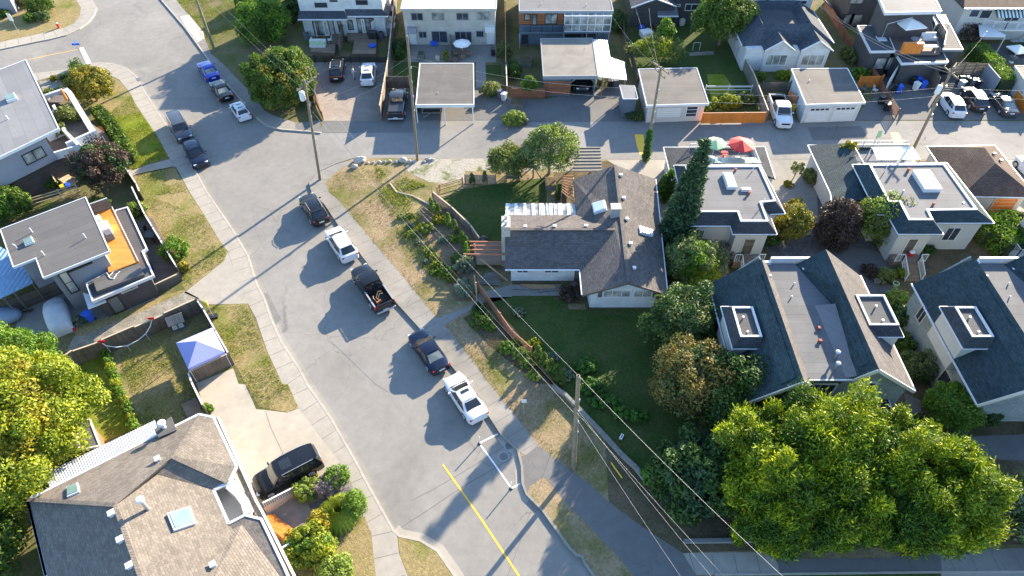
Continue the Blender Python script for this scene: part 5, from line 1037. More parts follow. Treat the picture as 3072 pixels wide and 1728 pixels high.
t=thing('terrace_bench','pale bench at the front corner of the dark house terrace','bench',v3(P1('d 1210,360',z2),z2-.1));q=P1('d 1210,365',z2);obj('seat',MB().box((q.x,q.y,z2+.3),(2.0,.6,.1)),M['cloth_white'],t);obj('leg',MB().box((q.x-.8,q.y,z2+.07),(.1,.5,.34)),M['grey_metal'],t);obj('leg',MB().box((q.x+.8,q.y,z2+.07),(.1,.5,.34)),M['grey_metal'],t)
aw2=P('d 1235,110 1340,108 1370,180 1270,183',4.4);aw2t=thing('striped_roof_panels','white slatted panels on posts behind the terrace railing','awning',v3(aw2[3],z2));mb=MB()
for k in range(6):a,b=aw2[0].lerp(aw2[3],(k+.1)/6),aw2[1].lerp(aw2[2],(k+.1)/6);a2,b2=aw2[0].lerp(aw2[3],(k+.65)/6),aw2[1].lerp(aw2[2],(k+.65)/6);mb.prism([a,b,b2,a2],4.32,4.4)
obj('slats',mb,M['white'],aw2t);obj('post',MB().bar(v3(aw2[2],z2),v3(aw2[2],4.35),.1),M['white'],aw2t);obj('post',MB().bar(v3(aw2[3],z2),v3(aw2[3],4.35),.1),M['white'],aw2t)
n13=thing('white_stucco_house','white stucco house with brown roof, striped awning and white balcony at the top right','house',v3(P1('d 1700,330',GZ),GZ))
y0=P1('d 1560,300',GZ).y;q=YW(y0,'d 1420,200 2400,200');xl=q[0][0];ez=YW(y0-.4,'d 1560,62')[0][1]
walls(n13,rect(xl,y0,q[1][0],y0+12),0,ez,'stucco_white');slopes(n13,[[(xl-.5,y0-.5,ez+.05),(q[1][0],y0-.5,ez+.05),(q[1][0],y0+12,ez+3),(xl+4,y0+12,ez+3)],[(xl-.5,y0-.5,ez+.04),(xl+4,y0+12,ez+3),(xl-.5,y0+12,ez+.04)]],'roof_brown');edge_trim(n13,[((xl-.5,y0-.52,ez),(q[1][0],y0-.52,ez))],'white_metal')
A,B=F(xl,q[1][0],y0);opening(n13,A,B,'d 1535,70 1590,130',mull=0);opening(n13,A,B,'d 1605,72 1668,140',mull=0);opening(n13,A,B,'d 1790,120 1885,160',mull=1)
bq=YW(y0-1.5,'d 1650,180 1780,220 1905,210');bz=YW(y0-1.5,'d 1780,222')[0][1];obj('balcony_floor',MB().prism([Vector((bq[0][0],y0)),Vector((bq[0][0],y0-.8)),Vector((bq[1][0],y0-1.6)),Vector((bq[2][0]+4,y0-1.6)),Vector((bq[2][0]+4,y0))],bz-.2,bz),M['white'],n13)
railing(n13,[(bq[0][0],y0-.8,bz),(bq[1][0],y0-1.6,bz),(bq[2][0]+4,y0-1.6,bz)],1.0,'white_metal',.16)
aq=YW(y0-1.2,'d 1725,130 1932,122');za=aq[0][1];mb=MB();mg=MB()
for k in range(16):xx=aq[0][0]+k*.24;(mb if k%2 else mg).slab([(xx,y0-1.3,za),(xx+.24,y0-1.3,za),(xx+.24,y0-.02,za+.7),(xx,y0-.02,za+.7)],.04)
aw_=obj('awning',mb,M['white'],n13);obj('stripes',mg,M['plastic_green'],aw_)
pr2=P('d 1590,190 1640,185 1795,262 1790,278 1600,275',2.4);obj('patio_roof',MB().prism(pr2,2.32,2.4),M['white'],n13);obj('post',MB().bar(v3(pr2[3],GZ),v3(pr2[3],2.35),.1),M['white'],n13)
sp_=thing('spiral_staircase','white spiral staircase below the balcony of the stucco house','stairs',v3(P1('d 1880,330',GZ),GZ));q=P3('d 1885,300',GZ)[0];obj('pole',MB().tube([q,q+U3*(bz+1)],.07),M['white_metal'],sp_)
for k in range(14):a=R(200+k*22);z_=bz*(k+1)/14;d1=Vector((math.cos(a),math.sin(a),0));d2=Vector((math.cos(a+R(24)),math.sin(a+R(24)),0));obj('tread',MB().slab([q+U3*z_,q+U3*z_+d1*1.5,q+U3*z_+d2*1.5],.05),M['white_metal'],sp_)
umbrella('garden_parasol','white rectangular parasol beside the clipped hedge at the right edge',P1('d 1835,470',GZ),GZ,1.45,2.2,'cloth_white',square=True);patio_table('dark table under the white parasol at the right edge',P1('d 1835,470',GZ),GZ,.5,'plastic_grey')
fence('fence','long dark fence between the twin gable house and the dark house',P('d 420,60 560,300 820,660',GZ),1.3,'fence_red')
fence('fence','brown fence at the right edge beside the parked sedan',P('d 1840,760 1960,900',GZ),1.3,'fence_orange',cap='wood_pale')
gh=thing('pale_garage','pale stucco garage wall cut by the right edge above the parked sedan','garage',v3(P1('d 1900,700',GZ),GZ));r=P('d 1860,500 2300,500 2400,640 1960,640',2.6);walls(gh,inset(r,.2),0,2.4,'stucco_white');flat_roof(gh,r,2.65,'mem_beige','cream',0,.22)
for lb,s0,s1,s2,s3 in(('open bin enclosure with slatted back wall and pale side wall, left one','d 870,712','d 945,590','d 1190,590','d 1245,700'),('open bin enclosure with slatted back wall and grey side wall, right one','d 1300,690','d 1365,585','d 1600,590','d 1690,700')):
 a,b,c,d_=[P1(s,GZ)for s in(s0,s1,s2,s3)];t=thing('bin_enclosure',lb,'enclosure',v3(a,GZ))
 def wl(p,q_,h,slat,m,nm):
  L=(q_-p).length;e=(q_-p).normalized();an=math.atan2(e.y,e.x);mm=(p+q_)/2;mb=MB()
  if slat:
   for k in range(int(h/.2)):mb.box((mm.x,mm.y,.2+k*.2),(L,.04,.13),an)
   for k in range(4):g_=p+e*L*k/3;mb.box((g_.x,g_.y,h/2),(.1,.1,h),an)
  else:mb.box((mm.x,mm.y,h/2+.02),(L,.15,h),an)
  obj(nm,mb,M[m],t)
 wl(a,b,2.1,'left' not in lb and False,'stucco_white' if 'left' in lb else 'fence_dark','side_wall');wl(b,c,2.1,True,'fence_wood','back_wall');wl(c,d_,2.0,'left' in lb,'fence_wood' if 'left' in lb else 'stucco_grey','side_wall')
k=0
for s,mt,lb in(('d 1085,640','black','black bin at the back of the left slatted enclosure'),('d 1115,640','plastic_blue','blue bin in the middle of the left slatted enclosure'),('d 1160,670','plastic_blue','blue bin at the right slatted side of the left enclosure'),('d 1105,680','cloth_white','white topped tub in front of the left enclosure bins'),('d 975,700','plastic_blue','blue bin against the pale wall of the left enclosure'),('d 945,690','black','black bin against the pale wall of the left enclosure'),('d 1050,620','plastic_green','green bin at the slatted back wall of the left enclosure'),('d 1440,630','plastic_green','green bin furthest left in the right enclosure'),('d 1490,640','plastic_green','green bin in the middle of the right enclosure'),('d 1525,650','plastic_grey','grey bin right of the green bins in the right enclosure'),('d 1570,660','black','black bin by the grey side wall of the right enclosure'),('d 1445,665','cloth_silver','silver lidded tub in front of the right enclosure bins'),('b 1840,735','plastic_grey','dark bin on the lane left of the brown trimmed fence'),('b 1872,760','cloth_silver','pale bin on the lane left of the brown trimmed fence')):
 bin_(lb,P1(s,GZ),GZ,mt,R(k*37%60-30));k+=1
for k,(s_,mt,lb)in enumerate((('c 735,660','black','black bin under the white corrugated lean-to, left one'),('c 775,655','plastic_grey','grey bin under the white corrugated lean-to, right one'),('c 660,650','plastic_green','green bin right beside the open bay of the slate garage'))):bin_(lb,P1(s_,GZ),GZ,mt,R(15*k))
# ================================================================ SOUTH EAST BLOCK
V=Vector
s1=thing('bungalow','white L shaped bungalow with grey brown shingle roof and several white roof vents','house',(5,43))
xw,xl0,xr0,yf,yb=-.62,6.0,13.3,38.85,54.5;ze,zr=2.6,4.3;xm=9.75
walls(s1,[V((6.9,39.55)),V((12.6,39.55)),V((13.5,54)),V((6.6,54)),V((6.6,48.4)),V((-.1,48.4)),V((-.1,42.8)),V((6.6,42.8))],0,ze-.2,'white_siding')
J=V((9.3,45.3,4.22));rf,rb=V((xm,yf-.1,zr)),V((10.25,yb,zr+.1))
slopes(s1,[[rf,rb,V((14.5,yb,ze+.05)),V((xr0,yf+.1,ze))]],'roof_brown_grey')
slopes(s1,[[rf,V((xl0,yf,ze)),V((xl0,41.85,ze)),J,V((9.95,47,zr+.02))],[V((9.95,47,zr+.02)),J,V((6.2,49.1,ze+.02)),V((6.15,yb,ze)),rb]],'roof_brown_grey')
slopes(s1,[[V((xw,41.85,ze)),V((xl0,41.85,ze)),J,V((xw,45.3,4.22))],[V((xw,45.3,4.22)),J,V((6.2,49.1,ze)),V((xw,49.1,ze))]],'roof_brown_grey')
A,B=F(6.9,12.6,39.55)
obj('gable_wall',MB().add([(6.9,39.55,2.39),(12.6,39.55,2.39),(9.75,39.55,3.95),(6.9,39.75,2.39),(12.6,39.75,2.39),(9.75,39.75,3.95)],[(0,1,2),(5,4,3),(0,3,4,1),(1,4,5,2),(2,5,3,0)]),M['white_siding'],s1)
edge_trim(s1,[(V((xl0,yf-.08,ze)),rf+V((0,-.08,0))),(rf+V((0,-.08,0)),V((xr0,yf+.02,ze)))],'fence_dark',.08,.2,'bargeboard',-.08)
edge_trim(s1,[(V((xl0-.03,yf,ze)),V((xl0-.03,41.8,ze))),(V((xw,41.8,ze)),V((xl0,41.8,ze))),(V((xr0+.05,yf,ze)),V((14.55,yb,ze+.05)))],'white_metal',.09,.1)
edge_trim(s1,[(rf+U3*.02,rb+U3*.02),(V((xw,45.3,4.24)),J+U3*.02)],'roof_brown_grey',.28,.05,'ridge_cap',.02)
L_=5.7;zz=YW(39.5,'g 700,742 700,795');wz=(zz[1][1],zz[0][1]);xs_=[q[0]for q in YW(39.5,'g 650,770 685,770 900,770 910,770 1060,770 1100,770')]
opening(s1,A,B,u=(xs_[1]-6.9,xs_[2]-6.9),z=wz,mull=2,pane='glass_curtain');opening(s1,A,B,u=(xs_[3]-6.9+.06,xs_[4]-6.9),z=wz,mull=1,pane='glass_curtain')
for u in((xs_[0]-6.9,xs_[1]-6.9-.05),(xs_[4]-6.9+.05,xs_[5]-6.9)):block(s1,A,B,u=u,z=wz,depth=.06,mat='fence_dark',name='shutter')
A2,B2=F(-.1,6.6,42.8)
for s in('g 20,600 40,640',):pass
opening(s1,A2,B2,u=(5.8,6.5),z=(.2,2.1),mull=0,frame='fence_dark',pane='fence_dark',name='door',handle=True);opening(s1,A2,B2,u=(.5,1.6),z=(1.2,2.1),mull=1);opening(s1,A2,B2,u=(3.0,4.4),z=(1.2,2.1),mull=1)
fR=(rf,rb,V((14.5,yb,ze+.05)));fL=(rf,V((xl0,yf,ze)),V((xl0,41.85,ze)));fB=(V((xw,45.3,4.22)),J,V((6.2,49.1,ze)))
for s in('c 820,1328','g 842,52','g 866,210','g 893,395','g 922,580'):q=on_face(s,*fR)[0];capvent(s1,q,q.z,.3,h=.22)
for s in('g 100,268','g 320,264','g 558,262'):q=on_face(s,*fB)[0];capvent(s1,q,q.z,.3,h=.2)
skylight(s1,on_face('g 960,262 1058,292 1062,335 965,308',*fR),.12,'skylight_white');skylight(s1,on_face('g 608,100 705,72 718,142 625,175',*fL),.3,'skylight_white')
q=on_face('g 775,175',*fL)[0];chm=obj('chimney',MB().box((q.x,q.y,q.z+.3),(.8,.7,1.4)),M['grey_metal'],s1);obj('chimney_cap',MB().box((q.x,q.y,q.z+1.05),(.95,.85,.1)),M['stone'],chm)
q=P1('f 1905,260',4.2);chm=obj('chimney',MB().box((-.55,45.4,2.6),(.8,1.5,5.0)),M['stone'],s1)
for dy in(-.4,.35):obj('flue_cap',MB().lathe((-.55,45.4+dy,5.1),[(.12,0),(.12,.3),(.2,.32),(.16,.42)],10),M['steel'],chm)
pg=thing('striped_patio_cover','white and violet striped patio cover along the back of the bungalow','patio cover',(3,50,LZ));mb=MB();mw=MB();yy0,yy1=49.15,51.0
x=xw
while x<5.7:mw.slab([(x,yy0,2.55),(x+.3,yy0,2.55),(x+.3,yy1,2.45),(x,yy1,2.45)],.05);x+=.3;mb.slab([(x,yy0,2.5),(x+.55,yy0,2.5),(x+.55,yy1,2.4),(x,yy1,2.4)],.02);x+=.55
obj('panels',mw,M['white'],pg);obj('tinted_panels',mb,M['glass_curtain'],pg)
for k in range(9):obj('rafter',MB().bar((xw+.4+k*.72,yy0,2.56),(xw+.4+k*.72,yy1,2.46),.05),M['white'],pg)
for xx in(xw+.1,2.6,5.6):obj('post',MB().box((xx,yy1-.1,1.25),(.1,.1,2.3)),M['white'],pg)
dkk=thing('unfinished_deck','unfinished lumber deck frame with loose boards between the bungalow and the fence','deck',v3(P1('f 1700,600',LZ),LZ))
ps=P('f 1655,380 1885,375 1885,545 1665,540',.9);obj('floor',MB().prism(ps,.75,.9),M['deck'],dkk)
zz_=2.4
for s0,s1_ in(('f 1610,375','f 1890,378'),('f 1615,405','f 1890,405'),('f 1610,437','f 1890,437'),('f 1565,470','f 1885,472')):
 obj('beam',MB().bar(P3(s0,1.9)[0],P3(s1_,1.9)[0],.08,.14),M['wood_red'],dkk)
for s in('f 1655,500','f 1655,740','f 1900,600','f 1665,790'):q=P1(s,.4);obj('post',MB().box((q.x,q.y,1.2),(.12,.12,2.2)),M['wood'],dkk)
obj('brace',MB().bar(P3('f 1700,510',1.4)[0],P3('f 1900,670',.3)[0],.12),M['wood'],dkk)
for k in range(9):obj('loose_board',MB().bar(P3('f %d,%d'%(1680+k*6,690-k*9),.25+.03*k)[0],P3('f %d,%d'%(1850-k*4,700-k*12),.3+.03*k)[0],.12,.03),M['fence_grey'],dkk)
q=P1('f 1720,360',.9);t=thing('barbecue','dark covered barbecue at the back of the unfinished deck','barbecue',v3(q,LZ));obj('cover',MB().ball((q.x,q.y,.8),.5,.4,.55),M['black'],t,smooth=True);obj('base',MB().box((q.x,q.y,.3),(.8,.5,.5)),M['plastic_grey'],t)
fence('lattice_fence','pinkish lattice fence with a top rail running down beside the front lawn',P('f 1680,745 1932,1105 g 145,1235',LZ),1.15,'wood_red','lattice',step=2.0)
fence('yard_fence','grey board fence curving along the back lawn beside the small cedars',P('f 1338,60 1480,175 1620,310 1690,410',LZ),1.1,'fence_wood','slat',cap='wood_pale')
fence('yard_fence','low pale fence with two arched trellis shapes at the gravel yard',P('b 1580,1385 1810,1390',LZ),1.2,'fence_grey','slat')
fence('yard_fence','thin wire and post fence at the top of the gravel yard',P('b 1560,1400 1390,1449 f 1370,20',LZ),1.0,'wood','rail')
t=thing('log_edging','long pale log lying along the slope between the weeds and the verge','log',v3(P1('f 1000,0',LZ),LZ));obj('log',MB().tube(P3('b 1010,1385 1060,1449 f 1180,30 1320,100',LZ+.08),.09,7),M['wood_pale'],t);obj('stub',MB().tube(P3('b 1005,1383 1030,1365',LZ+.1),.06,6),M['wood'],t)
t=thing('lumber_pile','stack of long boards lying on the path below the bungalow wing','lumber',v3(P1('g 200,715',LZ),LZ))
for k in range(6):q=P3('g %d,%d'%(60+9*k,700+k*5),.2)[0];obj('board',MB().box((q.x+1.6,q.y,.17+.05*(k%2)),(3.2-.2*k,.14,.05),R(k-2)),M['wood' if k%2 else 'wood_red'],t)
obj('cable',MB().tube(P3('g 0,735 80,738 190,740 215,765 240,750 360,745',LZ+.03),.02,5),M['black'],label='black cable lying in a curve on the path under the bungalow wing',cat='cable')
t=thing('slatted_carport','flat slatted grey carport roof between the round tree and the lane','carport',v3(P1('c 580,1280',LZ),LZ));r=P('c 475,1120 668,1118 682,1290 460,1292',2.4);obj('roof',MB().prism(r,2.3,2.4),M['mem_beige'],t)
mb=MB()
for k in range(8):a,b=r[0].lerp(r[3],k/7),r[1].lerp(r[2],k/7);mb.bar(v3(a,2.44),v3(b,2.44),.07)
obj('battens',mb,M['fence_grey'],t)
for q in inset(r,.15):obj('post',MB().box((q.x,q.y,1.15),(.12,.12,2.3)),M['wood'],t)
t=thing('pergola','small timber pergola with crossed beams beside the bungalow roof','pergola',v3(P1('c 415,1400',LZ),LZ));r=P('c 385,1330 465,1330 g 462,75 375,0',2.2)
for k in range(8):a,b=r[0].lerp(r[3],k/7),r[1].lerp(r[2],k/7);obj('beam',MB().bar(v3(a,2.25),v3(b,2.25),.06,.1),M['wood_red'],t)
for a,b in((r[0],r[3]),(r[1],r[2])):obj('beam',MB().bar(v3(a,2.12),v3(b,2.12),.08,.12),M['wood'],t)
for q in r:obj('post',MB().box((q.x,q.y,1.08),(.1,.1,2.1)),M['wood'],t)
t=thing('play_frame','dark wooden climbing frame with flat top between the two garden trees','play frame',v3(P1('c 90,1290',LZ),LZ));q=P1('c 95,1300',LZ)
for a,b in((-.9,-.9),(.9,-.9),(.9,.9),(-.9,.9)):obj('post',MB().box((q.x+a,q.y+b,1.5),(.13,.13,2.9)),M['fence_dark'],t)
obj('platform',MB().box((q.x,q.y,1.5),(2,2,.1)),M['deck_dark'],t);obj('roof',MB().box((q.x,q.y,2.98),(2.4,2.4,.1)),M['fence_dark'],t);obj('ladder',MB().bar((q.x+1,q.y-1,1.5),(q.x+1.9,q.y-1.4,.1),.1),M['fence_dark'],t)
t=thing('garden_bench','dark garden bench on the shaded back lawn by the climbing frame','bench',v3(P1('c 10,1360',LZ),LZ));q=P1('c 10,1360',LZ);obj('seat',MB().box((q.x,q.y,.5),(1.6,.45,.06)),M['fence_grey'],t);obj('backrest',MB().box((q.x,q.y+.22,.8),(1.6,.06,.45)),M['fence_grey'],t)
for a in(-.7,.7):obj('leg',MB().box((q.x+a,q.y,.3),(.07,.4,.36)),M['fence_grey'],t)
t=planter('stone edged planter box beside the pergola',P1('c 290,1395',LZ),LZ,1.6,1.1,.4,0,'fence_grey')
def mansard(root,eave,flat,zE,zF,mat,flatmat,wallmat,ov=.55):
 e=[V((x,y,zE))for x,y in eave];f=[V((x,y,zF))for x,y in flat];n=len(e)
 slopes(root,[[e[i],e[(i+1)%n],f[(i+1)%n],f[i]]for i in range(n)],mat,.14)
 fp=[V(q)for q in flat];obj('flat_roof',MB().prism(inset(fp,.1),zF-.5,zF-.1),M[flatmat],root);inn=inset(fp,.1);out=inset(fp,-.06);mb=MB()
 for i in range(n):j=(i+1)%n;mb.prism([out[i],out[j],inn[j],inn[i]],zF-.12,zF+.04)
 obj('parapet',mb,M['white_metal'],root);edge_trim(root,[(e[i],e[(i+1)%n])for i in range(n)],'white_metal',.08,.09)
 walls(root,inset([V(q)for q in eave],ov),0,zE-.1,wallmat)
s2=thing('mansard_house','cream house with charcoal mansard roof behind the tall dark spruce','house',(20,50))
mansard(s2,[(16.1,46.0),(19.9,46.0),(19.9,44.9),(23.9,44.9),(23.9,47.6),(25.4,47.7),(24.9,55.1),(16.2,55)],[(17.0,47),(20.6,47),(20.6,45.7),(23.0,45.7),(23.0,48.3),(24.4,48.5),(24.2,53.7),(17.0,53.6)],4.0,4.9,'roof_charcoal','mem_mid','stucco_white')
A,B=F(16.65,20.2,46.55);opening(s2,A,B,u=(.3,1.3),z=(1.4,3.1),mull=1,pane='glass_curtain');A,B=F(20.45,23.35,45.45);opening(s2,A,B,u=(.9,2.0),z=(.9,3.0),mull=0,frame='cream',pane='fence_dark',name='door',handle=True)
def porch(root,x0,x1,yw,label_h=1.0):
 obj('porch_floor',MB().prism(rect(x0,yw-.9,x1,yw+.02),0,label_h),M['deck'],root)
 steps(root,((x0+x1)/2,yw-2.6),((x0+x1)/2,yw-.9),1.3,LZ,label_h,'deck',6)
 for s in(-1,1):xc=(x0+x1)/2+s*.75;railing(root,[(xc,yw-.9,label_h),(xc,yw-2.6,LZ+.05)],.95,'white_metal',.16);railing(root,[(x0 if s<0 else x1,yw-.9,label_h),(xc,yw-.9,label_h)],.95,'white_metal',.16)
porch(s2,20.6,23.3,45.3)
skylight(s2,[V((20.3,50.2,4.85)),V((21.2,50.2,4.85)),V((21.2,52.4,4.85)),V((20.3,52.4,4.85))],.3,'skylight_white');capvent(s2,(21.7,53.0),4.8,.22,'brick_red',h=.35);capvent(s2,(22.2,49.5),4.8,.22,'brick_red',h=.35);stack(s2,(23.4,53),4.8,.04,.6);stack(s2,(23.1,47.9),4.8,.04,.9);skylight(s2,[V((21.6,49.9,4.82)),V((22.5,49.9,4.82)),V((22.5,50.3,4.82)),V((21.6,50.3,4.82))],.18,'skylight_white')
s2b=obj('back_wing_wall',MB().prism(rect(16.5,54.6,26.4,59.4),0,2.6),M['stucco_white'],s2)
obj('deck_floor',MB().prism(rect(18.4,55.0,25.2,59.6),2.6,2.8),M['mem_pale'],s2)
slopes(s2,[[V((16.1,59.8,2.7)),V((18.5,59.0,3.2)),V((18.5,55.4,3.2)),V((16.1,54.2,2.7))],[V((16.1,59.8,2.7)),V((26.9,59.9,2.7)),V((25.2,59.0,3.1)),V((18.5,59.0,3.2))],[V((26.9,59.9,2.7)),V((26.6,54.5,2.7)),V((25.2,54.8,3.1)),V((25.2,59.0,3.1))]],'roof_charcoal')
edge_trim(s2,[(V((16.1,59.8,2.7)),V((26.9,59.9,2.7))),(V((16.1,59.8,2.7)),V((16.1,54.2,2.7))),(V((26.9,59.9,2.7)),V((26.6,54.5,2.7)))],'white_metal',.08,.09);railing(s2,[(18.6,58.9,2.8),(25.1,58.9,2.8),(25.1,55.6,2.8)],1.0,'white_metal',.2);
mb=MB()
for k in range(12):mb.slab([(19.8+k*.45,55.5,3.9),(20.2+k*.45,55.5,3.9),(20.2+k*.45,56.7,3.7),(19.8+k*.45,56.7,3.7)],.03)
obj('glass_canopy',mb,M['skylight'],s2)
umbrella('garden_parasol','pale green parasol on the deck behind the spruce',P1('c 1515,1160',3.3),2.8,1.1,2.1,'cloth_green');umbrella('garden_parasol','bright red parasol on the deck beside the green one',P1('c 1710,1165',3.3),2.8,1.35,2.1,'red')
patio_table('small red cushioned table between the green and red parasols',P1('c 1605,1155',3.3),2.8,.4,'red',h=.5)
s3=thing('mansard_house','cream house with slate green mansard roof and square skylight beside the brown hip roof','house',(39,50))
mansard(s3,[(34.8,44.9),(38.9,44.9),(38.9,46.4),(44.2,46.4),(43.7,55.4),(34.1,55.1),(33.9,47.6),(34.8,47.5)],[(35.8,45.9),(37.9,45.9),(38.0,47.2),(42.5,47.3),(42.4,54.0),(35.1,53.9),(34.9,48.4),(35.9,48.4)],4.0,4.9,'roof_teal','mem_mid','stucco_white')
A,B=F(39.45,43.6,46.95);opening(s3,A,B,u=(1.2,2.6),z=(1.3,3.0),mull=1,pane='glass');A,B=F(35.35,38.35,45.45);opening(s3,A,B,u=(1.1,2.1),z=(.9,3.0),mull=0,frame='white',pane='fence_dark',name='door',handle=True);porch(s3,35.5,38.3,45.3)
skylight(s3,[V((38.7,49.8,4.85)),V((40.3,49.8,4.85)),V((40.3,52.6,4.85)),V((38.7,52.6,4.85))],.4,'skylight_white');capvent(s3,(38.5,53.0),4.8,.24,'brick_red',h=.35);capvent(s3,(38.8,47.9),4.8,.22,'brick_red',h=.35);stack(s3,(36.2,52.9),4.8,.04,.9);stack(s3,(36.2,49.0),4.8,.07,1.0,'grey_metal');stack(s3,(41.8,48.3),4.8,.1,.15)
obj('back_wing_wall',MB().prism(rect(31.9,52.2,41.8,59.4),0,2.8),M['stucco_white'],s3);obj('deck_floor',MB().prism(rect(35.3,55.2,41.4,59.5),2.8,2.95),M['mem_pale'],s3)
slopes(s3,[[V((31.4,59.9,2.9)),V((35.2,58.9,3.9)),V((34.6,53.5,3.9)),V((31.3,52.0,2.9))],[V((31.3,52.0,2.9)),V((34.6,53.5,3.9)),V((34.3,50.5,3.4)),V((31.0,50.6,2.9))],[V((31.4,59.9,2.9)),V((42.3,60.1,2.9)),V((41.5,59.1,3.2)),V((35.2,58.9,3.3))]],'roof_teal')
edge_trim(s3,[(V((31.4,59.9,2.9)),V((42.3,60.1,2.9))),(V((31.4,59.9,2.9)),V((31.3,52,2.9))),(V((31.3,52,2.9)),V((31.0,50.6,2.9)))],'white_metal',.08,.09);railing(s3,[(35.4,54.9,2.95),(35.4,59.2,2.95),(41.3,59.2,2.95)],1.0,'white_metal',.2)
t=thing('fabric_shade','bright white rectangular shade on posts on the deck beside the utility pole','awning',(39,57,2.95));r=P('d 785,1110 1095,1108 1150,1200 825,1205',5.0);obj('fabric',MB().prism(r,4.95,5.0),M['cloth_white'],t)
for q in r:obj('post',MB().box((q.x,q.y,3.95),(.08,.08,2.0)),M['white'],t)
q=P1('d 625,1260',3.4);t=thing('solar_panel','small dark tilted panel on the deck of the slate green house','panel',v3(q,2.95));obj('panel',MB().slab([v3(q,3.0),v3(q+V((.5,0)),3.0),v3(q+V((.5,1.0)),3.9),v3(q+V((0,1.0)),3.9)],.05),M['glass'],t);obj('stand',MB().bar(v3(q+V((.25,1)),2.95),v3(q+V((.25,.9)),3.8),.06),M['steel'],t)
s4=thing('brown_roof_garage','garage with large brown hip roof beside the lane at the right','garage',(47.5,56))
e=[V((44.0,51.6,2.8)),V((51.4,51.4,2.8)),V((51.4,60,2.8)),V((44.0,59.8,2.8))];a1,a2=V((47.9,57.0,4.7)),V((47.8,54.4,4.7));slopes(s4,[[e[0],e[1],a2],[e[1],e[2],a1,a2],[e[2],e[3],a1],[e[3],e[0],a2,a1]],'roof_brown');walls(s4,rect(44.5,52.1,50.9,59.4),0,2.65,'stucco_white')
edge_trim(s4,[(e[i],e[(i+1)%4])for i in range(4)],'white_metal',.08,.09);capvent(s4,(48.6,56.2),4.4,.3,'plastic_grey',h=.2);capvent(s4,(49.0,55.4),4.2,.3,'plastic_grey',h=.2)
A,B=F(44.5,50.9,52.1);opening(s4,A,B,u=(3.5,5.9),z=(.2,2.2),mull=0,rows=4,frame='cream',pane='fence_orange',name='garage_door')
s4b=thing('cream_house','cream house with white framed roof boxes at the right edge below the brown roof','house',(50,45));walls(s4b,rect(48.6,42,58,48.5),0,4.2,'stucco_white');flat_roof(s4b,rect(48.3,41.7,58.3,48.8),4.5,'mem_dark','white_metal',0,.25);obj('balcony',MB().prism(rect(46.9,44.8,48.6,47),0,1.2),M['stucco_white'],s4b);railing(s4b,[(46.95,46.9,1.2),(46.95,44.85,1.2),(48.5,44.85,1.2)],.9,'white_metal',.16)
fence('yard_fence','dark lattice topped fence beside the orange brown wall at the right',P('h 1640,60 1800,150',LZ),1.4,'fence_dark')
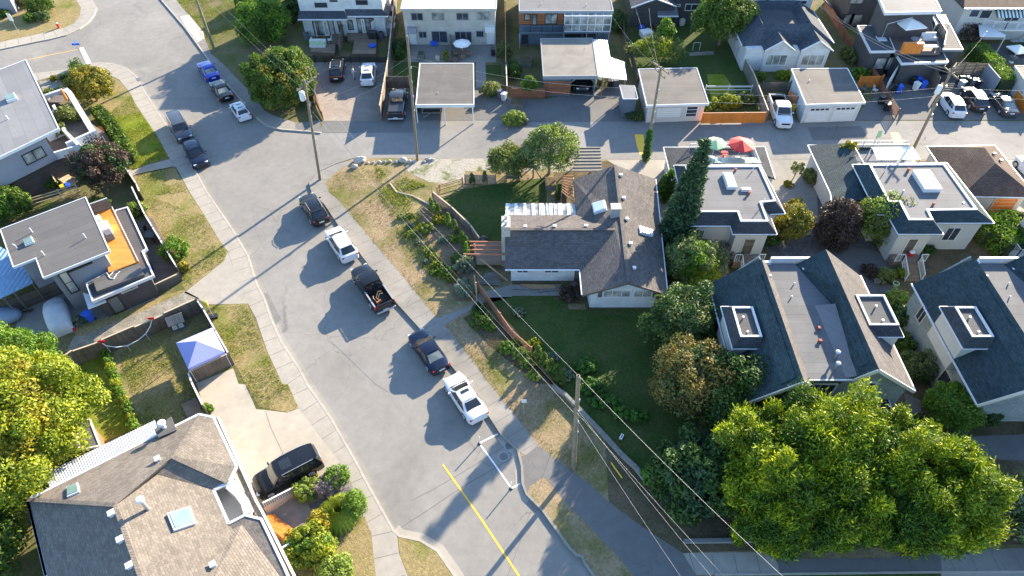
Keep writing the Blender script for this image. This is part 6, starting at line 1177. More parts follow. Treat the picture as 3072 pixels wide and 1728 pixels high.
def steep(ox,label,right_dormer=True):
 r=thing('steep_roof_house',label,'house',(ox+6.3,33));X=lambda x:x+ox;zE,zR,zF=4.5,8.0,6.5
 xA,x1,xf0,xf1,x2,xB=0.1,3.4,4.55,7.65,8.8,13.0
 fp=rect(X(.75),27.9,X(12.4),38.4);walls(r,fp,0,zE-.1,'stucco_sage')
 slopes(r,[[V((X(xA),26.6,zE)),V((X(x1),26.2,zR)),V((X(x1),37.8,zR)),V((X(xA),38.4,zE))]],'roof_teal')
 slopes(r,[[V((X(x1),26.2,zR)),V((X(xf0),27.0,zF)),V((X(xf0),38.5,zF)),V((X(x1),37.8,zR))]],'roof_brown_grey')  # sun-facing slope of the same roof, sunlight put into its browner colour
 slopes(r,[[V((X(x2),27.2,zR)),V((X(xf1),27.4,zF)),V((X(xf1+.75),34.2,zF+.2)),V((X(x2),35.0,zR))],[V((X(x2),35.0,zR)),V((X(xf1+.75),34.2,zF+.2)),V((X(6.7),38.6,zF)),V((X(x2),38.9,zR))]],'roof_teal')
 slopes(r,[[V((X(x2),27.2,zR)),V((X(xB),27.8,zE)),V((X(xB),39.3,zE)),V((X(x2),38.9,zR))]],'roof_brown_grey')  # also turned to the sun: lit tone painted by the browner shingles
 slopes(r,[[V((X(x1)-1.1,26.7,zR-1.04)),V((X(x1)-.35,26.7,zR-.24)),V((X(x1)-.35,36.5,zR-.24)),V((X(x1)-1.1,36.5,zR-1.04))]],'roof_teal',.12,'ridge_vent')
 slopes(r,[[V((X(x2)-.3,28,zR-.32)),V((X(x2)-.75,28,zR-.88)),V((X(x2)-.4,34,zR-.45)),V((X(x2)-.12,34,zR-.08))]],'roof_teal',.12,'ridge_vent')
 obj('flat_roof',MB().prism([V((X(xf0)-.3,27.4)),V((X(xf1)+.3,27.4)),V((X(xf1)+.9,34.2)),V((X(6.9),38.7)),V((X(4.2),38.7))],zF-.3,zF+.04),M['mem_mid'],r)
 obj('cricket',MB().slab([V((X(xf1)-.5,27.5,zF+.06)),V((X(xf1)+.2,27.5,zF+.3)),V((X(xf1)+.7,34,zF+.5)),V((X(xf1)-.7,34.2,zF+.07))],.1),M['mem_pale'],r)
 obj('parapet',MB().prism(rect(X(3.2),38.55,X(4.7),38.75),zF-.2,zF+.35).prism(rect(X(4.75),38.85,X(7.9),39.05),zF-.2,zF+.5),M['white_metal'],r)
 for a,b,c in((xA,x1,None),(x2,xB,None)):pass
 for yy,sg in((27.85,1),(38.45,-1)):
  for pts in(((.75,zE-.12),(x1,zR-.3),(xf0,zF-.3),(xf0,zE-.12)),((7.0,zE-.12),(7.6,zF-.3),(x2,zR-.3),(12.4,zE+.1),(12.4,zE-.12))):
   n=len(pts);vs=[(X(a),yy,z)for a,z in pts]+[(X(a),yy+.15*sg,z)for a,z in pts]
   obj('gable_wall',MB().add(vs,[tuple(range(n)),tuple(range(2*n-1,n-1,-1))]+[(i,(i+1)%n,n+(i+1)%n,n+i)for i in range(n)]),M['stucco_sage'],r)
 edge_trim(r,[(V((X(xA),26.55,zE)),V((X(x1),26.15,zR))),(V((X(x1),26.15,zR)),V((X(xf0),26.95,zF)))],'cream',.1,.26,'bargeboard',-.1)
 edge_trim(r,[(V((X(x2),27.15,zR)),V((X(xf1),27.35,zF))),(V((X(x2),27.15,zR)),V((X(xB),27.75,zE)))],'cream',.1,.26,'bargeboard',-.1)
 edge_trim(r,[(V((X(xA)-.04,26.6,zE)),V((X(xA)-.04,38.4,zE))),(V((X(xB)+.04,27.8,zE)),V((X(xB)+.04,39.3,zE))),(V((X(xf0),27.35,zF)),V((X(xf1),27.35,zF)))],'white_metal',.1,.1)
 A,B=V((X(.75),27.83)),V((X(12.4),27.83));opening(r,A,B,u=(8.0,9.2),z=(4.3,5.6),mull=1,pane='glass',fw=.13);opening(r,A,B,u=(1.6,3.2),z=(4.2,5.6),mull=1,pane='glass',fw=.13);opening(r,A,B,u=(4.6,6.4),z=(3.6,5.4),mull=2,pane='glass',fw=.12)
 slopes(r,[[V((X(7.5),27.8,3.3)),V((X(11.6),27.8,3.3)),V((X(11.6),26.1,2.85)),V((X(7.5),26.1,2.85))]],'roof_dark',.12,'porch_roof');edge_trim(r,[(V((X(7.5),26.05,2.85)),V((X(11.6),26.05,2.85))),(V((X(11.62),26.05,2.85)),V((X(11.62),27.8,3.3)))],'white_metal',.07,.08)
 for xx in(8.0,9.5,11.3):obj('porch_post',MB().box((X(xx),26.3,1.4),(.18,.18,2.7)),M['cream'],r)
 def dormer(x0,x1_,y0,y1,side):
  zt,zl=6.95,6.2;d=obj('dormer',MB().prism(rect(x0+.25,y0+.3,x1_-.1,y1-.3),3.2,zl),M['stucco_white'],r)
  ee=[V((x0,y0,zl)),V((x1_,y0,zl)),V((x1_,y1,zl)),V((x0,y1,zl))];k=.5;ff=[V((x0+(k if side<0 else .0),y0+k,zt)),V((x1_-(0 if side<0 else k),y0+k,zt)),V((x1_-(0 if side<0 else k),y1-k*1.4,zt)),V((x0+(k if side<0 else .0),y1-k*1.4,zt))]
  slopes(d,[[ee[i],ee[(i+1)%4],ff[(i+1)%4],ff[i]]for i in range(4)if not((side<0 and i==1)or(side>0 and i==3))],'roof_charcoal',.1)
  rr=[V((p.x,p.y))for p in ff];inn=inset(rr,.14);mb=MB()
  for i in range(4):j=(i+1)%4;mb.prism([rr[i],rr[j],inn[j],inn[i]],zt-.05,zt+.09)
  obj('dormer_parapet',mb,M['white'],d);obj('dormer_flat',MB().prism(inset(rr,.1),zl,zt-.1),M['mem_dark'],d);edge_trim(d,[(ee[i],ee[(i+1)%4])for i in range(4)if not((side<0 and i==1)or(side>0 and i==3))],'white_metal',.08,.08)
  for dy in(.9,2.3):obj('vent_pipe',MB().lathe((x0+1.1,y0+dy,zt-.1),[(.06,0),(.06,.25),(.09,.3)],8),M['steel'],d)
  return d
 d=dormer(X(-.1),X(2.0),30.3,34.4,-1)
 if right_dormer:dormer(X(10.2),X(12.9),31.4,35.6,1)
 A,B=V((X(.28),34.7)),V((X(.28),31.2));opening(r,A,B,u=(.8,2.2),z=(4.2,5.1),mull=1,pane='glass_curtain')
 A,B=V((X(.75),38.4)),V((X(.75),27.9));opening(r,A,B,u=(1.6,2.6),z=(2.2,3.9),mull=1,frame='cream',pane='glass');opening(r,A,B,u=(7.2,8.4),z=(1.0,2.6),mull=0,frame='cream',pane='glass')
 for a,b,h in((6.0,36.4,.35),(5.4,35.0,.35)):stack(r,(X(a),b),zF,.05,h)
 for a,b in((6.6,31.9),(6.3,30.7)):capvent(r,(X(a),b),zF,.24,'brick_red',h=.25)
 for a,b,h in((6.9,29.2,.7),(6.6,28.2,.7)):q=V((X(a),b,zF));f=obj('flue',MB().lathe(q,[(.08,-.1),(.08,h)],8),M['steel'],r);obj('flue_cap',MB().ball(q+U3*(h+.1),.18,.18,.12),M['white_metal'],f)
 capvent(r,(X(7.2),38.0),zF,.2,h=.2);capvent(r,(X(3.9),36.5),7.3,.2,h=.2)
 return r
steep(16.25,'steep slate green roofed house with two white edged dormers, the left one')
steep(33.15,'steep slate green roofed house cut by the right edge of the photo')
t=thing('retaining_wall','low concrete block wall running diagonally between the verge and the dark garden','wall',v3(P1('k 560,230',LZ),LZ));wl_=P('k 310,5 400,65 560,230 700,375 830,520 940,620 1000,700',LZ+.5)
for a,b in zip(wl_,wl_[1:]):
 L=(b-a).length;e=(b-a).normalized();an=math.atan2(e.y,e.x);n=max(1,int(L/.8));mb=MB()
 for k in range(n):c=a+e*L*(k+.5)/n;mb.box((c.x,c.y,LZ+.2),(L/n-.02,.24,.5),an)
 obj('block_course',mb,M['block'],t)
q=P3('k 825,405',LZ)[0];t=thing('loose_block','pale loose block lying on the dark soil behind the block wall','block',q);obj('block',MB().box(q+U3*.12,(.45,.22,.2),R(60)),M['cloth_white'],t);obj('core',MB().box(q+U3*.225,(.3,.1,.02),R(60)),M['block'],t)
t=thing('low_wall','low grey concrete wall in front of the big yellow green hedge trees','wall',v3(P1('k 1300,1170',LZ),LZ));obj('wall',MB().prism(P('k 1300,1170 1932,1160 1932,1185 1300,1192',.45),.05,.45),M['block'],t);obj('cap',MB().prism(P('k 1295,1167 1935,1157 1935,1187 1295,1195',.5),.45,.5),M['block'],t)
t=thing('low_wall','low brick coloured wall at the bottom right beyond the hedge trees','wall',v3(P1('l 1880,1110',LZ),LZ));obj('wall',MB().prism(P('l 1840,1080 2300,1075 2300,1110 1840,1125',.6),.05,.6),M['brick_red'],t);obj('cap',MB().prism(P('l 1835,1076 2305,1071 2305,1112 1835,1128',.66),.6,.66),M['block'],t)
t=thing('marker_stake','yellow plastic stake lying slanted beside the wires over the dry verge','stake',P3('k 830,712',LZ)[0]);a,b=P3('k 830,712',LZ)[0],P3('k 750,605',LZ)[0];obj('stake',MB().bar(a+U3*.05,b+U3*.12,.08),M['plastic_yellow'],t);obj('tip',MB().bar(b+U3*.12,b+(b-a)*.05+U3*.14,.1),M['plastic_yellow'],t)
sg=thing('small_sign','small white round topped sign on a thin post in the dry verge','sign',P3('k 88,235',LZ)[0]);q=P3('k 88,235',LZ)[0];obj('post',MB().tube([q,q+U3*2.0],.03,6),M['steel'],sg);obj('panel',MB().box(q+V((0,-.04,2.05)),(.42,.05,.42)),M['white'],sg,bevel=.05)
for s,lb in(('j 1688,450','white flexible marker post at the upper corner of the white parking line'),('j 1925,790','white flexible marker post at the lower corner of the white parking line')):
 q=P3(s,0)[0];t=thing('marker_post',lb,'marker post',q);obj('base',MB().lathe(q,[(.14,0),(.14,.04),(.06,.08)],12),M['black'],t);obj('post',MB().lathe(q,[(.045,.05),(.045,1.0),(.02,1.03)],8),M['white'],t)
rng=random.Random(5)
bs=[('b 785,1215',1.5,.5),('b 745,1265',.8,.45),('b 1110,1215',1.0,.5),('b 1060,1225',.5,.3),('b 1160,1225',.6,.35),('b 1195,1222',.55,.3),('b 1010,1222',.5,.3),('b 970,1225',.4,.25),('b 930,1228',.5,.3),('b 1300,1205',.75,.4),('b 1335,1208',.5,.3),('b 1270,1225',.4,.25),('b 885,1230',.35,.25),('b 845,1232',.4,.22)]
for k,(s,sx,sz)in enumerate(bs):
 q=P3(s,LZ)[0];mb=MB().ball(q+U3*sz*.3,sx*.5,sx*.36,sz*.6,9,6);mb.v=[tuple(V(v_)+V((rng.uniform(-1,1),rng.uniform(-1,1),rng.uniform(-1,1)))*sx*.07)for v_ in mb.v]
 big={0:'long pale boulder at the left end of the rock row by the lane',1:'grey boulder set below the left end of the rock row',2:'largest squarish boulder in the middle of the rock row by the lane',9:'biggest boulder right of the wooden pole in the rock row'}
 obj('boulder',mb,M['stone'],label=big.get(k,'small pale boulder in the rock row between the lane and the dry verge'),cat='boulder',group='boulders in a row along the lane')
q=V((37.3,45.2,1.0));t=thing('flower_pot','round red flower pot on the porch of the slate green mansard house','flower pot',q);obj('pot',MB().lathe(q,[(.18,0),(.28,.3),(.3,.42),(.25,.44)],12),M['red'],t);obj('flowers',MB().ball(q+U3*.5,.26,.26,.16),M['cloth_white'],t)
for k,s_ in enumerate(('h 815,690','h 955,710','h 905,470','h 1140,530')):
 q=P3(s_,LZ)[0];t=thing('flower_pot',('grey pot at the left of the courtyard planter','turquoise pot right of the courtyard shrubs','dark pot at the foot of the pale weeping tree','pale pot right of the white stair rails')[k],'flower pot',q);obj('pot',MB().lathe(q,[(.17,0),(.27,.35),(.3,.4),(.24,.4)],12),M[('block','cloth_green','plastic_grey','cream')[k]],t);obj('soil',MB().lathe(q,[(.24,.38),(.22,.41)],12),M['soil'],t)
q=P3('d 790,1110',3.0)[0];t=thing('satellite_dish','pale green tilted dish on a thin mast at the left of the white shade','satellite dish',q);obj('mast',MB().tube([q,q+U3*1.3],.04),M['steel'],t);obj('dish',MB().slab([q+V((-.1,.1,1.1)),q+V((.35,.0,1.3)),q+V((.3,.1,2.0)),q+V((-.05,.2,1.9))],.05),M['cloth_green'],t)
# ================================================================ TREES AND PLANTS
LM={}
LM['green']=leafmat('mid green leaves',(.028,.056,.010),(.078,.135,.02),(.16,.215,.035))
LM['lime']=leafmat('yellow green leaves',(.055,.09,.010),(.20,.25,.018),(.40,.39,.03),.3)
LM['bright']=leafmat('bright green leaves',(.035,.08,.010),(.115,.21,.022),(.24,.33,.04),.28)
LM['yellow']=leafmat('autumn yellow leaves',(.08,.09,.012),(.28,.25,.02),(.48,.32,.035),.25)
LM['olive']=leafmat('olive leaves',(.05,.075,.02),(.15,.18,.045),(.27,.28,.08))
LM['oliveyellow']=leafmat('olive yellow leaves',(.06,.08,.015),(.19,.19,.03),(.32,.26,.045),.3)
LM['gold']=leafmat('golden conifer sprays',(.025,.05,.006),(.14,.21,.008),(.62,.60,.015),.16)
LM['gold_green']=leafmat('green conifer sprays',(.014,.035,.006),(.055,.115,.008),(.24,.33,.015),.14)
LM['dark']=leafmat('dark green leaves',(.018,.045,.012),(.055,.105,.024),(.11,.17,.04),.2)
LM['spruce']=leafmat('blue green needles',(.016,.040,.020),(.045,.090,.038),(.10,.165,.065),.15)
LM['pine']=leafmat('grey green sprays',(.035,.06,.02),(.12,.165,.05),(.24,.28,.09),.2)
LM['orange']=leafmat('russet leaves',(.05,.062,.018),(.17,.145,.04),(.40,.26,.055),.25)
LM['russet']=leafmat('orange green leaves',(.06,.08,.012),(.20,.19,.03),(.42,.28,.04),.3)
LM['purple']=leafmat('dark purple leaves',(.022,.014,.012),(.065,.042,.032),(.13,.09,.065),.2)
LM['silver']=leafmat('silver grey leaves',(.06,.085,.045),(.16,.20,.12),(.27,.31,.20),.2)
LM['pink']=leafmat('pink flowering leaves',(.06,.09,.03),(.30,.25,.22),(.55,.30,.34),.2)
LM['ivy']=leafmat('ivy leaves',(.02,.06,.01),(.06,.15,.02),(.10,.22,.03),.2)
LM['weed']=leafmat('weedy leaves',(.06,.10,.015),(.18,.25,.04),(.34,.38,.09),.3)
GR=random.Random(11)
def leaves(cen,rad,n,size,seed,flat=.5,up=0.0,aspect=1.6,spike=0.0,axis=None):
 """n leaf faces in the outer part of each clump; returns an (N,4,3) array"""
 g=np.random.default_rng(seed);cen=np.asarray(cen,float);rad=np.asarray(rad,float).reshape(len(cen),-1)
 if rad.shape[1]==1:rad=np.repeat(rad,3,1)
 size=size*.7;k=np.repeat(np.arange(len(cen)),n);N=len(k)
 d=g.normal(size=(N,3));d/=np.linalg.norm(d,axis=1)[:,None]+1e-9
 d[:,2]=np.where((d[:,2]<-.3)&(g.random(N)<.6),-d[:,2],d[:,2])
 r=.55+.5*g.random(N)**.7+spike*g.random(N)**5*2;p=cen[k]+d*rad[k]*r[:,None]
 nn=d*flat+g.normal(size=(N,3))*(1-flat)*.8;nn[:,2]+=up;nn/=np.linalg.norm(nn,axis=1)[:,None]+1e-9
 t=g.normal(size=(N,3))if axis is None else d*axis[0]+np.array([0,0,axis[1]])+g.normal(size=(N,3))*.35;t-=nn*(t*nn).sum(1)[:,None];t/=np.linalg.norm(t,axis=1)[:,None]+1e-9;b=np.cross(nn,t)
 s=size*(.55+.9*g.random(N));t*=(s*.5*aspect)[:,None];b*=(s*.5)[:,None]
 return np.stack([p-t,p-b*.9+t*.1,p+t,p+b*.9+t*.1],1)
def leafmesh(name,q,mat,parent,origin=None,core=None):
 nq=len(q);me=bpy.data.meshes.new(name);L=np.array(WLOC[parent.name]);v_=(q.reshape(-1,3)-L).astype(np.float32)
 me.vertices.add(nq*4);me.vertices.foreach_set('co',v_.ravel());me.loops.add(nq*4);me.loops.foreach_set('vertex_index',np.arange(nq*4,dtype=np.int32))
 me.polygons.add(nq);me.polygons.foreach_set('loop_start',np.arange(nq,dtype=np.int32)*4);me.polygons.foreach_set('loop_total',np.full(nq,4,np.int32));me.update();me.validate()
 me.materials.append(mat);o=bpy.data.objects.new(name,me);C.objects.link(o);o.parent=parent;WLOC[o.name]=WLOC[parent.name];return o
def clumps(c,R3,n,rc,seed,low=-.45,jit=.16):
 g=np.random.default_rng(seed);i=np.arange(n)+.5;ph=np.arccos(1-i/n*(1-low));th=np.pi*(1+5**.5)*i
 d=np.stack([np.cos(th)*np.sin(ph),np.sin(th)*np.sin(ph),np.cos(ph)],1);f=.62+.30*g.random(n)+g.normal(size=n)*.05
 p=np.asarray(c)+d*np.asarray(R3)*f[:,None]+g.normal(size=(n,3))*np.min(R3)*jit*.5;r=rc*(.7+.65*g.random(n));return p,r
def trunk(root,base,top,r0,limbs,seed,mat='pole'):
 g=random.Random(seed);b=Vector(base);t=Vector(top);H=(t-b).length;mb=MB();pts=[b-U3*.2,b+U3*H*.12,b.lerp(t,.5)+Vector((g.uniform(-.1,.1),g.uniform(-.1,.1),0)),t]
 mb.tube(pts,[r0*1.35,r0,r0*.7,r0*.25],8);o=obj('trunk',mb,M[mat],root)
 for k,q in enumerate(limbs):
  s=b.lerp(t,.3+.45*(k/max(1,len(limbs))));q=Vector(q);m=s.lerp(q,.5)+U3*.15*(q-s).length
  obj('limb',MB().tube([s,m,q],[r0*.42,r0*.28,r0*.1],6),M[mat],root)
def tree(label,base,R3,h,mat,seed,n=None,nl=110,size=.24,z0=None,cat='tree',name='tree',group=None,rc=None,low=-.5,flat=.45,limbs=5,tr=.16,lean=(0,0),mat2=None,frac2=.25,up=0.15):
 """broadleaf: h is the height of the top of the crown, R3 its radii"""
 z0=LZ if z0 is None else z0;base=Vector((base[0],base[1],z0));t=thing(name,label,cat,base,group)
 c=base+Vector((lean[0],lean[1],h-R3[2]));rc=rc or min(R3)*.34;n=n or int(10+26*(R3[0]*R3[1])**.5/max(.6,rc*1.6));p,r=clumps(c,R3,n,rc,seed,low)
 nl=int(nl*1.7);q=leaves(p,r,nl,size,seed,flat,up)
 if mat2:k=np.random.default_rng(seed).random(len(p))<frac2;kk=np.repeat(k,nl);leafmesh('crown',q[~kk],LM[mat],t);leafmesh('crown_patch',q[kk],LM[mat2],t)
 else:leafmesh('crown',q,LM[mat],t)
 g=random.Random(seed);trunk(t,base,c+U3*R3[2]*.3,tr,[tuple(p[g.randrange(len(p))])for _ in range(limbs)],seed);return t
def shrub(label,base,R3,mat,seed,z0=None,size=.14,nl=70,n=None,h=None,name='shrub',cat='shrub',group=None,mat2=None,core=True,flat=.6):
 z0=LZ if z0 is None else z0;base=Vector((base[0],base[1],z0));t=thing(name,label,cat,base,group);h=h or R3[2]*1.7
 c=base+Vector((0,0,h-R3[2]));rc=min(R3)*.38;n=n or int(14+9*R3[0]*R3[1]);p,r=clumps(c,R3,n,rc,seed,-.6,.1);nl=int(nl*1.6);q=leaves(p,r,nl,size,seed,flat,.1)
 if mat2:kk=np.repeat(np.random.default_rng(seed).random(len(p))<.35,nl);leafmesh('foliage',q[~kk],LM[mat],t);leafmesh('flowers',q[kk],LM[mat2],t)
 else:leafmesh('foliage',q,LM[mat],t)
 mb=MB()
 for k in range(4):a=k*1.57+seed;mb.tube([base-U3*.1,base+Vector((math.cos(a)*R3[0]*.25,math.sin(a)*R3[1]*.25,h*.4)),base+Vector((math.cos(a)*R3[0]*.5,math.sin(a)*R3[1]*.5,h*.7))],[.035,.025,.01],5)
 obj('stem',mb,M['pole'],t);return t
def conifer(label,base,r0,h,mat,seed,z0=None,layers=26,size=.2,name='conifer',per=11,nl=34,droop=.22,tipr=.12,top_lean=(0,0),group=None,bottom=.05,cat='tree',power=.9):
 z0=LZ if z0 is None else z0;base=Vector((base[0],base[1],z0));t=thing(name,label,cat,base,group);g=np.random.default_rng(seed);P_,R_=[],[]
 for i in range(layers):
  f=bottom+(1-bottom)*i/layers;z=base.z+h*f;rr=r0*(1-f)**power+tipr;k=max(3,int(per*(1-f)+3));ph=g.random()*6.28
  for j in range(k):
   a=ph+2*np.pi*j/k+g.normal()*.12;L=rr*(.78+.34*g.random())
   m=max(1,int(L/.42))
   for s in range(m):
    d=L*(s+1)/m;P_.append((base.x+top_lean[0]*f+math.cos(a)*d*.9,base.y+top_lean[1]*f+math.sin(a)*d*.9,z-droop*d+g.normal()*.06));R_.append((.34+.06*L*.5,.34+.06*L*.5,.15))
 leafmesh('crown',leaves(P_,R_,int(nl*1.7),size,seed,.2,.1,2.6,.15,(.9,.25)),LM[mat],t);trunk(t,base,base+Vector((top_lean[0],top_lean[1],h*.97)),.05+h*.016,[],seed);return t
def cedar(label,base,r,h,mat,seed,z0=None,group=None,name='cedar',size=.11):
 z0=LZ if z0 is None else z0;base=Vector((base[0],base[1],z0));t=thing(name,label,'cedar',base,group);g=np.random.default_rng(seed);n=int(30+h*r*60);f=g.random(n)**.8
 a=g.random(n)*6.28;rr=r*(1-f**1.6)*.8;P_=np.stack([base.x+np.cos(a)*rr,base.y+np.sin(a)*rr,base.z+.1+h*f*.95],1)
 leafmesh('foliage',leaves(P_,np.full((n,1),r*.3+.03),16,size,seed,.6,.2,1.8),LM[mat],t);obj('stem',MB().tube([base-U3*.1,base+U3*h*.8],[.04,.015],5),M['pole'],t);return t
def hedge(label,pts,w_,h,mat,seed,z0=None,size=.13,dens=260,name='hedge',round_=.25):
 z0=LZ if z0 is None else z0;pts=[Vector((p[0],p[1]))for p in pts];t=thing(name,label,'hedge',v3(pts[0],z0));g=np.random.default_rng(seed);Q=[];mb=MB();l=shift(pts,w_*.36);r=shift(pts,-w_*.36);mb.prism(l+r[::-1],z0-.1,z0+h*.82)
 for a,b in zip(pts,pts[1:]):
  L=(b-a).length;e=(b-a).normalized();nn=Vector((-e.y,e.x));N=int(dens*L*(w_+2*h)/4);u=g.random(N)*L;s=g.random(N)*(w_+2*h);x=np.where(s<h,-w_/2,np.where(s>h+w_,w_/2,s-h-w_/2));z=np.where(s<h,s,np.where(s>h+w_,s-h-w_,h))
  wob=np.sin(u*2.1+seed)*.07+g.normal(size=N)*.06;x=x*(1-round_*np.clip((z-h*.7)/h,0,1))+np.sign(x)*wob;z=z+(z>h*.95)*wob*1.3
  Q.append(np.stack([a.x+e.x*u+nn.x*x,a.y+e.y*u+nn.y*x,z0+z],1))
 leafmesh('foliage',leaves(np.concatenate(Q),np.full((sum(len(x)for x in Q),1),.07),2,size,seed,.2,.3),LM[mat],t);obj('core_block',mb,M['hedge_core'],t);return t  # solid dark core added inside, blocks light between the leaves
M['hedge_core']=plain('dark hedge filler',(.03,.045,.015),.95,.3,4)
tree('big yellow green tree with autumn tints spreading at the lower left edge',P1('i 150,820',LZ),(7.0,6.6,3.6),8.6,'lime',21,n=190,nl=420,size=.2,rc=1.0,mat2='yellow',frac2=.35,tr=.35,lean=(-1.0,2.2),low=-.6,limbs=9)
tree('green compound leaved tree above the yellow one at the left edge',P1('e 200,1449',LZ),(5.2,4.0,2.6),6.0,'bright',22,n=100,nl=340,size=.2,rc=.9,mat2='lime',frac2=.4,tr=.28,lean=(-.3,-1.3),limbs=8)
tree('dark green shaded tree low at the bottom left corner',P1('i 60,1449',LZ),(4.2,5.0,2.6),5.0,'green',23,n=60,nl=220,size=.25,rc=1.0,tr=.25,lean=(-2.6,.5))
tree('deep green rounded bush tree behind the pale rail fence at the left edge',P1('e 90,170',LZ),(2.5,1.8,1.5),3.0,'green',24,nl=150,size=.2,mat2='bright',frac2=.4,tr=.12)
tree('spreading orange green tree beside the clipped hedge at the street corner',P1('a 735,760',LZ),(2.6,2.5,1.7),3.8,'russet',25,nl=150,size=.2,mat2='yellow',frac2=.3,tr=.12)
tree('dark purple green tree at the end of the hedge strip on the left',P1('a 850,1400',LZ),(2.6,2.5,2.2),4.8,'purple',26,nl=150,size=.2,mat2='dark',frac2=.5,tr=.14)
hedge('short clipped boxy hedge below the blue street sign',P('a 575,505 625,610',LZ),1.4,1.0,'green',27)
hedge('long lumpy green hedge strip along the bright verge on the left',P('a 760,880 860,990 935,1110 990,1240',LZ),1.3,1.4,'green',28,round_=.5,size=.2,dens=420)
shrub('dark low shrub left of the clipped corner hedge',P1('a 520,605',LZ),(1.1,.6,.5),'dark',29);shrub('yellow flowered little shrub by the stone bed',P1('a 415,605',LZ),(.5,.4,.35),'yellow',30)
for k,(s,r,m_,lb)in enumerate((('a 385,720',.7,'olive','olive plants at the left rim of the roof terrace'),('a 470,700',.6,'dark','dark plants at the back rim of the roof terrace'),('a 520,900',1.1,'olive','big olive bush on the lower corner of the roof terrace'),('a 590,890',.55,'weed','pale bush at the white ledge of the roof terrace'),('a 450,930',.5,'orange','orange flowering plant beside the roof edge on the terrace'),('a 430,1010',.9,'olive','grassy plants on the small lower balcony'),('a 520,730',.5,'yellow','yellow plant beside the orange folded parasol'))):
 shrub(lb,P1(s,3.2),(r*1.25,r,r*.75),m_,31+k,z0=3.1,size=.13,nl=70)
for k,(s,r,m_,lb)in enumerate((('a 330,90',1.9,'green','big green bush on the top left corner lawn'),('a 340,150',1.0,'pine','grey green bush below the big corner bush'),('a 190,40',1.4,'orange','orange tinted bush beside the top left house corner'),('a 240,160',1.0,'bright','pale green bush between the white sign and the corner bush'),('a 40,125',.8,'green','small bush below the top left house corner'),('a 730,1060',.5,'yellow','yellow flowers beside the dark wall under the terrace'),('a 300,1420',.9,'weed','potted plants massed on the patio below the dark wall'),('a 400,1400',.8,'bright','bright potted bush on the patio by the divider fence'),('a 660,1340',.8,'bright','bright shrub at the foot of the purple green tree'),('e 1040,160',1.1,'weed','pale flowered round bush between deck screen and verge'),('e 1335,480',1.4,'bright','leafy green and yellow shrub at the corner of the dark patio fence'),('e 1390,590',.6,'yellow','yellow orange plant at the end of the dark patio fence'),('e 610,985',.6,'silver','spiky pale plant beside the gravel path and the cone'),('i 1570,200',.5,'bright','bright climbing plant on the driveway fence end'),('e 760,110',.9,'green','green shrub behind the deck screen'))):
 shrub(lb,P1(s,LZ),(r,r*.85,r*.7),m_,41+k,size=.13+r*.03)
g1='row of small round shrubs across the lawn'
for k,s in enumerate(('e 805,1235','e 818,1265','e 832,1300','e 845,1340','e 860,1380','e 880,1420','i 885,15','i 905,60','i 925,105','i 942,140','i 975,185','i 985,230','i 1000,270','i 1015,310','i 1030,345')):
 shrub('small round green shrub in the single row dividing the two lawns',P1(s,LZ),(.42,.42,.45),'bright' if k%3 else 'lime',60+k,size=.1,nl=40,group=g1,n=12)
for k,(s,r,m_,lb)in enumerate((('j 395,830',(.95,.85,.75),'weed','pale variegated round shrub beside the black suv'),('j 530,790',(.95,.8,.7),'pink','brownish round shrub between two green ones by the driveway'),('j 612,725',(1.05,.85,.75),'bright','clipped bright green round shrub beside the pavement'),('j 755,940',(.85,1.1,.9),'bright','tall clipped bright green shrub touching the feathery one'),('j 500,1060',(.9,.9,.7),'yellow','yellow speckled shrub above the patio rail'),('j 470,740',(.6,.3,.4),'yellow','low yellow plant between the round shrubs'))):
 shrub(lb,P1(s,LZ),r,m_,80+k,size=.11,nl=110)
def grassy(label,base,r,h,mat,seed,n=900,name='ornamental_grass',z0=None):
 z0=LZ if z0 is None else z0;base=Vector((base[0],base[1],z0));t=thing(name,label,'grass clump',base);g=np.random.default_rng(seed);a=g.random(n)*6.28;e=.25+.75*g.random(n);d=np.stack([np.cos(a)*e,np.sin(a)*e,np.zeros(n)],1);p0=np.array(base)+d*r*.15;p1=np.array(base)+d*r*.75+np.array([0,0,1])*h*(1.1-e*.4)[:,None];p2=np.array(base)+d*r*1.1+np.array([0,0,1])*h*(.9-e*.55)[:,None];s=np.stack([-d[:,1],d[:,0],np.zeros(n)],1)*.05
 q=np.concatenate([np.stack([p0-s,p0+s,p1+s,p1-s],1),np.stack([p1-s,p1+s,p2+s*.2,p2-s*.2],1)]);leafmesh('blades',q,LM[mat],t);obj('root_ball',MB().ball(base,r*.3,r*.3,.15),M['soil'],t);return t
grassy('big feathery yellow green grass clump by the patio',P1('j 640,1000',LZ),1.5,1.3,'lime',90,1800)
shrub('large yellow green bush at the bottom beside the white stair rail',P1('j 420,1260',LZ),(1.8,1.4,1.1),'lime',91,size=.16,nl=150,mat2='bright',h=1.9)
shrub('pale leaved bush at the bottom edge beside the lawn strip',P1('j 600,1430',LZ),(1.3,1.2,.9),'weed',92,size=.16,nl=110)
tree('huge rounded leafy tree left of the paver drive',P1('b 170,800',GZ),(4.2,4.2,3.2),6.2,'green',101,z0=GZ,n=120,nl=270,size=.22,rc=.85,mat2='oliveyellow',frac2=.45,tr=.3,lean=(.7,1.3),low=-.75)
tree('second green tree behind the huge one near the top',P1('b 90,300',GZ),(3.3,3.3,2.4),5.0,'bright',102,z0=GZ,n=70,nl=220,size=.24,rc=.95,mat2='green',frac2=.5,tr=.25,low=-.7)
tree('dark hedge like bush between the lawn slope and the white duplex',P1('b 300,110',GZ),(1.3,4.0,1.3),2.6,'dark',103,z0=GZ,nl=140,size=.2,tr=.1)
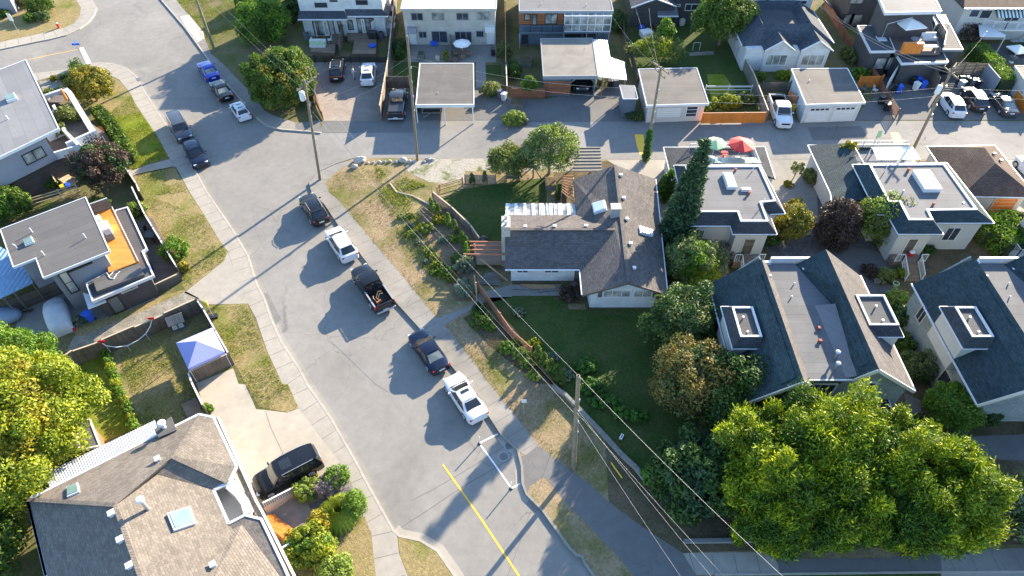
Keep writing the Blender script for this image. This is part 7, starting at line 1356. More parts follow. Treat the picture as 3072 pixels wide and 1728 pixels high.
tree('wide green bush on the slope at the top beside the leaning pole',P1('a 1890,80',GZ),(1.6,3.5,1.2),2.4,'green',104,z0=GZ,nl=140,size=.2,tr=.1)
tree('bright green broad tree standing on the back lawn of the charcoal house',P1('c 1560,340',GZ),(4.0,3.2,2.9),6.6,'green',105,z0=GZ,n=70,nl=190,size=.24,rc=.95,mat2='olive',frac2=.3,tr=.2)
tree('thin yellow green fruit tree behind the grey roof garage',P1('c 1080,470',GZ),(3.6,2.4,1.5),3.2,'olive',106,z0=GZ,n=44,nl=70,size=.2,rc=.7,mat2='lime',frac2=.5,tr=.12,limbs=8)
tree('narrow upright green tree rising from the fruit tree',P1('c 1130,400',GZ),(1.1,1.1,1.8),4.6,'bright',107,z0=GZ,nl=80,size=.2,tr=.08)
tree('small round orange green tree by the red fence',P1('c 130,740',GZ),(.85,.8,1.1),2.9,'bright',108,z0=GZ,nl=100,size=.14,tr=.05,mat2='orange',frac2=.2)
for k,(s,r,m_,lb)in enumerate((('b 1785,710',(1.5,1.2,.9),'olive','round yellowish shrub right of the open carport'),('c 10,930',(1.5,1.2,.8),'weed','mixed garden bed of grey and green plants on the lane'),('c 80,930',(.8,.7,.5),'silver','blue grey cabbage like plants beside the mixed bed'),('b 1090,380',(1.0,1.6,.8),'dark','dark shrub in the narrow strip by the tall board fence'),('b 1090,440',(.9,.7,.6),'green','green shrub in front of the dark one by the tall fence'),('b 1435,465',(.4,.35,1.0),'lime','bright lime narrow shrub behind the carport roof'),('b 1500,465',(.35,.3,.4),'pink','reddish small plant beside the lime shrub'),('c 800,200',(1.3,2.6,1.1),'dark','dark green shrubs along the fence right of the sunroom'),('c 960,600',(.6,2.0,.7),'lime','yellow green weeds along the left wall of the grey roof garage'),('c 925,890',(1.1,1.0,.5),'dark','dark shrub on the little stone island by the blue shed'),('c 1620,800',(1.9,1.1,.8),'lime','overgrown yellow green vegetable patch behind the orange fence'),('c 1480,820',(.9,.8,.5),'bright','low bright plants at the left corner of the vegetable patch'),('c 1760,770',(1.3,1.0,.7),'olive','sprawling olive plants at the right of the vegetable patch'),('d 115,590',(1.3,.7,.6),'lime','bright bush between twin gable house and white garage'),('d 690,580',(1.6,1.0,.7),'bright','green shrubs behind the orange slatted fence'),('d 600,440',(.9,2.2,.7),'olive','tall weeds along the long dark fence'),('d 1500,300',(1.7,1.4,1.4),'purple','dark purple shrub beside the white stucco house'),('d 1890,400',(1.4,1.0,.8),'green','green shrub at the right edge under the spiral stair'),('b 1880,420',(.9,1.6,.9),'olive','tall garden plants beside the cedar clad house yard'),('c 20,560',(.9,1.8,.8),'green','green plants along the left of the cedar clad house yard'),('c 1870,600',(.7,.6,.6),'weed','thin pale shrub behind the grey board fence'))):
 shrub(lb,P1(s,GZ),r,m_,120+k,z0=GZ,size=.15,nl=80)
hedge('tall clipped light green hedge running down to the parked cars at the right',P('d 1520,420 1640,520 1760,700',GZ),2.0,1.9,'bright',150,z0=GZ,round_=.7,size=.16)
tree('greyish green small tree beside the gravel yard',P1('c -30,1330',LZ),(2.1,1.9,1.6),3.6,'olive',161,nl=110,size=.17,tr=.1,limbs=8,mat2='weed',frac2=.3)
tree('round pale green willow like tree behind the back lawn',P1('c 280,1310',LZ),(3.0,2.6,2.9),6.0,'pine',162,n=52,nl=150,size=.19,tr=.16,mat2='weed',frac2=.4,limbs=8)
conifer('tall dark narrow spruce beside the bungalow roof',(15.2,46.9),1.75,12.7,'spruce',163,top_lean=(.9,.1),layers=40,per=10,nl=30,size=.2,droop=.3,tipr=.1,power=.75)
for k,(s,r,h,m_)in enumerate((('g 1120,60',.8,3.2,'green'),('g 1165,30',.8,3.4,'bright'),('c 1190,1449',.8,3.2,'green'))):cedar(('pointed green cedar nearest the bungalow roof edge','pointed bright cedar second from the bungalow roof edge','pointed green cedar beside the charcoal mansard roof')[k],P1(s,LZ),r,h,m_,170+k,size=.18)
tree('big olive green rounded conifer below the spruce',P1('g 1330,650',LZ),(2.5,2.1,2.3),4.4,'pine',175,n=55,nl=200,size=.19,mat2='bright',frac2=.3,tr=.2,low=-.8)
tree('bright lime green shrub tree between the olive conifers',P1('g 1400,720',LZ),(1.5,1.2,1.3),2.9,'lime',176,nl=150,size=.17,mat2='bright',frac2=.5,tr=.1,low=-.8)
tree('large dark green feathery conifer at the corner of the front lawn',P1('g 1260,1130',LZ),(2.8,2.5,3.0),5.6,'dark',177,n=80,nl=220,size=.19,mat2='pine',frac2=.5,tr=.2,low=-.85)
tree('russet orange brown tree beside the steep green roof',P1('k 1330,130',LZ),(2.85,2.7,3.0),5.9,'orange',178,n=90,nl=210,size=.2,mat2='pine',frac2=.35,tr=.2,low=-.8)
tree('dark blue green spreading tree in front of the steep roofed house',P1('k 1620,230',LZ),(3.3,2.8,3.0),5.9,'dark',179,n=90,nl=200,size=.21,tr=.22,mat2='green',frac2=.45,low=-.8,flat=.3)
tree('dark sumac like tree with long leaves left of the big hedge trees',P1('k 1380,800',LZ),(3.2,3.0,2.3),4.2,'dark',180,n=80,nl=190,size=.3,mat2='spruce',frac2=.5,tr=.15,low=-.7,flat=.2)
shrub('dark low bush at the end of the block wall',P1('k 1090,720',LZ),(1.1,1.0,.8),'ivy',181,size=.22,nl=90)
for k,(s,r)in enumerate((('k 600,40',(1.2,.7,.6)),('k 700,150',(1.3,.6,.45)),('k 850,240',(1.2,.6,.45)),('g 560,1330',(1.1,.8,.6)),('k 960,260',(.8,.5,.4)))):shrub(('dark leafy creeper behind the pole at the block wall','dark creeper second along the garden edge','dark creeper third along the garden edge','green bush just above the utility pole top','dark creeper at the far end of the garden edge')[k],P1(s,LZ),r,'ivy',182+k,size=.18,nl=70)
for k,(s,r,m_)in enumerate((('f 1100,200',.55,'weed'),('f 1170,260',.5,'silver'),('f 1170,330',.6,'weed'),('f 1230,390',.5,'silver'),('f 1290,450',.7,'weed'),('f 1290,530',.5,'silver'),('f 1330,500',.6,'lime'),('f 1370,560',.6,'lime'),('f 1430,610',.85,'bright'),('f 1470,660',.7,'lime'),('f 1520,670',.5,'silver'),('f 1340,620',.5,'bright'),('f 1160,190',.5,'green'))):shrub('low weedy plant in the green strip between the dry verge and the small cedars',P1(s,LZ),(r,r*.85,r*.45),m_,200+k,size=.12,nl=45,group='weedy plants along the strip beside the small cedars',name='weedy_plant',cat='plant')
for k,(s,r,m_,lb)in enumerate((('f 1290,290',.8,'weed','airy yellow green shrub in the middle of the planting bed'),('f 1385,225',.8,'yellow','low yellow plants at the back of the planting bed'),('f 1500,370',.6,'weed','pale plants below the cedars in the planting bed'),('f 1420,370',.5,'silver','grey tuft in the planting bed'),('f 1580,570',1.1,'silver','grey green bush beside the deck posts'),('f 1540,520',.9,'green','green bush behind the grey green one by the deck'),('f 1590,750',1.2,'silver','silver leaved bush at the path corner'),('f 1690,900',.8,'dark','dark bush where the path meets the lattice fence'),('f 1700,990',1.1,'green','deep green shrub along the lattice fence'),('f 1770,1030',.6,'bright','small bright plant below the lattice fence'),('g 440,800',1.1,'purple','dark purple rhododendron at the bungalow corner'),('g 470,700',.35,'pink','pink flowers on top of the dark rhododendron'),('f 1900,1190',.8,'bright','bright green plant at the lower end of the lattice fence'),('g 70,1240',.8,'weed','pale green plant below the lattice fence end'),('g 120,1310',.7,'weed','light green plant beside the lower cedar row'),('g 180,1160',.6,'lime','yellow green plant behind the lattice fence end'),('g 300,1260',.6,'silver','pale flowering plant behind the lower cedar row'),('g 50,1150',.6,'green','green plant close under the lattice fence'),('g 160,1400',.6,'weed','weeds at the upper end of the block wall'),('g 400,1400',.7,'silver','grey leaved plant near the pole top'),('g 50,920',.6,'silver','silvery plant on the front lawn edge'))):shrub(lb,P1(s,LZ),(r,r*.85,r*.55),m_,220+k,size=.13,nl=60)
g2='young cedars planted along the curved fence'
for k,s in enumerate(('f 1330,145','f 1378,190','f 1455,260','f 1505,310','f 1560,400','f 1590,435','f 1590,480')):cedar('young pointed cedar in the row along the curved grey fence',P1(s,LZ),.38,1.7,'green' if k%2 else 'bright',250+k,group=g2)
g3='young cedars planted below the lattice fence'
for k,s in enumerate(('g 195,1260','g 240,1310','g 290,1360','g 330,1400','g 370,1445')):cedar('young dark cedar in the short row beside the block wall',P1(s,LZ),.42,1.7,'green',260+k,group=g3)
for k,s in enumerate(('b 1632,1390','b 1728,1380')):cedar(('young cedar at the left part of the trellis fence','young cedar at the right part of the trellis fence')[k],P1(s,LZ),.35,1.5,'dark',270+k)
hedge('dark climbing hedge beside the small pergola',P('c 360,1449 g 360,60',LZ),.7,1.3,'ivy',272)
tree('dark red weeping tree between the two mansard houses',P1('h 470,380',LZ),(1.9,1.8,2.4),4.6,'purple',280,n=60,nl=170,size=.18,tr=.16,low=-.9,limbs=8)
tree('pale yellow green weeping tree beside the dark red one',P1('h 830,350',LZ),(3.2,2.2,2.3),4.9,'weed',281,n=60,nl=150,size=.18,tr=.14,low=-.8,mat2='olive',frac2=.4,limbs=8)
tree('orange and yellow bush tree beside the charcoal mansard house',P1('h 130,330',LZ),(1.8,1.8,1.6),3.4,'russet',282,nl=140,size=.16,tr=.1,mat2='orange',frac2=.25,low=-.8)
hedge('thick bright clipped cedar hedge between mansard house and steep roof at the right',P('h 1640,260 1850,500',LZ),3.6,2.0,'bright',283,size=.18,dens=300,round_=.6)
for k,(s,r,m_,lb)in enumerate((('h 190,130',(.9,.7,.7),'yellow','yellow leaved shrub beside the mansard house corner'),('h 240,220',(.8,.8,.7),'dark','dark round shrub behind the orange bush'),('g 1600,380',(1.0,.8,.8),'dark','dark green bush under the mansard house window'),('g 1590,500',(1.1,1.1,.9),'pink','pink flowering shrub beside the lime shrub tree'),('g 1560,620',(.8,.7,.6),'pink','pale pink shrub touching the steep roof corner'),('g 1700,500',(.8,.8,.6),'dark','dark fern like bush left of the porch steps'),('h 30,380',(.9,.8,.6),'dark','dark bush right of the porch steps of the charcoal house'),('h 860,400',(.9,.7,.6),'green','green shrub under the pale weeping tree'),('h 1320,360',(1.6,.9,.8),'dark','dark bushes under the slate green house window'),('h 1190,460',(.8,.6,.5),'dark','dark bush right of the white stair rails'),('h 870,660',(.8,.7,.7),'olive','thin olive shrub in the courtyard planter'),('h 990,630',(.6,.5,.5),'lime','yellow potted palm in the courtyard'),('h 760,620',(.7,.8,.6),'purple','dark shrub at the left of the courtyard planter'),('h 955,850',(1.1,1.1,.8),'weed','variegated pale shrub beside the dormer'),('h 1020,970',(1.2,1.2,.9),'dark','dark round shrub below the variegated one'),('h 990,1170',(1.0,1.2,.8),'green','green shrub in the gap between the steep houses'),('h 1100,1360',(1.8,1.4,1.1),'pine','spreading dark shrub in the lower gap between the steep houses'),('l 1190,330',(1.2,.9,.7),'dark','dark shrub below the round yellow green shrub'),('l 1430,300',(1.4,.8,.7),'dark','dark planting under the right hand porch'),('l 1640,270',(1.0,.8,.7),'dark','shaded bush beside the right hand porch post'),('h 1850,230',(.9,.9,.7),'dark','dark round bush beside the cream house balcony'),('d 330,1370',(.9,1.2,.8),'olive','dark olive bush beside the pale driveway'),('d 150,1400',(.5,.5,.3),'russet','small orange tuft at the pale driveway edge'),('l 830,215',(1.2,.7,.6),'purple','reddish shrubs under the porch roof of the steep house'),('h 1700,110',(.5,.5,.5),'lime','lime bush at the mansard roof corner'),('h 1610,30',(.6,.9,.6),'yellow','yellow shrub behind the mansard house at the right'))):shrub(lb,P1(s,LZ),r,m_,300+k,size=.15,nl=80)
tree('slim sparse shrub tree in the pale driveway',P1('d 190,1350',LZ),(.8,.8,.7),2.0,'olive',330,nl=30,size=.15,n=14,tr=.05)
tree('yellow palm like plant on the white railed deck',P1('d 605,1150',3.0),(.8,.7,.5),1.2,'yellow',331,z0=2.95,nl=60,size=.3,n=10,tr=.05,cat='plant',name='potted_palm')
hedge('narrow climbing green hedge along the right side of the slate green mansard house',[(44.9,54.5),(45.2,51),(45.6,47.5)],1.0,1.8,'bright',332)
shrub('round clipped yellow green shrub beside the porch of the right steep house',P1('l 1310,260',LZ),(1.8,1.7,1.6),'bright',333,size=.15,nl=200,n=46,h=3.4)
shrub('grey green bush behind the yellow green hedge trees',P1('l 1230,560',LZ),(1.3,1.3,1.1),'silver',334,size=.15,nl=110)
tree('pale silvery tree at the right edge beside the last hedge tree',P1('l 1900,1050',LZ),(2.2,2.2,2.6),5.0,'silver',335,nl=140,size=.2,tr=.15,mat2='pine',frac2=.6,low=-.8)
def goldtree(label,base,R3,h,seed,mat='gold',mat2='gold_green',f2=.4,n=220,nl=640):
 base=Vector((base[0],base[1],LZ));t=thing('hedge_tree',label,'hedge tree',base,'big golden green hedge trees at the bottom right');g=np.random.default_rng(seed)
 c=base+Vector((0,0,h-R3[2]));p,r=clumps(c,R3,n,min(R3)*.23,seed,-.95,.45);r3=np.stack([r*.9,r*.9,r*1.5],1)
 q=leaves(p,r3,nl,.125,seed,.1,0,3.6,.3,(.75,.7));kk=np.repeat(g.random(len(p))<f2,nl);leafmesh('crown',q[~kk],LM[mat],t);leafmesh('crown_patch',q[kk],LM[mat2],t);trunk(t,base,c+U3*R3[2]*.4,.3,[tuple(p[k])for k in range(3)],seed)
GT=[((17.6,21.8),(3.1,3.0,3.4),7.6,.35,'gold','golden green hedge tree at the left end of the row by the dark sumac'),((20.6,22.6),(3.2,3.2,3.9),8.4,.45,'gold','tallest golden hedge tree under the steep roof gable'),((24.3,21.8),(2.7,2.8,3.5),7.4,.7,'gold','darker green hedge tree in the middle of the row'),((21.0,19.6),(2.9,2.4,3.2),6.4,.55,'gold','front hedge tree leaning over the pavement left of the middle'),((17.3,19.6),(2.5,2.0,3.0),5.6,.6,'gold','shaded front hedge tree above the low grey wall'),((25.6,19.4),(2.6,2.4,3.2),6.6,.6,'gold','front hedge tree right of the middle over the asphalt path'),((28.4,20.3),(2.8,2.8,3.5),7.2,.4,'gold','brightest yellow hedge tree at the right end of the row')]
for k,(b,r3,h,f2,m_,lb)in enumerate(GT):goldtree(lb,b,r3,h,400+k,m_,'gold_green',f2)
def tufts(name,s,mat,n,z,seed,h=.09,w_=.022,label=None,cat='grass'):
 poly=P(s,z);xs=[p.x for p in poly];ys=[p.y for p in poly];g=np.random.default_rng(seed);m=0;pts=np.stack([g.uniform(min(xs),max(xs),n*3),g.uniform(min(ys),max(ys),n*3)],1);ins=np.zeros(len(pts),bool)
 for i in range(len(poly)):
  a,b=poly[i],poly[i-1];cr=((a.y>pts[:,1])!=(b.y>pts[:,1]))&(pts[:,0]<(b.x-a.x)*(pts[:,1]-a.y)/(b.y-a.y+1e-12)+a.x);ins^=cr
 f=np.sin(pts[:,0]*1.7+seed)*np.cos(pts[:,1]*1.3)+np.sin(pts[:,0]*.6-pts[:,1]*.9+seed);pts=pts[ins&(g.random(len(pts))<.55+.35*f)][:n];N=len(pts);a=g.random(N)*6.28;hh=h*(.5+g.random(N));base=np.stack([pts[:,0],pts[:,1],np.full(N,z)],1);sd_=np.stack([np.cos(a),np.sin(a),0*a],1)*w_;ln_=np.stack([-np.sin(a),np.cos(a),0*a],1)*(hh*g.normal(size=N)*.5)[:,None];top=base+ln_+np.array([0,0,1])*hh[:,None]
 t=bpy.data.objects.new('tmp',None);WLOC['tmp_%s'%name]=Vector((0,0,0));q=np.stack([base-sd_,base+sd_,top+sd_*.3,top-sd_*.3],1)
 me=bpy.data.meshes.new(name);me.vertices.add(N*4);me.vertices.foreach_set('co',q.astype(np.float32).ravel());me.loops.add(N*4);me.loops.foreach_set('vertex_index',np.arange(N*4,dtype=np.int32));me.polygons.add(N);me.polygons.foreach_set('loop_start',np.arange(N,dtype=np.int32)*4);me.polygons.foreach_set('loop_total',np.full(N,4,np.int32));me.update();me.validate();me.materials.append(mat);o=bpy.data.objects.new(name,me);C.objects.link(o);tag(o,label,cat,kind='stuff');return o
LM['straw']=leafmat('dry grass blades',(.17,.13,.06),(.33,.25,.13),(.46,.36,.20),.3,1.5);LM['turf']=leafmat('turf blades',(.10,.13,.015),(.22,.26,.03),(.36,.33,.08),.25,1.2)
tufts('dry_grass','b 600,1320 740,1235 1000,1330 1200,1449 f 1050,60 1180,350 1330,640 1640,800 1600,850 1370,945 1150,690 930,430 770,240 620,60 550,0',LM['straw'],9000,LZ,1,label='dry straw coloured grass on the verge east of the road')
tufts('grass','b 900,1250 1300,1400 f 1100,0 1280,110 1240,230 1360,450 1480,640 1380,680 1240,560 1080,300 950,60',LM['turf'],9000,LZ,8,h=.16,w_=.03,label='green weeds spreading through the upper part of the dry slope')
tufts('dry_grass','f 1430,1010 1640,880 1900,1200 g 100,1400 k 330,60 520,250 620,420 700,640 590,760 200,460 j 1932,210 1760,0 f 1600,1230',LM['straw'],7000,LZ,2,label='dry grass on the verge between the pavement and the block wall')
tufts('grass','e 1100,30 1400,0 a 1420,1449 1310,1256 1040,1310 1030,1449 e 1540,172 1658,370 1716,450 1690,520 1400,735 1370,640',LM['turf'],12000,LZ,3,label='patchy green and straw grass on the verge west of the road')
tufts('grass','e 1560,870 1868,842 1932,1010 f 80,1200 200,1449 j 245,0 322,180 240,213 20,170 i 1850,0 e 1800,1340',LM['turf'],8000,LZ,4,label='grass strip between the blue canopy fence and the pavement')
tufts('grass','a 800,880 1000,700 1020,790 1100,902 1190,1035 1268,1183 1000,1285',LM['turf'],12000,LZ,5,label='bright sunlit grass of the corner verge')
tufts('grass','e 900,1230 1500,840 1730,1330 1450,1449 i 1480,0 1560,230 1200,330 1050,300',LM['turf'],12000,LZ,6,h=.08,label='mown grass of the fenced lawn')
tufts('grass','b 330,30 a 1932,100 1560,380 1430,120 1330,0 1330,-60 b 330,-60',LM['turf'],20000,.05,7,label='rough sunlit grass slope at the top beside the leaning pole')
# ================================================================ VEHICLES
PAINT={'blue':carpaint('blue car paint',(.010,.04,.34),.3),'black':carpaint('black car paint',(.010,.011,.014),.2,.25),'navy':carpaint('blue black car paint',(.008,.014,.035),.3,.25),'white':carpaint('white car paint',(.58,.59,.61),0,.35),'grey':carpaint('grey car paint',(.075,.08,.09),.4),'dark':carpaint('dark grey car paint',(.035,.037,.042),.4,.3)}
CARS={'sedan':dict(L=4.75,W=1.84,H=1.44,hood=.90,belt=.95,deck=1.0,cowl=.285,wt=.44,re=.67,rb=.865,wr=.33),'hatch':dict(L=3.6,W=1.64,H=1.49,hood=.96,belt=1.0,deck=1.02,cowl=.24,wt=.42,re=.80,rb=.95,wr=.29),'suv':dict(L=4.65,W=1.87,H=1.66,hood=1.04,belt=1.08,deck=1.06,cowl=.26,wt=.42,re=.80,rb=.965,wr=.36),'boxy':dict(L=4.9,W=1.92,H=1.82,hood=1.14,belt=1.18,deck=1.16,cowl=.26,wt=.36,re=.93,rb=.985,wr=.39),'pickup':dict(L=5.85,W=2.0,H=1.93,hood=1.17,belt=1.22,deck=1.25,cowl=.255,wt=.345,re=.585,rb=.615,wr=.41)}
def lerp(a,b,t):return a+(b-a)*t
def car(kind,label,center,head,paint,group=None,z=0.0,name='parked_car',rails=False,sunroof=False,panoroof=False,canopy=None,L=None,cat='car',soft=None):
 d=dict(CARS[kind]);L=L or d['L'];Wd,H,wr=d['W'],d['H'],d['wr'];hw=Wd/2;t=thing(name,label,cat,(center[0],center[1],z),group);PM=PAINT[paint]
 m=Matrix.Rotation(head,3,'Z');o3=Vector((center[0],center[1],z));T=lambda x,y,zz:o3+m@Vector((x,y,zz))
 X=lambda f:L/2-f*L
 fa,ra=.175 if kind!='hatch' else .19,.79 if kind!='hatch' else .83;arch=wr*1.16
 st=sorted(set([0,.012,.035,.08,d['cowl'],.02,.055,.11,.15,.33,.4,.48,.55,.62,.68,.92,.965,.988,1.0]+[fa+k*arch/L*s for k in(1.0,.85,.55,0)for s in(-1,1)]+[ra+k*arch/L*s for k in(1.0,.85,.55,0)for s in(-1,1)]+[d['rb']]))
 def width(f):
  if f<.16:return np.interp(f,[0,.012,.035,.08,.16],[.56,.70,.82,.93,.985])
  if f>.92:return lerp(.97,.76 if kind not in('pickup','boxy')else .92,((f-.92)/.08)**1.5)
  return .97+.03*math.sin((f-.08)/.84*math.pi)
 def top(f):
  if f<.035:return lerp(d['hood']-.36,d['hood']-.14,(f/.035)**.7)
  if f<d['cowl']:return lerp(d['hood']-.14,d['hood'],((f-.035)/(d['cowl']-.035))**.6)
  if f<d['rb']:return lerp(d['belt']-.01,d['deck'],(f-d['cowl'])/(d['rb']-d['cowl']))
  if f>.985:return d['deck']-.22*(f-.985)/.015
  return lerp(d['deck'],d['deck']-.05,(f-d['rb'])/max(.01,.985-d['rb']))
 def bot(f):
  for a in(fa,ra):
   dx=abs(f-a)*L
   if dx<arch:return wr*.9+math.sqrt(max(0,arch**2-dx**2))*.98
  return .24 if .03<f<.97 else .3
 mb=MB();rows=[]
 for f in st:
  w_=hw*width(f);tz=top(f);bz=bot(f);mz=max(bz+.04,lerp(.24,tz,.52));bz2=bz
  prof=[(-w_*.97,bz2),(-w_,mz),(-w_*.985,max(mz+.03,tz-.16)),(-w_*.93,max(mz+.05,tz-.045)),(-w_*.8,tz+.005),(-w_*.4,tz+.035),(0,tz+.045)]
  prof+=[(-a,b)for a,b in prof[-2::-1]];rows.append([T(X(f),y,zz)for y,zz in prof])
 n=len(rows[0]);mb.v=[tuple(p)for r in rows for p in r]
 bed0,bed1=(d['rb']+.015,.965)if kind=='pickup' else(9,9)
 for i in range(len(rows)-1):
  for j in range(n-1):
   if bed0<=(st[i]+st[i+1])/2<=bed1 and 4<=j<=7 and canopy is None:continue
   mb.f.append((i*n+j,i*n+j+1,(i+1)*n+j+1,(i+1)*n+j))
 mb.f.append(tuple(range(n-1,-1,-1)));mb.f.append(tuple((len(rows)-1)*n+k for k in range(n)))
 body=obj('body',mb,PM,t,smooth=True)
 if hasattr(body.data,'set_sharp_from_angle'):body.data.set_sharp_from_angle(angle=R(38))
 obj('underbody',MB().box(T(0,0,.3),(L*.93,Wd*.84,.22),head),M['black'],t)
 for a in(fa,ra):obj('wheel_well',MB().box(T(X(a),0,.5),(arch*1.9,Wd*.90,.45),head),M['rubber'],t)
 bz=d['belt']-.03;xs_b=[X(d['cowl']),X(d['rb'])];xs_t=[X(d['wt']),X(d['re'])];wb,wt_=hw*.93,hw*(.70 if kind in('sedan','hatch','suv')else .80)
 NX=7;rows=[]
 def cab(u,v_,s,o=0.0):
  x=lerp(lerp(xs_b[0],xs_b[1],u),lerp(xs_t[0],xs_t[1],u),v_**.9);zt=H-.035-.06*(2*u-.9)**2;zz=lerp(bz,zt,v_);ww=lerp(wb,wt_,v_**1.15)*(1-.07*max(0,.25-u)/.25*1.0-.08*max(0,u-.75)/.25);return T(x,s*ww,zz)
 vs=[0,.35,.7,.92,1.0];us=[0,.12,.3,.5,.7,.88,1.0];mb=MB();idx={}
 def vid(p):mb.v.append(tuple(p));return len(mb.v)-1
 for s in(-1,1):
  G_=[[vid(cab(u,v_,s))for u in us]for v_ in vs]
  for a in range(len(vs)-1):
   for b in range(len(us)-1):q=(G_[a][b],G_[a][b+1],G_[a+1][b+1],G_[a+1][b]);mb.f.append(q if s<0 else q[::-1])
 for u,fl in((0,1),(1,0)):
  ss=[-1,-.6,0,.6,1];G_=[]
  for v_ in vs:
   row=[]
   for s in ss:p=cab(u,v_,s);bulge=(.10 if u==0 else-.06)*(1-s*s)*(.5+.5*(1-v_));p=p+m@Vector((bulge,0,0));row.append(vid(p))
   G_.append(row)
  for a in range(len(vs)-1):
   for b in range(4):q=(G_[a][b],G_[a][b+1],G_[a+1][b+1],G_[a+1][b]);mb.f.append(q[::-1]if fl else q)
 ss=[-1,-.75,0,.75,1];G_=[]
 for u in us:G_.append([vid(cab(u,1,s)+U3*.045*(1-s*s)+m@Vector(((.05 if u==0 else 0)*(1-s*s),0,0)))for s in ss])
 for a in range(len(us)-1):
  for b in range(4):mb.f.append((G_[a][b+1],G_[a][b],G_[a+1][b],G_[a+1][b+1]))
 cb=obj('cabin',mb,M['black']if soft else PM,t,smooth=True)
 if hasattr(cb.data,'set_sharp_from_angle'):cb.data.set_sharp_from_angle(angle=R(30))
 def patch(u0,u1,v0,v1,s=None,front=None,o=.012,nu=3,nv=3):
  g_=MB();grid=[]
  for a in range(nv+1):
   row=[]
   for b in range(nu+1):
    v_=lerp(v0,v1,a/nv)
    if s is not None:row.append(cab(lerp(u0,u1,b/nu),v_,s)+m@Vector((0,s*o,.004)))
    else:s2=lerp(u0,u1,b/nu);u=0 if front else 1;bulge=(.10 if front else-.06)*(1-s2*s2)*(.5+.5*(1-v_));row.append(cab(u,v_,s2)+m@Vector((bulge+(o if front else-o),0,.012)))
   grid.append(row)
  k=nu+1;g_.v=[tuple(p)for r_ in grid for p in r_]
  for a in range(nv):
   for b in range(nu):q=(a*k+b,a*k+b+1,(a+1)*k+b+1,(a+1)*k+b);rev=(s is not None and s>0)or(s is None and front);g_.f.append(q[::-1]if rev else q)
  return g_
 obj('wiper_cowl',MB().box(T(X(d['cowl'])+.09,0,d['hood']+.015),(.2,Wd*.74,.07),head),M['rubber'],t,bevel=.03)
 obj('windscreen',patch(-.88,.88,.08,.93,front=True,nu=4),M['car_glass'],t,smooth=True);obj('rear_window',patch(-.84,.84,.14,.90,front=False,nu=4),M['car_glass_pale']if kind=='sedan' and paint!='white' else M['car_glass'],t,smooth=True)
 for s in(-1,1):
  obj('side_window',patch(.055,.47,.05,.9,s=s),M['car_glass'],t,smooth=True);obj('side_window',patch(.49,(.90 if kind in('sedan','hatch')else .75)if kind!='pickup' else .93,.05,.9,s=s),M['car_glass'],t,smooth=True)
  if kind in('suv','boxy'):obj('side_window',patch(.77,.94,.12,.88,s=s),M['car_glass'],t,smooth=True)
  x=lerp(xs_b[0],xs_t[0],.3);obj('mirror',MB().box(T(x-.1,s*(hw+.09),d['belt']+.04),(.12,.2,.14),head),PM,t,bevel=.03)
  for a in(fa,ra):
   w_=obj('wheel',MB().tube([T(X(a),s*(hw-.21),wr),T(X(a),s*(hw-.015),wr)],wr,20),M['rubber'],t);obj('rim',MB().tube([T(X(a),s*(hw-.05),wr),T(X(a),s*(hw+.002),wr)],[wr*.68,wr*.6],12),M['rim'],w_)
   hub=MB()
   for k in range(5):a_=k*1.2566;hub.bar(T(X(a),s*(hw+.006),wr),T(X(a)+math.cos(a_)*wr*.58,s*(hw+.006),wr+math.sin(a_)*wr*.58),.07,.02)
   obj('spokes',hub,M['steel'],w_)
  hz=d['hood']-.24;obj('headlight',MB().box(T(X(.03),s*hw*.62,hz),(.2,.36,.13),head-s*.25),M['head_light'],t,bevel=.03)
  tz=d['deck']-.16;obj('taillight',MB().box(T(X(.982),s*hw*(.70 if kind!='pickup' else .9),tz),(.13,.34 if kind!='pickup' else .14,.15 if kind!='pickup' else .34),head+s*.2*(kind!='pickup')),M['red_light'],t,bevel=.02)
  if rails:obj('roof_rail',MB().tube([cab(.1,1,s)+U3*.06,cab(.5,1,s)+U3*.08,cab(.92,1,s)+U3*.06],.022,6),M['steel'],t)
 obj('grille',MB().box(T(X(.004),0,d['hood']-.36),(.06,Wd*.48,.2),head),M['black'],t,bevel=.02);obj('licence_plate',MB().box(T(X(1.0)-.025,0,.72 if kind!='pickup' else .6),(.03,.5,.14),head),M['plate'],t)
 if kind in('suv','boxy'):obj('roof_spoiler',MB().box(cab(1,1,0)+m@Vector((-.06,0,.02)),(.22,Wd*.66,.05),head),PM,t,bevel=.015)
 if sunroof or panoroof:
  u0,u1=(.14,.42)if sunroof else(.12,.8);g_=MB();ps=[cab(u,1,s)+U3*(.045*(1-s*s)+.012)for u,s in((u0,-.55),(u0,.55),(u1,.55),(u1,-.55))];mid=[(ps[0]+ps[1])/2+U3*.02,(ps[2]+ps[3])/2+U3*.02];g_.add([ps[0],mid[0],ps[1],ps[2],mid[1],ps[3]],[(0,1,4,5),(1,2,3,4)]);obj('sunroof',g_,M['car_glass'],t)
 if kind=='pickup':
  x0,x1=X(bed0),X(bed1);hb=hw*.80
  if canopy is None:
   bb=MB();bb.box(T((x0+x1)/2,0,.62),(x0-x1,hb*2,.04),head)
   for s in(-1,1):bb.box(T((x0+x1)/2,s*(hb+.02),.92),(x0-x1+.04,.04,.62),head)
   bb.box(T(x0,0,.92),(.04,hb*2,.62),head);bb.box(T(x1,0,.92),(.04,hb*2,.62),head);obj('bed',bb,M['black'],t)
   for s in(-1,1):obj('bed_rail',MB().box(T((x0+x1)/2,s*hw*.88,d['deck']+.02),(x0-x1+.1,.13,.035),head),M['grey_metal'],t)
  else:obj('bed_cover',MB().box(T((x0+x1)/2,0,d['deck']+canopy/2+.02),(x0-x1+.1,hw*1.72,canopy),head),M['black']if canopy<.2 else PM,t,bevel=.06)
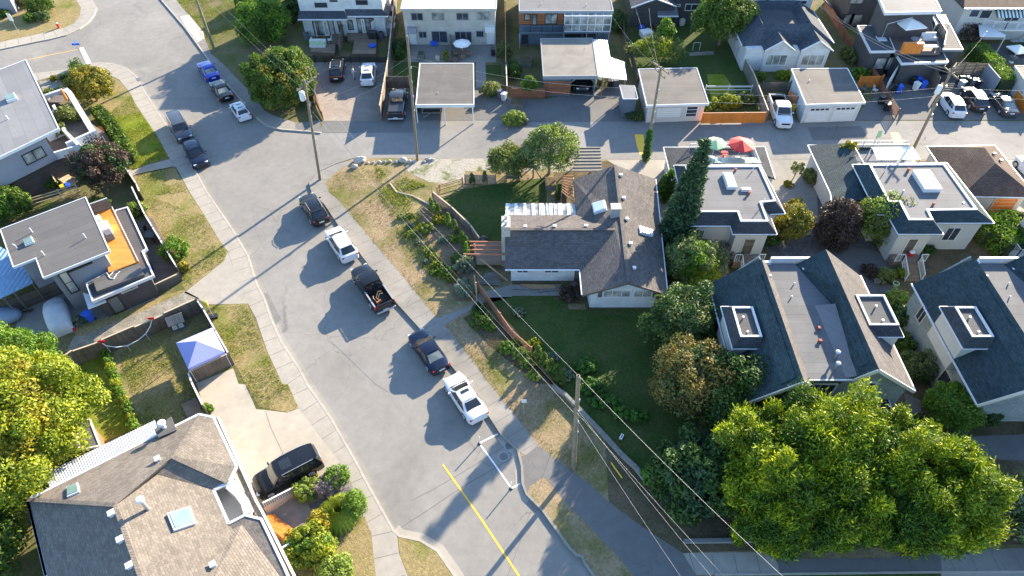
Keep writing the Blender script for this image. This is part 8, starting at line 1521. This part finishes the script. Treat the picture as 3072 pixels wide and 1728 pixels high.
  obj('rear_bumper',MB().box(T(X(1.0)-.04,0,.52),(.16,Wd*.9,.16),head),M['steel'],t,bevel=.03);obj('tailgate',MB().box(T(X(.99)-.03,0,.95),(.06,hw*1.6,.5),head),PM,t,bevel=.02)
 return t,T
def place(kind,label,s,paint,end='mid',z=0.0,ang=None,zc=.65,**k):
 f,r=P(s,zc+z);d=(f-r).normalized();L=k.get('L')or CARS[kind]['L']
 if ang is not None:d=Vector((math.cos(ang),math.sin(ang)))
 c=(f+r)/2 if end=='mid' else(r+d*L/2 if end=='rear' else f-d*L/2)
 return car(kind,label,c,math.atan2(d.y,d.x),paint,z=z,**k)
RD='cars parked along the kerb of the main street'
place('sedan','bright blue car parked first of three along the upper right kerb','a 1525,480 1615,592','blue','rear',ang=R(124),group=RD)
place('sedan','black sedan parked between the blue car and the small white car','a 1610,600 1715,742','black','rear',ang=R(124),group=RD)
place('hatch','small white rounded hatchback with dark roof panel at the upper kerb','a 1775,785 1852,885','white','mid',ang=R(124),panoroof=True,group=RD)
place('boxy','dark grey boxy suv with roof rails nose to nose with another on the left kerb','a 1418,1070 1305,875','grey','mid',ang=R(-57),rails=True,group=RD,L=5.1)
place('suv','glossy blue black suv facing the camera on the left kerb','a 1520,1245 1415,1055','navy','front',ang=R(-57.5),panoroof=True,group=RD)
place('suv','black suv with roof rails parked nearest the corner pole','f 400,50 498,228','black','rear',ang=R(121),rails=True,group=RD)
place('suv','white suv parked between the black suv and the black pickup','f 590,310 718,500','white','rear',ang=R(122.5),group=RD)
pk,TP=place('pickup','black pickup truck with a wooden chair lying in its open bed','f 770,590 978,872','black','rear',ang=R(122.5),group=RD,zc=.8)
place('sedan','blue black sedan parked between the pickup and the white sedan','f 1215,1100 1405,1342','navy','rear',ang=R(123),group=RD)
place('sedan','white sedan with dark sunroof parked above the white parking line','z 1142,957 j 1690,262','white','rear',ang=R(121.5),sunroof=True,group=RD)
place('boxy','large black suv standing on the concrete driveway at the bottom','j 10,775 450,545','black','mid',z=LZ,ang=R(-147),rails=True,sunroof=True,zc=.8)
place('suv','black suv parked on the brick pavers left of the person','b 615,455 602,598','black','rear',z=GZ,ang=R(96),rails=True,panoroof=True)
place('suv','white suv with dark glass roof on the brick pavers','b 862,460 838,628','white','rear',z=GZ,ang=R(95),rails=True,panoroof=True)
place('pickup','dark pickup with a covered bed in the slot beside the tall fence','b 1095,670 1052,880','dark','rear',z=GZ,ang=R(92),canopy=.12,zc=.8)
place('suv','dark car inside the slate garage bay, only its nose showing','c 533,680 533,600','dark','front',z=GZ,ang=R(-90))
place('pickup','white pickup truck facing the lane beside the white double garage','d 135,940 45,715','white','front',z=GZ,ang=R(-93),zc=.8)
place('suv','white suv parked at the right beside the leaning utility pole','d 1345,715 1442,872','white','rear',z=GZ,ang=R(86))
place('suv','dark suv parked between the white suv and the grey sedan at the right','d 1520,690 1612,825','dark','rear',z=GZ,ang=R(86))
place('sedan','grey sedan parked last in the row at the right edge','d 1730,710 1842,862','grey','rear',z=GZ,ang=R(86))
place('boxy','white off road car cut by the right edge beside the brown hip roof','d 1905,1190 1990,1400','white','front',z=LZ,ang=R(97),L=4.3)
t=thing('wooden_chair','wooden chair with curved legs lying on its side in the black pickup bed','chair',TP(-1.9,.1,.65));q=TP(-1.9,.15,.9)
hd=R(122.5);m_=Matrix.Rotation(hd,3,'Z');W_=lambda x,y,z_:q+m_@Vector((x,y,z_))
obj('seat',MB().box(W_(0,.1,0),(.5,.09,.5),hd+.2),M['fence_red'],t,bevel=.02);obj('backrest',MB().box(W_(-.35,.15,.05),(.12,.5,.5),hd+.3),M['cedar'],t,bevel=.02)
for a in((.25,.2),(-.1,.25)):
 obj('leg',MB().tube([W_(a[0],.1,a[1]),W_(a[0]+.25,-.2,a[1]+.35),W_(a[0]+.1,-.45,a[1]+.4)],.035,6),M['wood'],t)
obj('armrest',MB().tube([W_(-.3,.3,.25),W_(-.05,.45,.5),W_(.3,.35,.45)],.03,6),M['wood'],t)
t=thing('covered_car','car under a pale silver fitted cover beside the violet grey wall','covered car',v3(P1('e 440,940',LZ),LZ));c0=P1('e 420,915',.9);a0=(P1('e 400,810',.9)-P1('e 470,1030',.9));an=math.atan2(a0.y,a0.x);m_=Matrix.Rotation(an,3,'Z');mb=MB();N=22;K=17
prof=[(0,.55),(.03,.78),(.12,.92),(.26,1.0),(.36,1.42),(.5,1.52),(.68,1.48),(.82,1.2),(.93,1.08),(.98,.95),(1,.5)]
def pz(f):
 for(a,b),(c_,d_)in zip(prof,prof[1:]):
  if f<=c_:u=(f-a)/(c_-a);u=u*u*(3-2*u);return b+(d_-b)*u
 return .5
for i in range(N+1):
 f=i/N;hw=.95*(1-abs(2*f-1)**6*.35);zt=pz(f)
 for j in range(K):a=math.pi*j/(K-1);y=-math.cos(a)*hw*(1-.18*math.sin(a)**3);zz=LZ+.02+zt*math.sin(a)**.42;wob=.015*math.sin(i*2.3+j*1.7);p=m_@Vector(((.5-f)*4.4,y*(1+wob),0));mb.v.append((c0.x+p.x,c0.y+p.y,zz+wob))
for i in range(N):
 for j in range(K-1):mb.f.append((i*K+j,i*K+j+1,(i+1)*K+j+1,(i+1)*K+j))
mb.f.append(tuple(range(K-1,-1,-1)));mb.f.append(tuple(N*K+j for j in range(K)));obj('cover',mb,M['cloth_silver'],t,smooth=True)
for x in(1.4,-1.4):
 for y in(-.8,.8):p=m_@Vector((x,y,0));q_=m_@Vector((0,.1,0));obj('wheel',MB().tube([(c0.x+p.x-q_.x,c0.y+p.y-q_.y,LZ+.3),(c0.x+p.x+q_.x,c0.y+p.y+q_.y,LZ+.3)],.3,12),M['rubber'],t)
 # ================================================================ THE PERSON beside the white suv
def person(label,p,z,head,shirt,trousers,skin=(.5,.32,.22),hair=(.05,.035,.02)):
 t=thing('person',label,'person',(p[0],p[1],z));m=Matrix.Rotation(head,3,'Z');o3=Vector((p[0],p[1],z));T=lambda x,y,zz:o3+m@Vector((x,y,zz))
 def skinmesh(name,V_,E_,R_,mat,parent,sub=2):
  me=bpy.data.meshes.new(name);L=WLOC[parent.name];me.from_pydata([tuple(T(*v_)-L)for v_ in V_],E_,[]);o=bpy.data.objects.new(name,me);C.objects.link(o);o.parent=parent;WLOC[o.name]=L;me.materials.append(mat)
  mo=o.modifiers.new('skin','SKIN');sv=me.skin_vertices[0].data if me.skin_vertices else None
  if sv is None:
   bm=bmesh.new();bm.from_mesh(me);bm.verts.layers.skin.verify();bm.to_mesh(me);bm.free();sv=me.skin_vertices[0].data
  for i,r_ in enumerate(R_):sv[i].radius=r_ if isinstance(r_,tuple)else(r_,r_)
  sv[0].use_root=True;s_=o.modifiers.new('sub','SUBSURF');s_.levels=sub;s_.render_levels=sub;return o
 V_=[(0,0,.95),(0,0,1.12),(.01,0,1.32),(.02,0,1.46),(.03,0,1.54),(.04,0,1.66),(.03,0,1.72),(0,.10,.88),(.04,.11,.5),(-.01,.12,.09),(.12,.13,.04),(0,-.10,.88),(-.03,-.11,.5),(-.06,-.12,.09),(.07,-.13,.04),(.02,.19,1.43),(.03,.24,1.15),(.20,.20,1.0),(.28,.18,.98),(.02,-.19,1.43),(.10,-.25,1.18),(.34,-.22,1.15),(.42,-.20,1.16)]
 E_=[(0,1),(1,2),(2,3),(3,4),(4,5),(5,6),(0,7),(7,8),(8,9),(9,10),(0,11),(11,12),(12,13),(13,14),(3,15),(15,16),(16,17),(17,18),(3,19),(19,20),(20,21),(21,22)]
 R_=[(.15,.11),(.14,.10),(.16,.11),(.13,.09),.055,(.075,.09),.06,.085,.06,.042,.04,.085,.06,.042,.04,.06,.042,.034,.03,.06,.042,.034,.03]
 sk=plain('skin tone',skin,.6,.05,5);body=skinmesh('body',V_,E_,R_,sk,t)
 hd=T(.05,0,1.68)
 obj('hair',MB().ball(T(.02,0,1.70),.10,.10,.115),plain('dark hair',hair,.8,.1,5),t,smooth=True)
 fc=MB().ball(T(.135,0,1.655),.018,.016,.022,6,5);obj('nose',fc,sk,t,smooth=True)
 for s in(-1,1):obj('eye',MB().ball(T(.118,s*.035,1.69),.012,.012,.012,6,5),M['black'],t);obj('ear',MB().ball(T(.04,s*.088,1.67),.02,.012,.03,6,5),sk,t,smooth=True)
 obj('mouth',MB().box(T(.125,0,1.615),(.01,.045,.01),head),M['red_light'],t)
 obj('shirt',MB(),shirt,t)if False else None
 skinmesh('shirt',[(0,0,1.0),(0,0,1.14),(.01,0,1.33),(.02,0,1.46),(.02,.19,1.43),(.03,.23,1.24),(.02,-.19,1.43),(.07,-.23,1.26)],[(0,1),(1,2),(2,3),(3,4),(4,5),(3,6),(6,7)],[(.175,.135),(.16,.12),(.175,.125),(.14,.10),.075,.06,.075,.06],shirt,t)
 skinmesh('trousers',[(0,0,.98),(0,.10,.88),(.04,.11,.5),(0,.12,.13),(0,-.10,.88),(-.03,-.11,.5),(-.06,-.12,.13)],[(0,1),(1,2),(2,3),(0,4),(4,5),(5,6)],[(.165,.125),.10,.075,.06,.10,.075,.06],trousers,t)
 for(x,y,z_),(px_,py_)in(((.28,.18,.98),(.3,.0)),((.42,-.20,1.16),(1,0))):
  s=1 if y>0 else-1
  fb=MB()
  for k in range(4):b0=(x+.02,y+(k-1.5)*.021,z_);ln=(.065,.078,.072,.058)[k];fb.tube([T(*b0),T(b0[0]+ln*.5,b0[1],b0[2]-.005),T(b0[0]+ln,b0[1],b0[2]-.03)],[.009,.008,.007],6)
  fb.tube([T(x,y-s*.03,z_),T(x+.035,y-s*.065,z_-.01),T(x+.06,y-s*.06,z_-.02)],[.011,.010,.008],6);obj('hand',fb,sk,t,smooth=True)
 for s,x in((1,.06),(-1,.0)):obj('shoe',MB().ball(T(x+.02,s*.13,.05),.14,.055,.055,10,6),M['black'],t,smooth=True)
 return t
person('person in pale blue shirt and light trousers standing beside the white suv',P1('b 742,598',GZ),GZ+.006,R(20),plain('pale blue shirt',(.42,.52,.66),.85,.06,6),plain('light trousers',(.38,.38,.40),.85,.06,6))
# ================================================================ POLES AND WIRES
def upole(label,base,top,h,z0,r=.14,arm=None,transformer=None,ivy=0,mat='pole'):
 t=thing('utility_pole',label,'utility pole',v3(base,z0));b=v3(base,z0-.2);tp=Vector(top)
 pole=obj('pole',MB().tube([b,b.lerp(tp,.5),tp],[r*1.15,r,r*.8],12),M[mat],t,smooth=False)
 if arm:
  for k,(zf,ln,az)in enumerate(arm):
   c=b.lerp(tp,zf);d=Vector((math.cos(az),math.sin(az),0))*ln/2;a_=obj('crossarm',MB().bar(c-d,c+d,.1,.12),M['pole'],t)
   for f in(-.9,-.3,.3,.9):obj('insulator',MB().lathe(c+d*f+U3*.05,[(.03,0),(.06,.05),(.06,.12),(.03,.18)],8),M['plastic_grey'],a_)
 for k in range(4):z_=.45+.11*k;c=b.lerp(tp,z_);obj('bracket',MB().box(c+Vector((.12,-.05,0)),(.14,.12,.22),k),M['steel'],t)
 if transformer:
  zf,dx,dy=transformer;c=b.lerp(tp,zf)+Vector((dx,dy,0));tr_=obj('transformer',MB().lathe(c,[(.24,-.45),(.27,-.42),(.27,.4),(.2,.48),(.05,.52)],14),M['plastic_pale'],t);obj('bushing',MB().lathe(c+U3*.5,[(.05,0),(.03,.22)],8),M['plastic_grey'],tr_);obj('hanger',MB().bar(b.lerp(tp,zf),c,.08),M['steel'],t)
 if ivy:
  g=np.random.default_rng(3);n=90;f=g.random(n);P_=np.stack([b.x+(tp.x-b.x)*f*ivy+g.normal(size=n)*.12,b.y+(tp.y-b.y)*f*ivy+g.normal(size=n)*.12,b.z+.2+(tp.z-b.z)*ivy*f],1);leafmesh('ivy',leaves(P_,.36*(1.15-f*.75),60,.13,9,.5,.1),LM['ivy'],t)
 return t
M['plastic_pale']=plain('pale painted steel',(.55,.58,.6),.4,.06,3)
def tip(s,y_base):
 d=ray(*px(s)[0]);t=y_base/d.y;return Vector((d.x*t,y_base,CAM_H+d.z*t))
bA=P1('b 483,1355',LZ);tA=tip('b 365,605',bA.y);bB=P1('b 1218,1210',LZ);tB=tip('b 1140,270',bB.y);bC=P1('c 1005,1215',LZ);tC=tip('c 1125,505',bC.y);bD=P1('d 1100,1118',LZ);tD=tip('d 1405,500',bD.y)
bE=P1('k 465,632',LZ);tE=tip('z 1455,945',bE.y);bT=P1('a 1618,382',LZ);tT=tip('a 1470,-30',bT.y)+Vector((0,0,4))
A_p=upole('tall wooden utility pole with white transformer at the street corner',bA,tA,11,LZ,transformer=(.86,-.45,0),arm=[(.96,2.4,R(60))])
B_p=upole('slim greenish wooden pole standing among the boulders in front of the open carport',bB,tB,10,LZ,r=.13)
C_p=upole('leaning wooden pole with ivy climbing its foot beside the yellow lane marking',bC,tC,10,LZ,ivy=.36,arm=[(.99,2.6,R(120)),(.94,2.0,R(110))])
D_p=upole('dark wooden pole with transformer in front of the bright white deck shade',bD,tD,10,LZ,transformer=(.74,-.42,0),arm=[(.93,2.4,R(100))],mat='pole_dark' if 'pole_dark' in M else 'pole')
E_p=upole('thick wooden pole at the bottom beside the asphalt path',bE,tE,11,LZ,r=.16)
T_p=upole('dark leaning pole at the top beside the grass slope',bT,tT,11,LZ,r=.16)
q=tB.lerp(v3(bB,LZ),.05)
t=thing('utility_pole','shorter pole with hanging equipment beside the hedge and tall pole','utility pole',v3(P1('b 455,790',GZ),GZ));b2=v3(P1('b 458,778',GZ),GZ);t2=tip('b 392,505',b2.y);obj('pole',MB().tube([b2,t2],[.16,.12],10),M['pole'],t);obj('crossarm',MB().bar(t2+Vector((-.4,0,-.3)),t2+Vector((.4,0,-.3)),.1),M['pole'],t)
def wire(label,a,b,sag=.5,r=.0065,n=14,mat='wire'):
 a=Vector(a);b=Vector(b);t=thing('power_line',label,'power line',v3(a,a.z));pts=[a.lerp(b,k/n)-U3*sag*4*(k/n)*(1-k/n)for k in range(n+1)];obj('cable',MB().tube(pts,r,5,False),M[mat],t)
 for q in(a,b):obj('insulator',MB().lathe(q-U3*.08,[(.05,0),(.05,.14)],6),M['plastic_grey'],t)
M['wire']=plain('bare wire',(.30,.30,.31),.6,.05,3,metal=.2,bmp=0);M['wire_dark']=plain('black cable',(.03,.03,.032),.6,.05,3,bmp=0)
offA=Vector((0,0,0));south_=Vector((22.5,8.5,tE.z+1.0))
wire('bright thin wire from the corner pole top to the lower pole top',tA,tE,.8);wire('bright wire from the lower pole top down over the hedge trees',tE,south_+Vector((-6,-1,0)),.5,.007)
wire('black cable bundle from the corner pole to the lower pole',tA-U3*2.6,tE-U3*3.4,.6,.008,mat='wire_dark');wire('second cable low between the corner pole and the lower pole',tA-U3*3.4,tE-U3*4.2,.5,.007)
wire('low cable from the lower pole towards the asphalt path end',tE-U3*3.4,Vector((14.5,9.5,6.0)),.3,.006);wire('lowest cable from the lower pole towards the bottom edge',tE-U3*4.3,Vector((12.5,9.5,5.2)),.3,.006);wire('middle cable from the lower pole over the dry verge',tE-U3*3.8,Vector((15.8,9.0,6.4)),.3,.006)
wire('black wire falling across the road from the lower pole',P3('k 300,500',6)[0]+Vector((0,0,.0)),P3('j 1900,1449',5)[0],.1,.008,mat='wire_dark')
for k,dz in enumerate((.1,-.9)):wire(('upper wire along the lane from corner pole to the slim pole','lower wire along the lane from corner pole to the slim pole')[k],tA-U3*(2.5-dz),tB-U3*(2.2-dz),.6,.007);wire(('upper wire along the lane from slim pole to ivy pole','lower wire along the lane from slim pole to ivy pole')[k],tB-U3*(2.2-dz),tC-U3*(2.5-dz),.9,.008);wire(('upper wire along the lane from ivy pole to dark pole','lower wire along the lane from ivy pole to dark pole')[k],tC-U3*(2.5-dz),tD-U3*(2.5-dz),.9,.009);wire(('upper wire running right from the dark pole','lower wire running right from the dark pole')[k],tD-U3*(2.5-dz),tD+Vector((26,.5,-2.4+dz)),.6,.008)
wire('wire from the corner pole up to the top pole',tA-U3*.3,tT,.6,.008);wire('second wire from the corner pole up to the top pole',tA-U3*1.3,tT-U3*2,.6,.008)
wire('wire from slim pole to the white duplex',tB-U3*.1,Vector((P1('b 1140,250',3).x,P1('b 1140,250',3).y,5)),.3)
for k,(s,z_)in enumerate((('c 750,110',5.0),('c 925,30',6.0),('c 1035,70',6.0))):wire(('service wires from the ivy pole to the sunroom house','service wire from the ivy pole to the charcoal house','second service wire from the ivy pole to the charcoal house')[k],tC-U3*(.3+k*.2),P3(s,z_)[0],.5)
for k,(s,z_)in enumerate((('d 350,0',6.5),('d 370,30',6.0))):wire(('service wire from the dark pole to the tall white house','second service wire from the dark pole to the tall white house')[k],tD-U3*(.5+k*.3),P3(s,z_)[0],.9,.01)
wire('service wire from the dark pole to the white stucco house',tD-U3*.6,P3('d 1650,240',6)[0],.6)
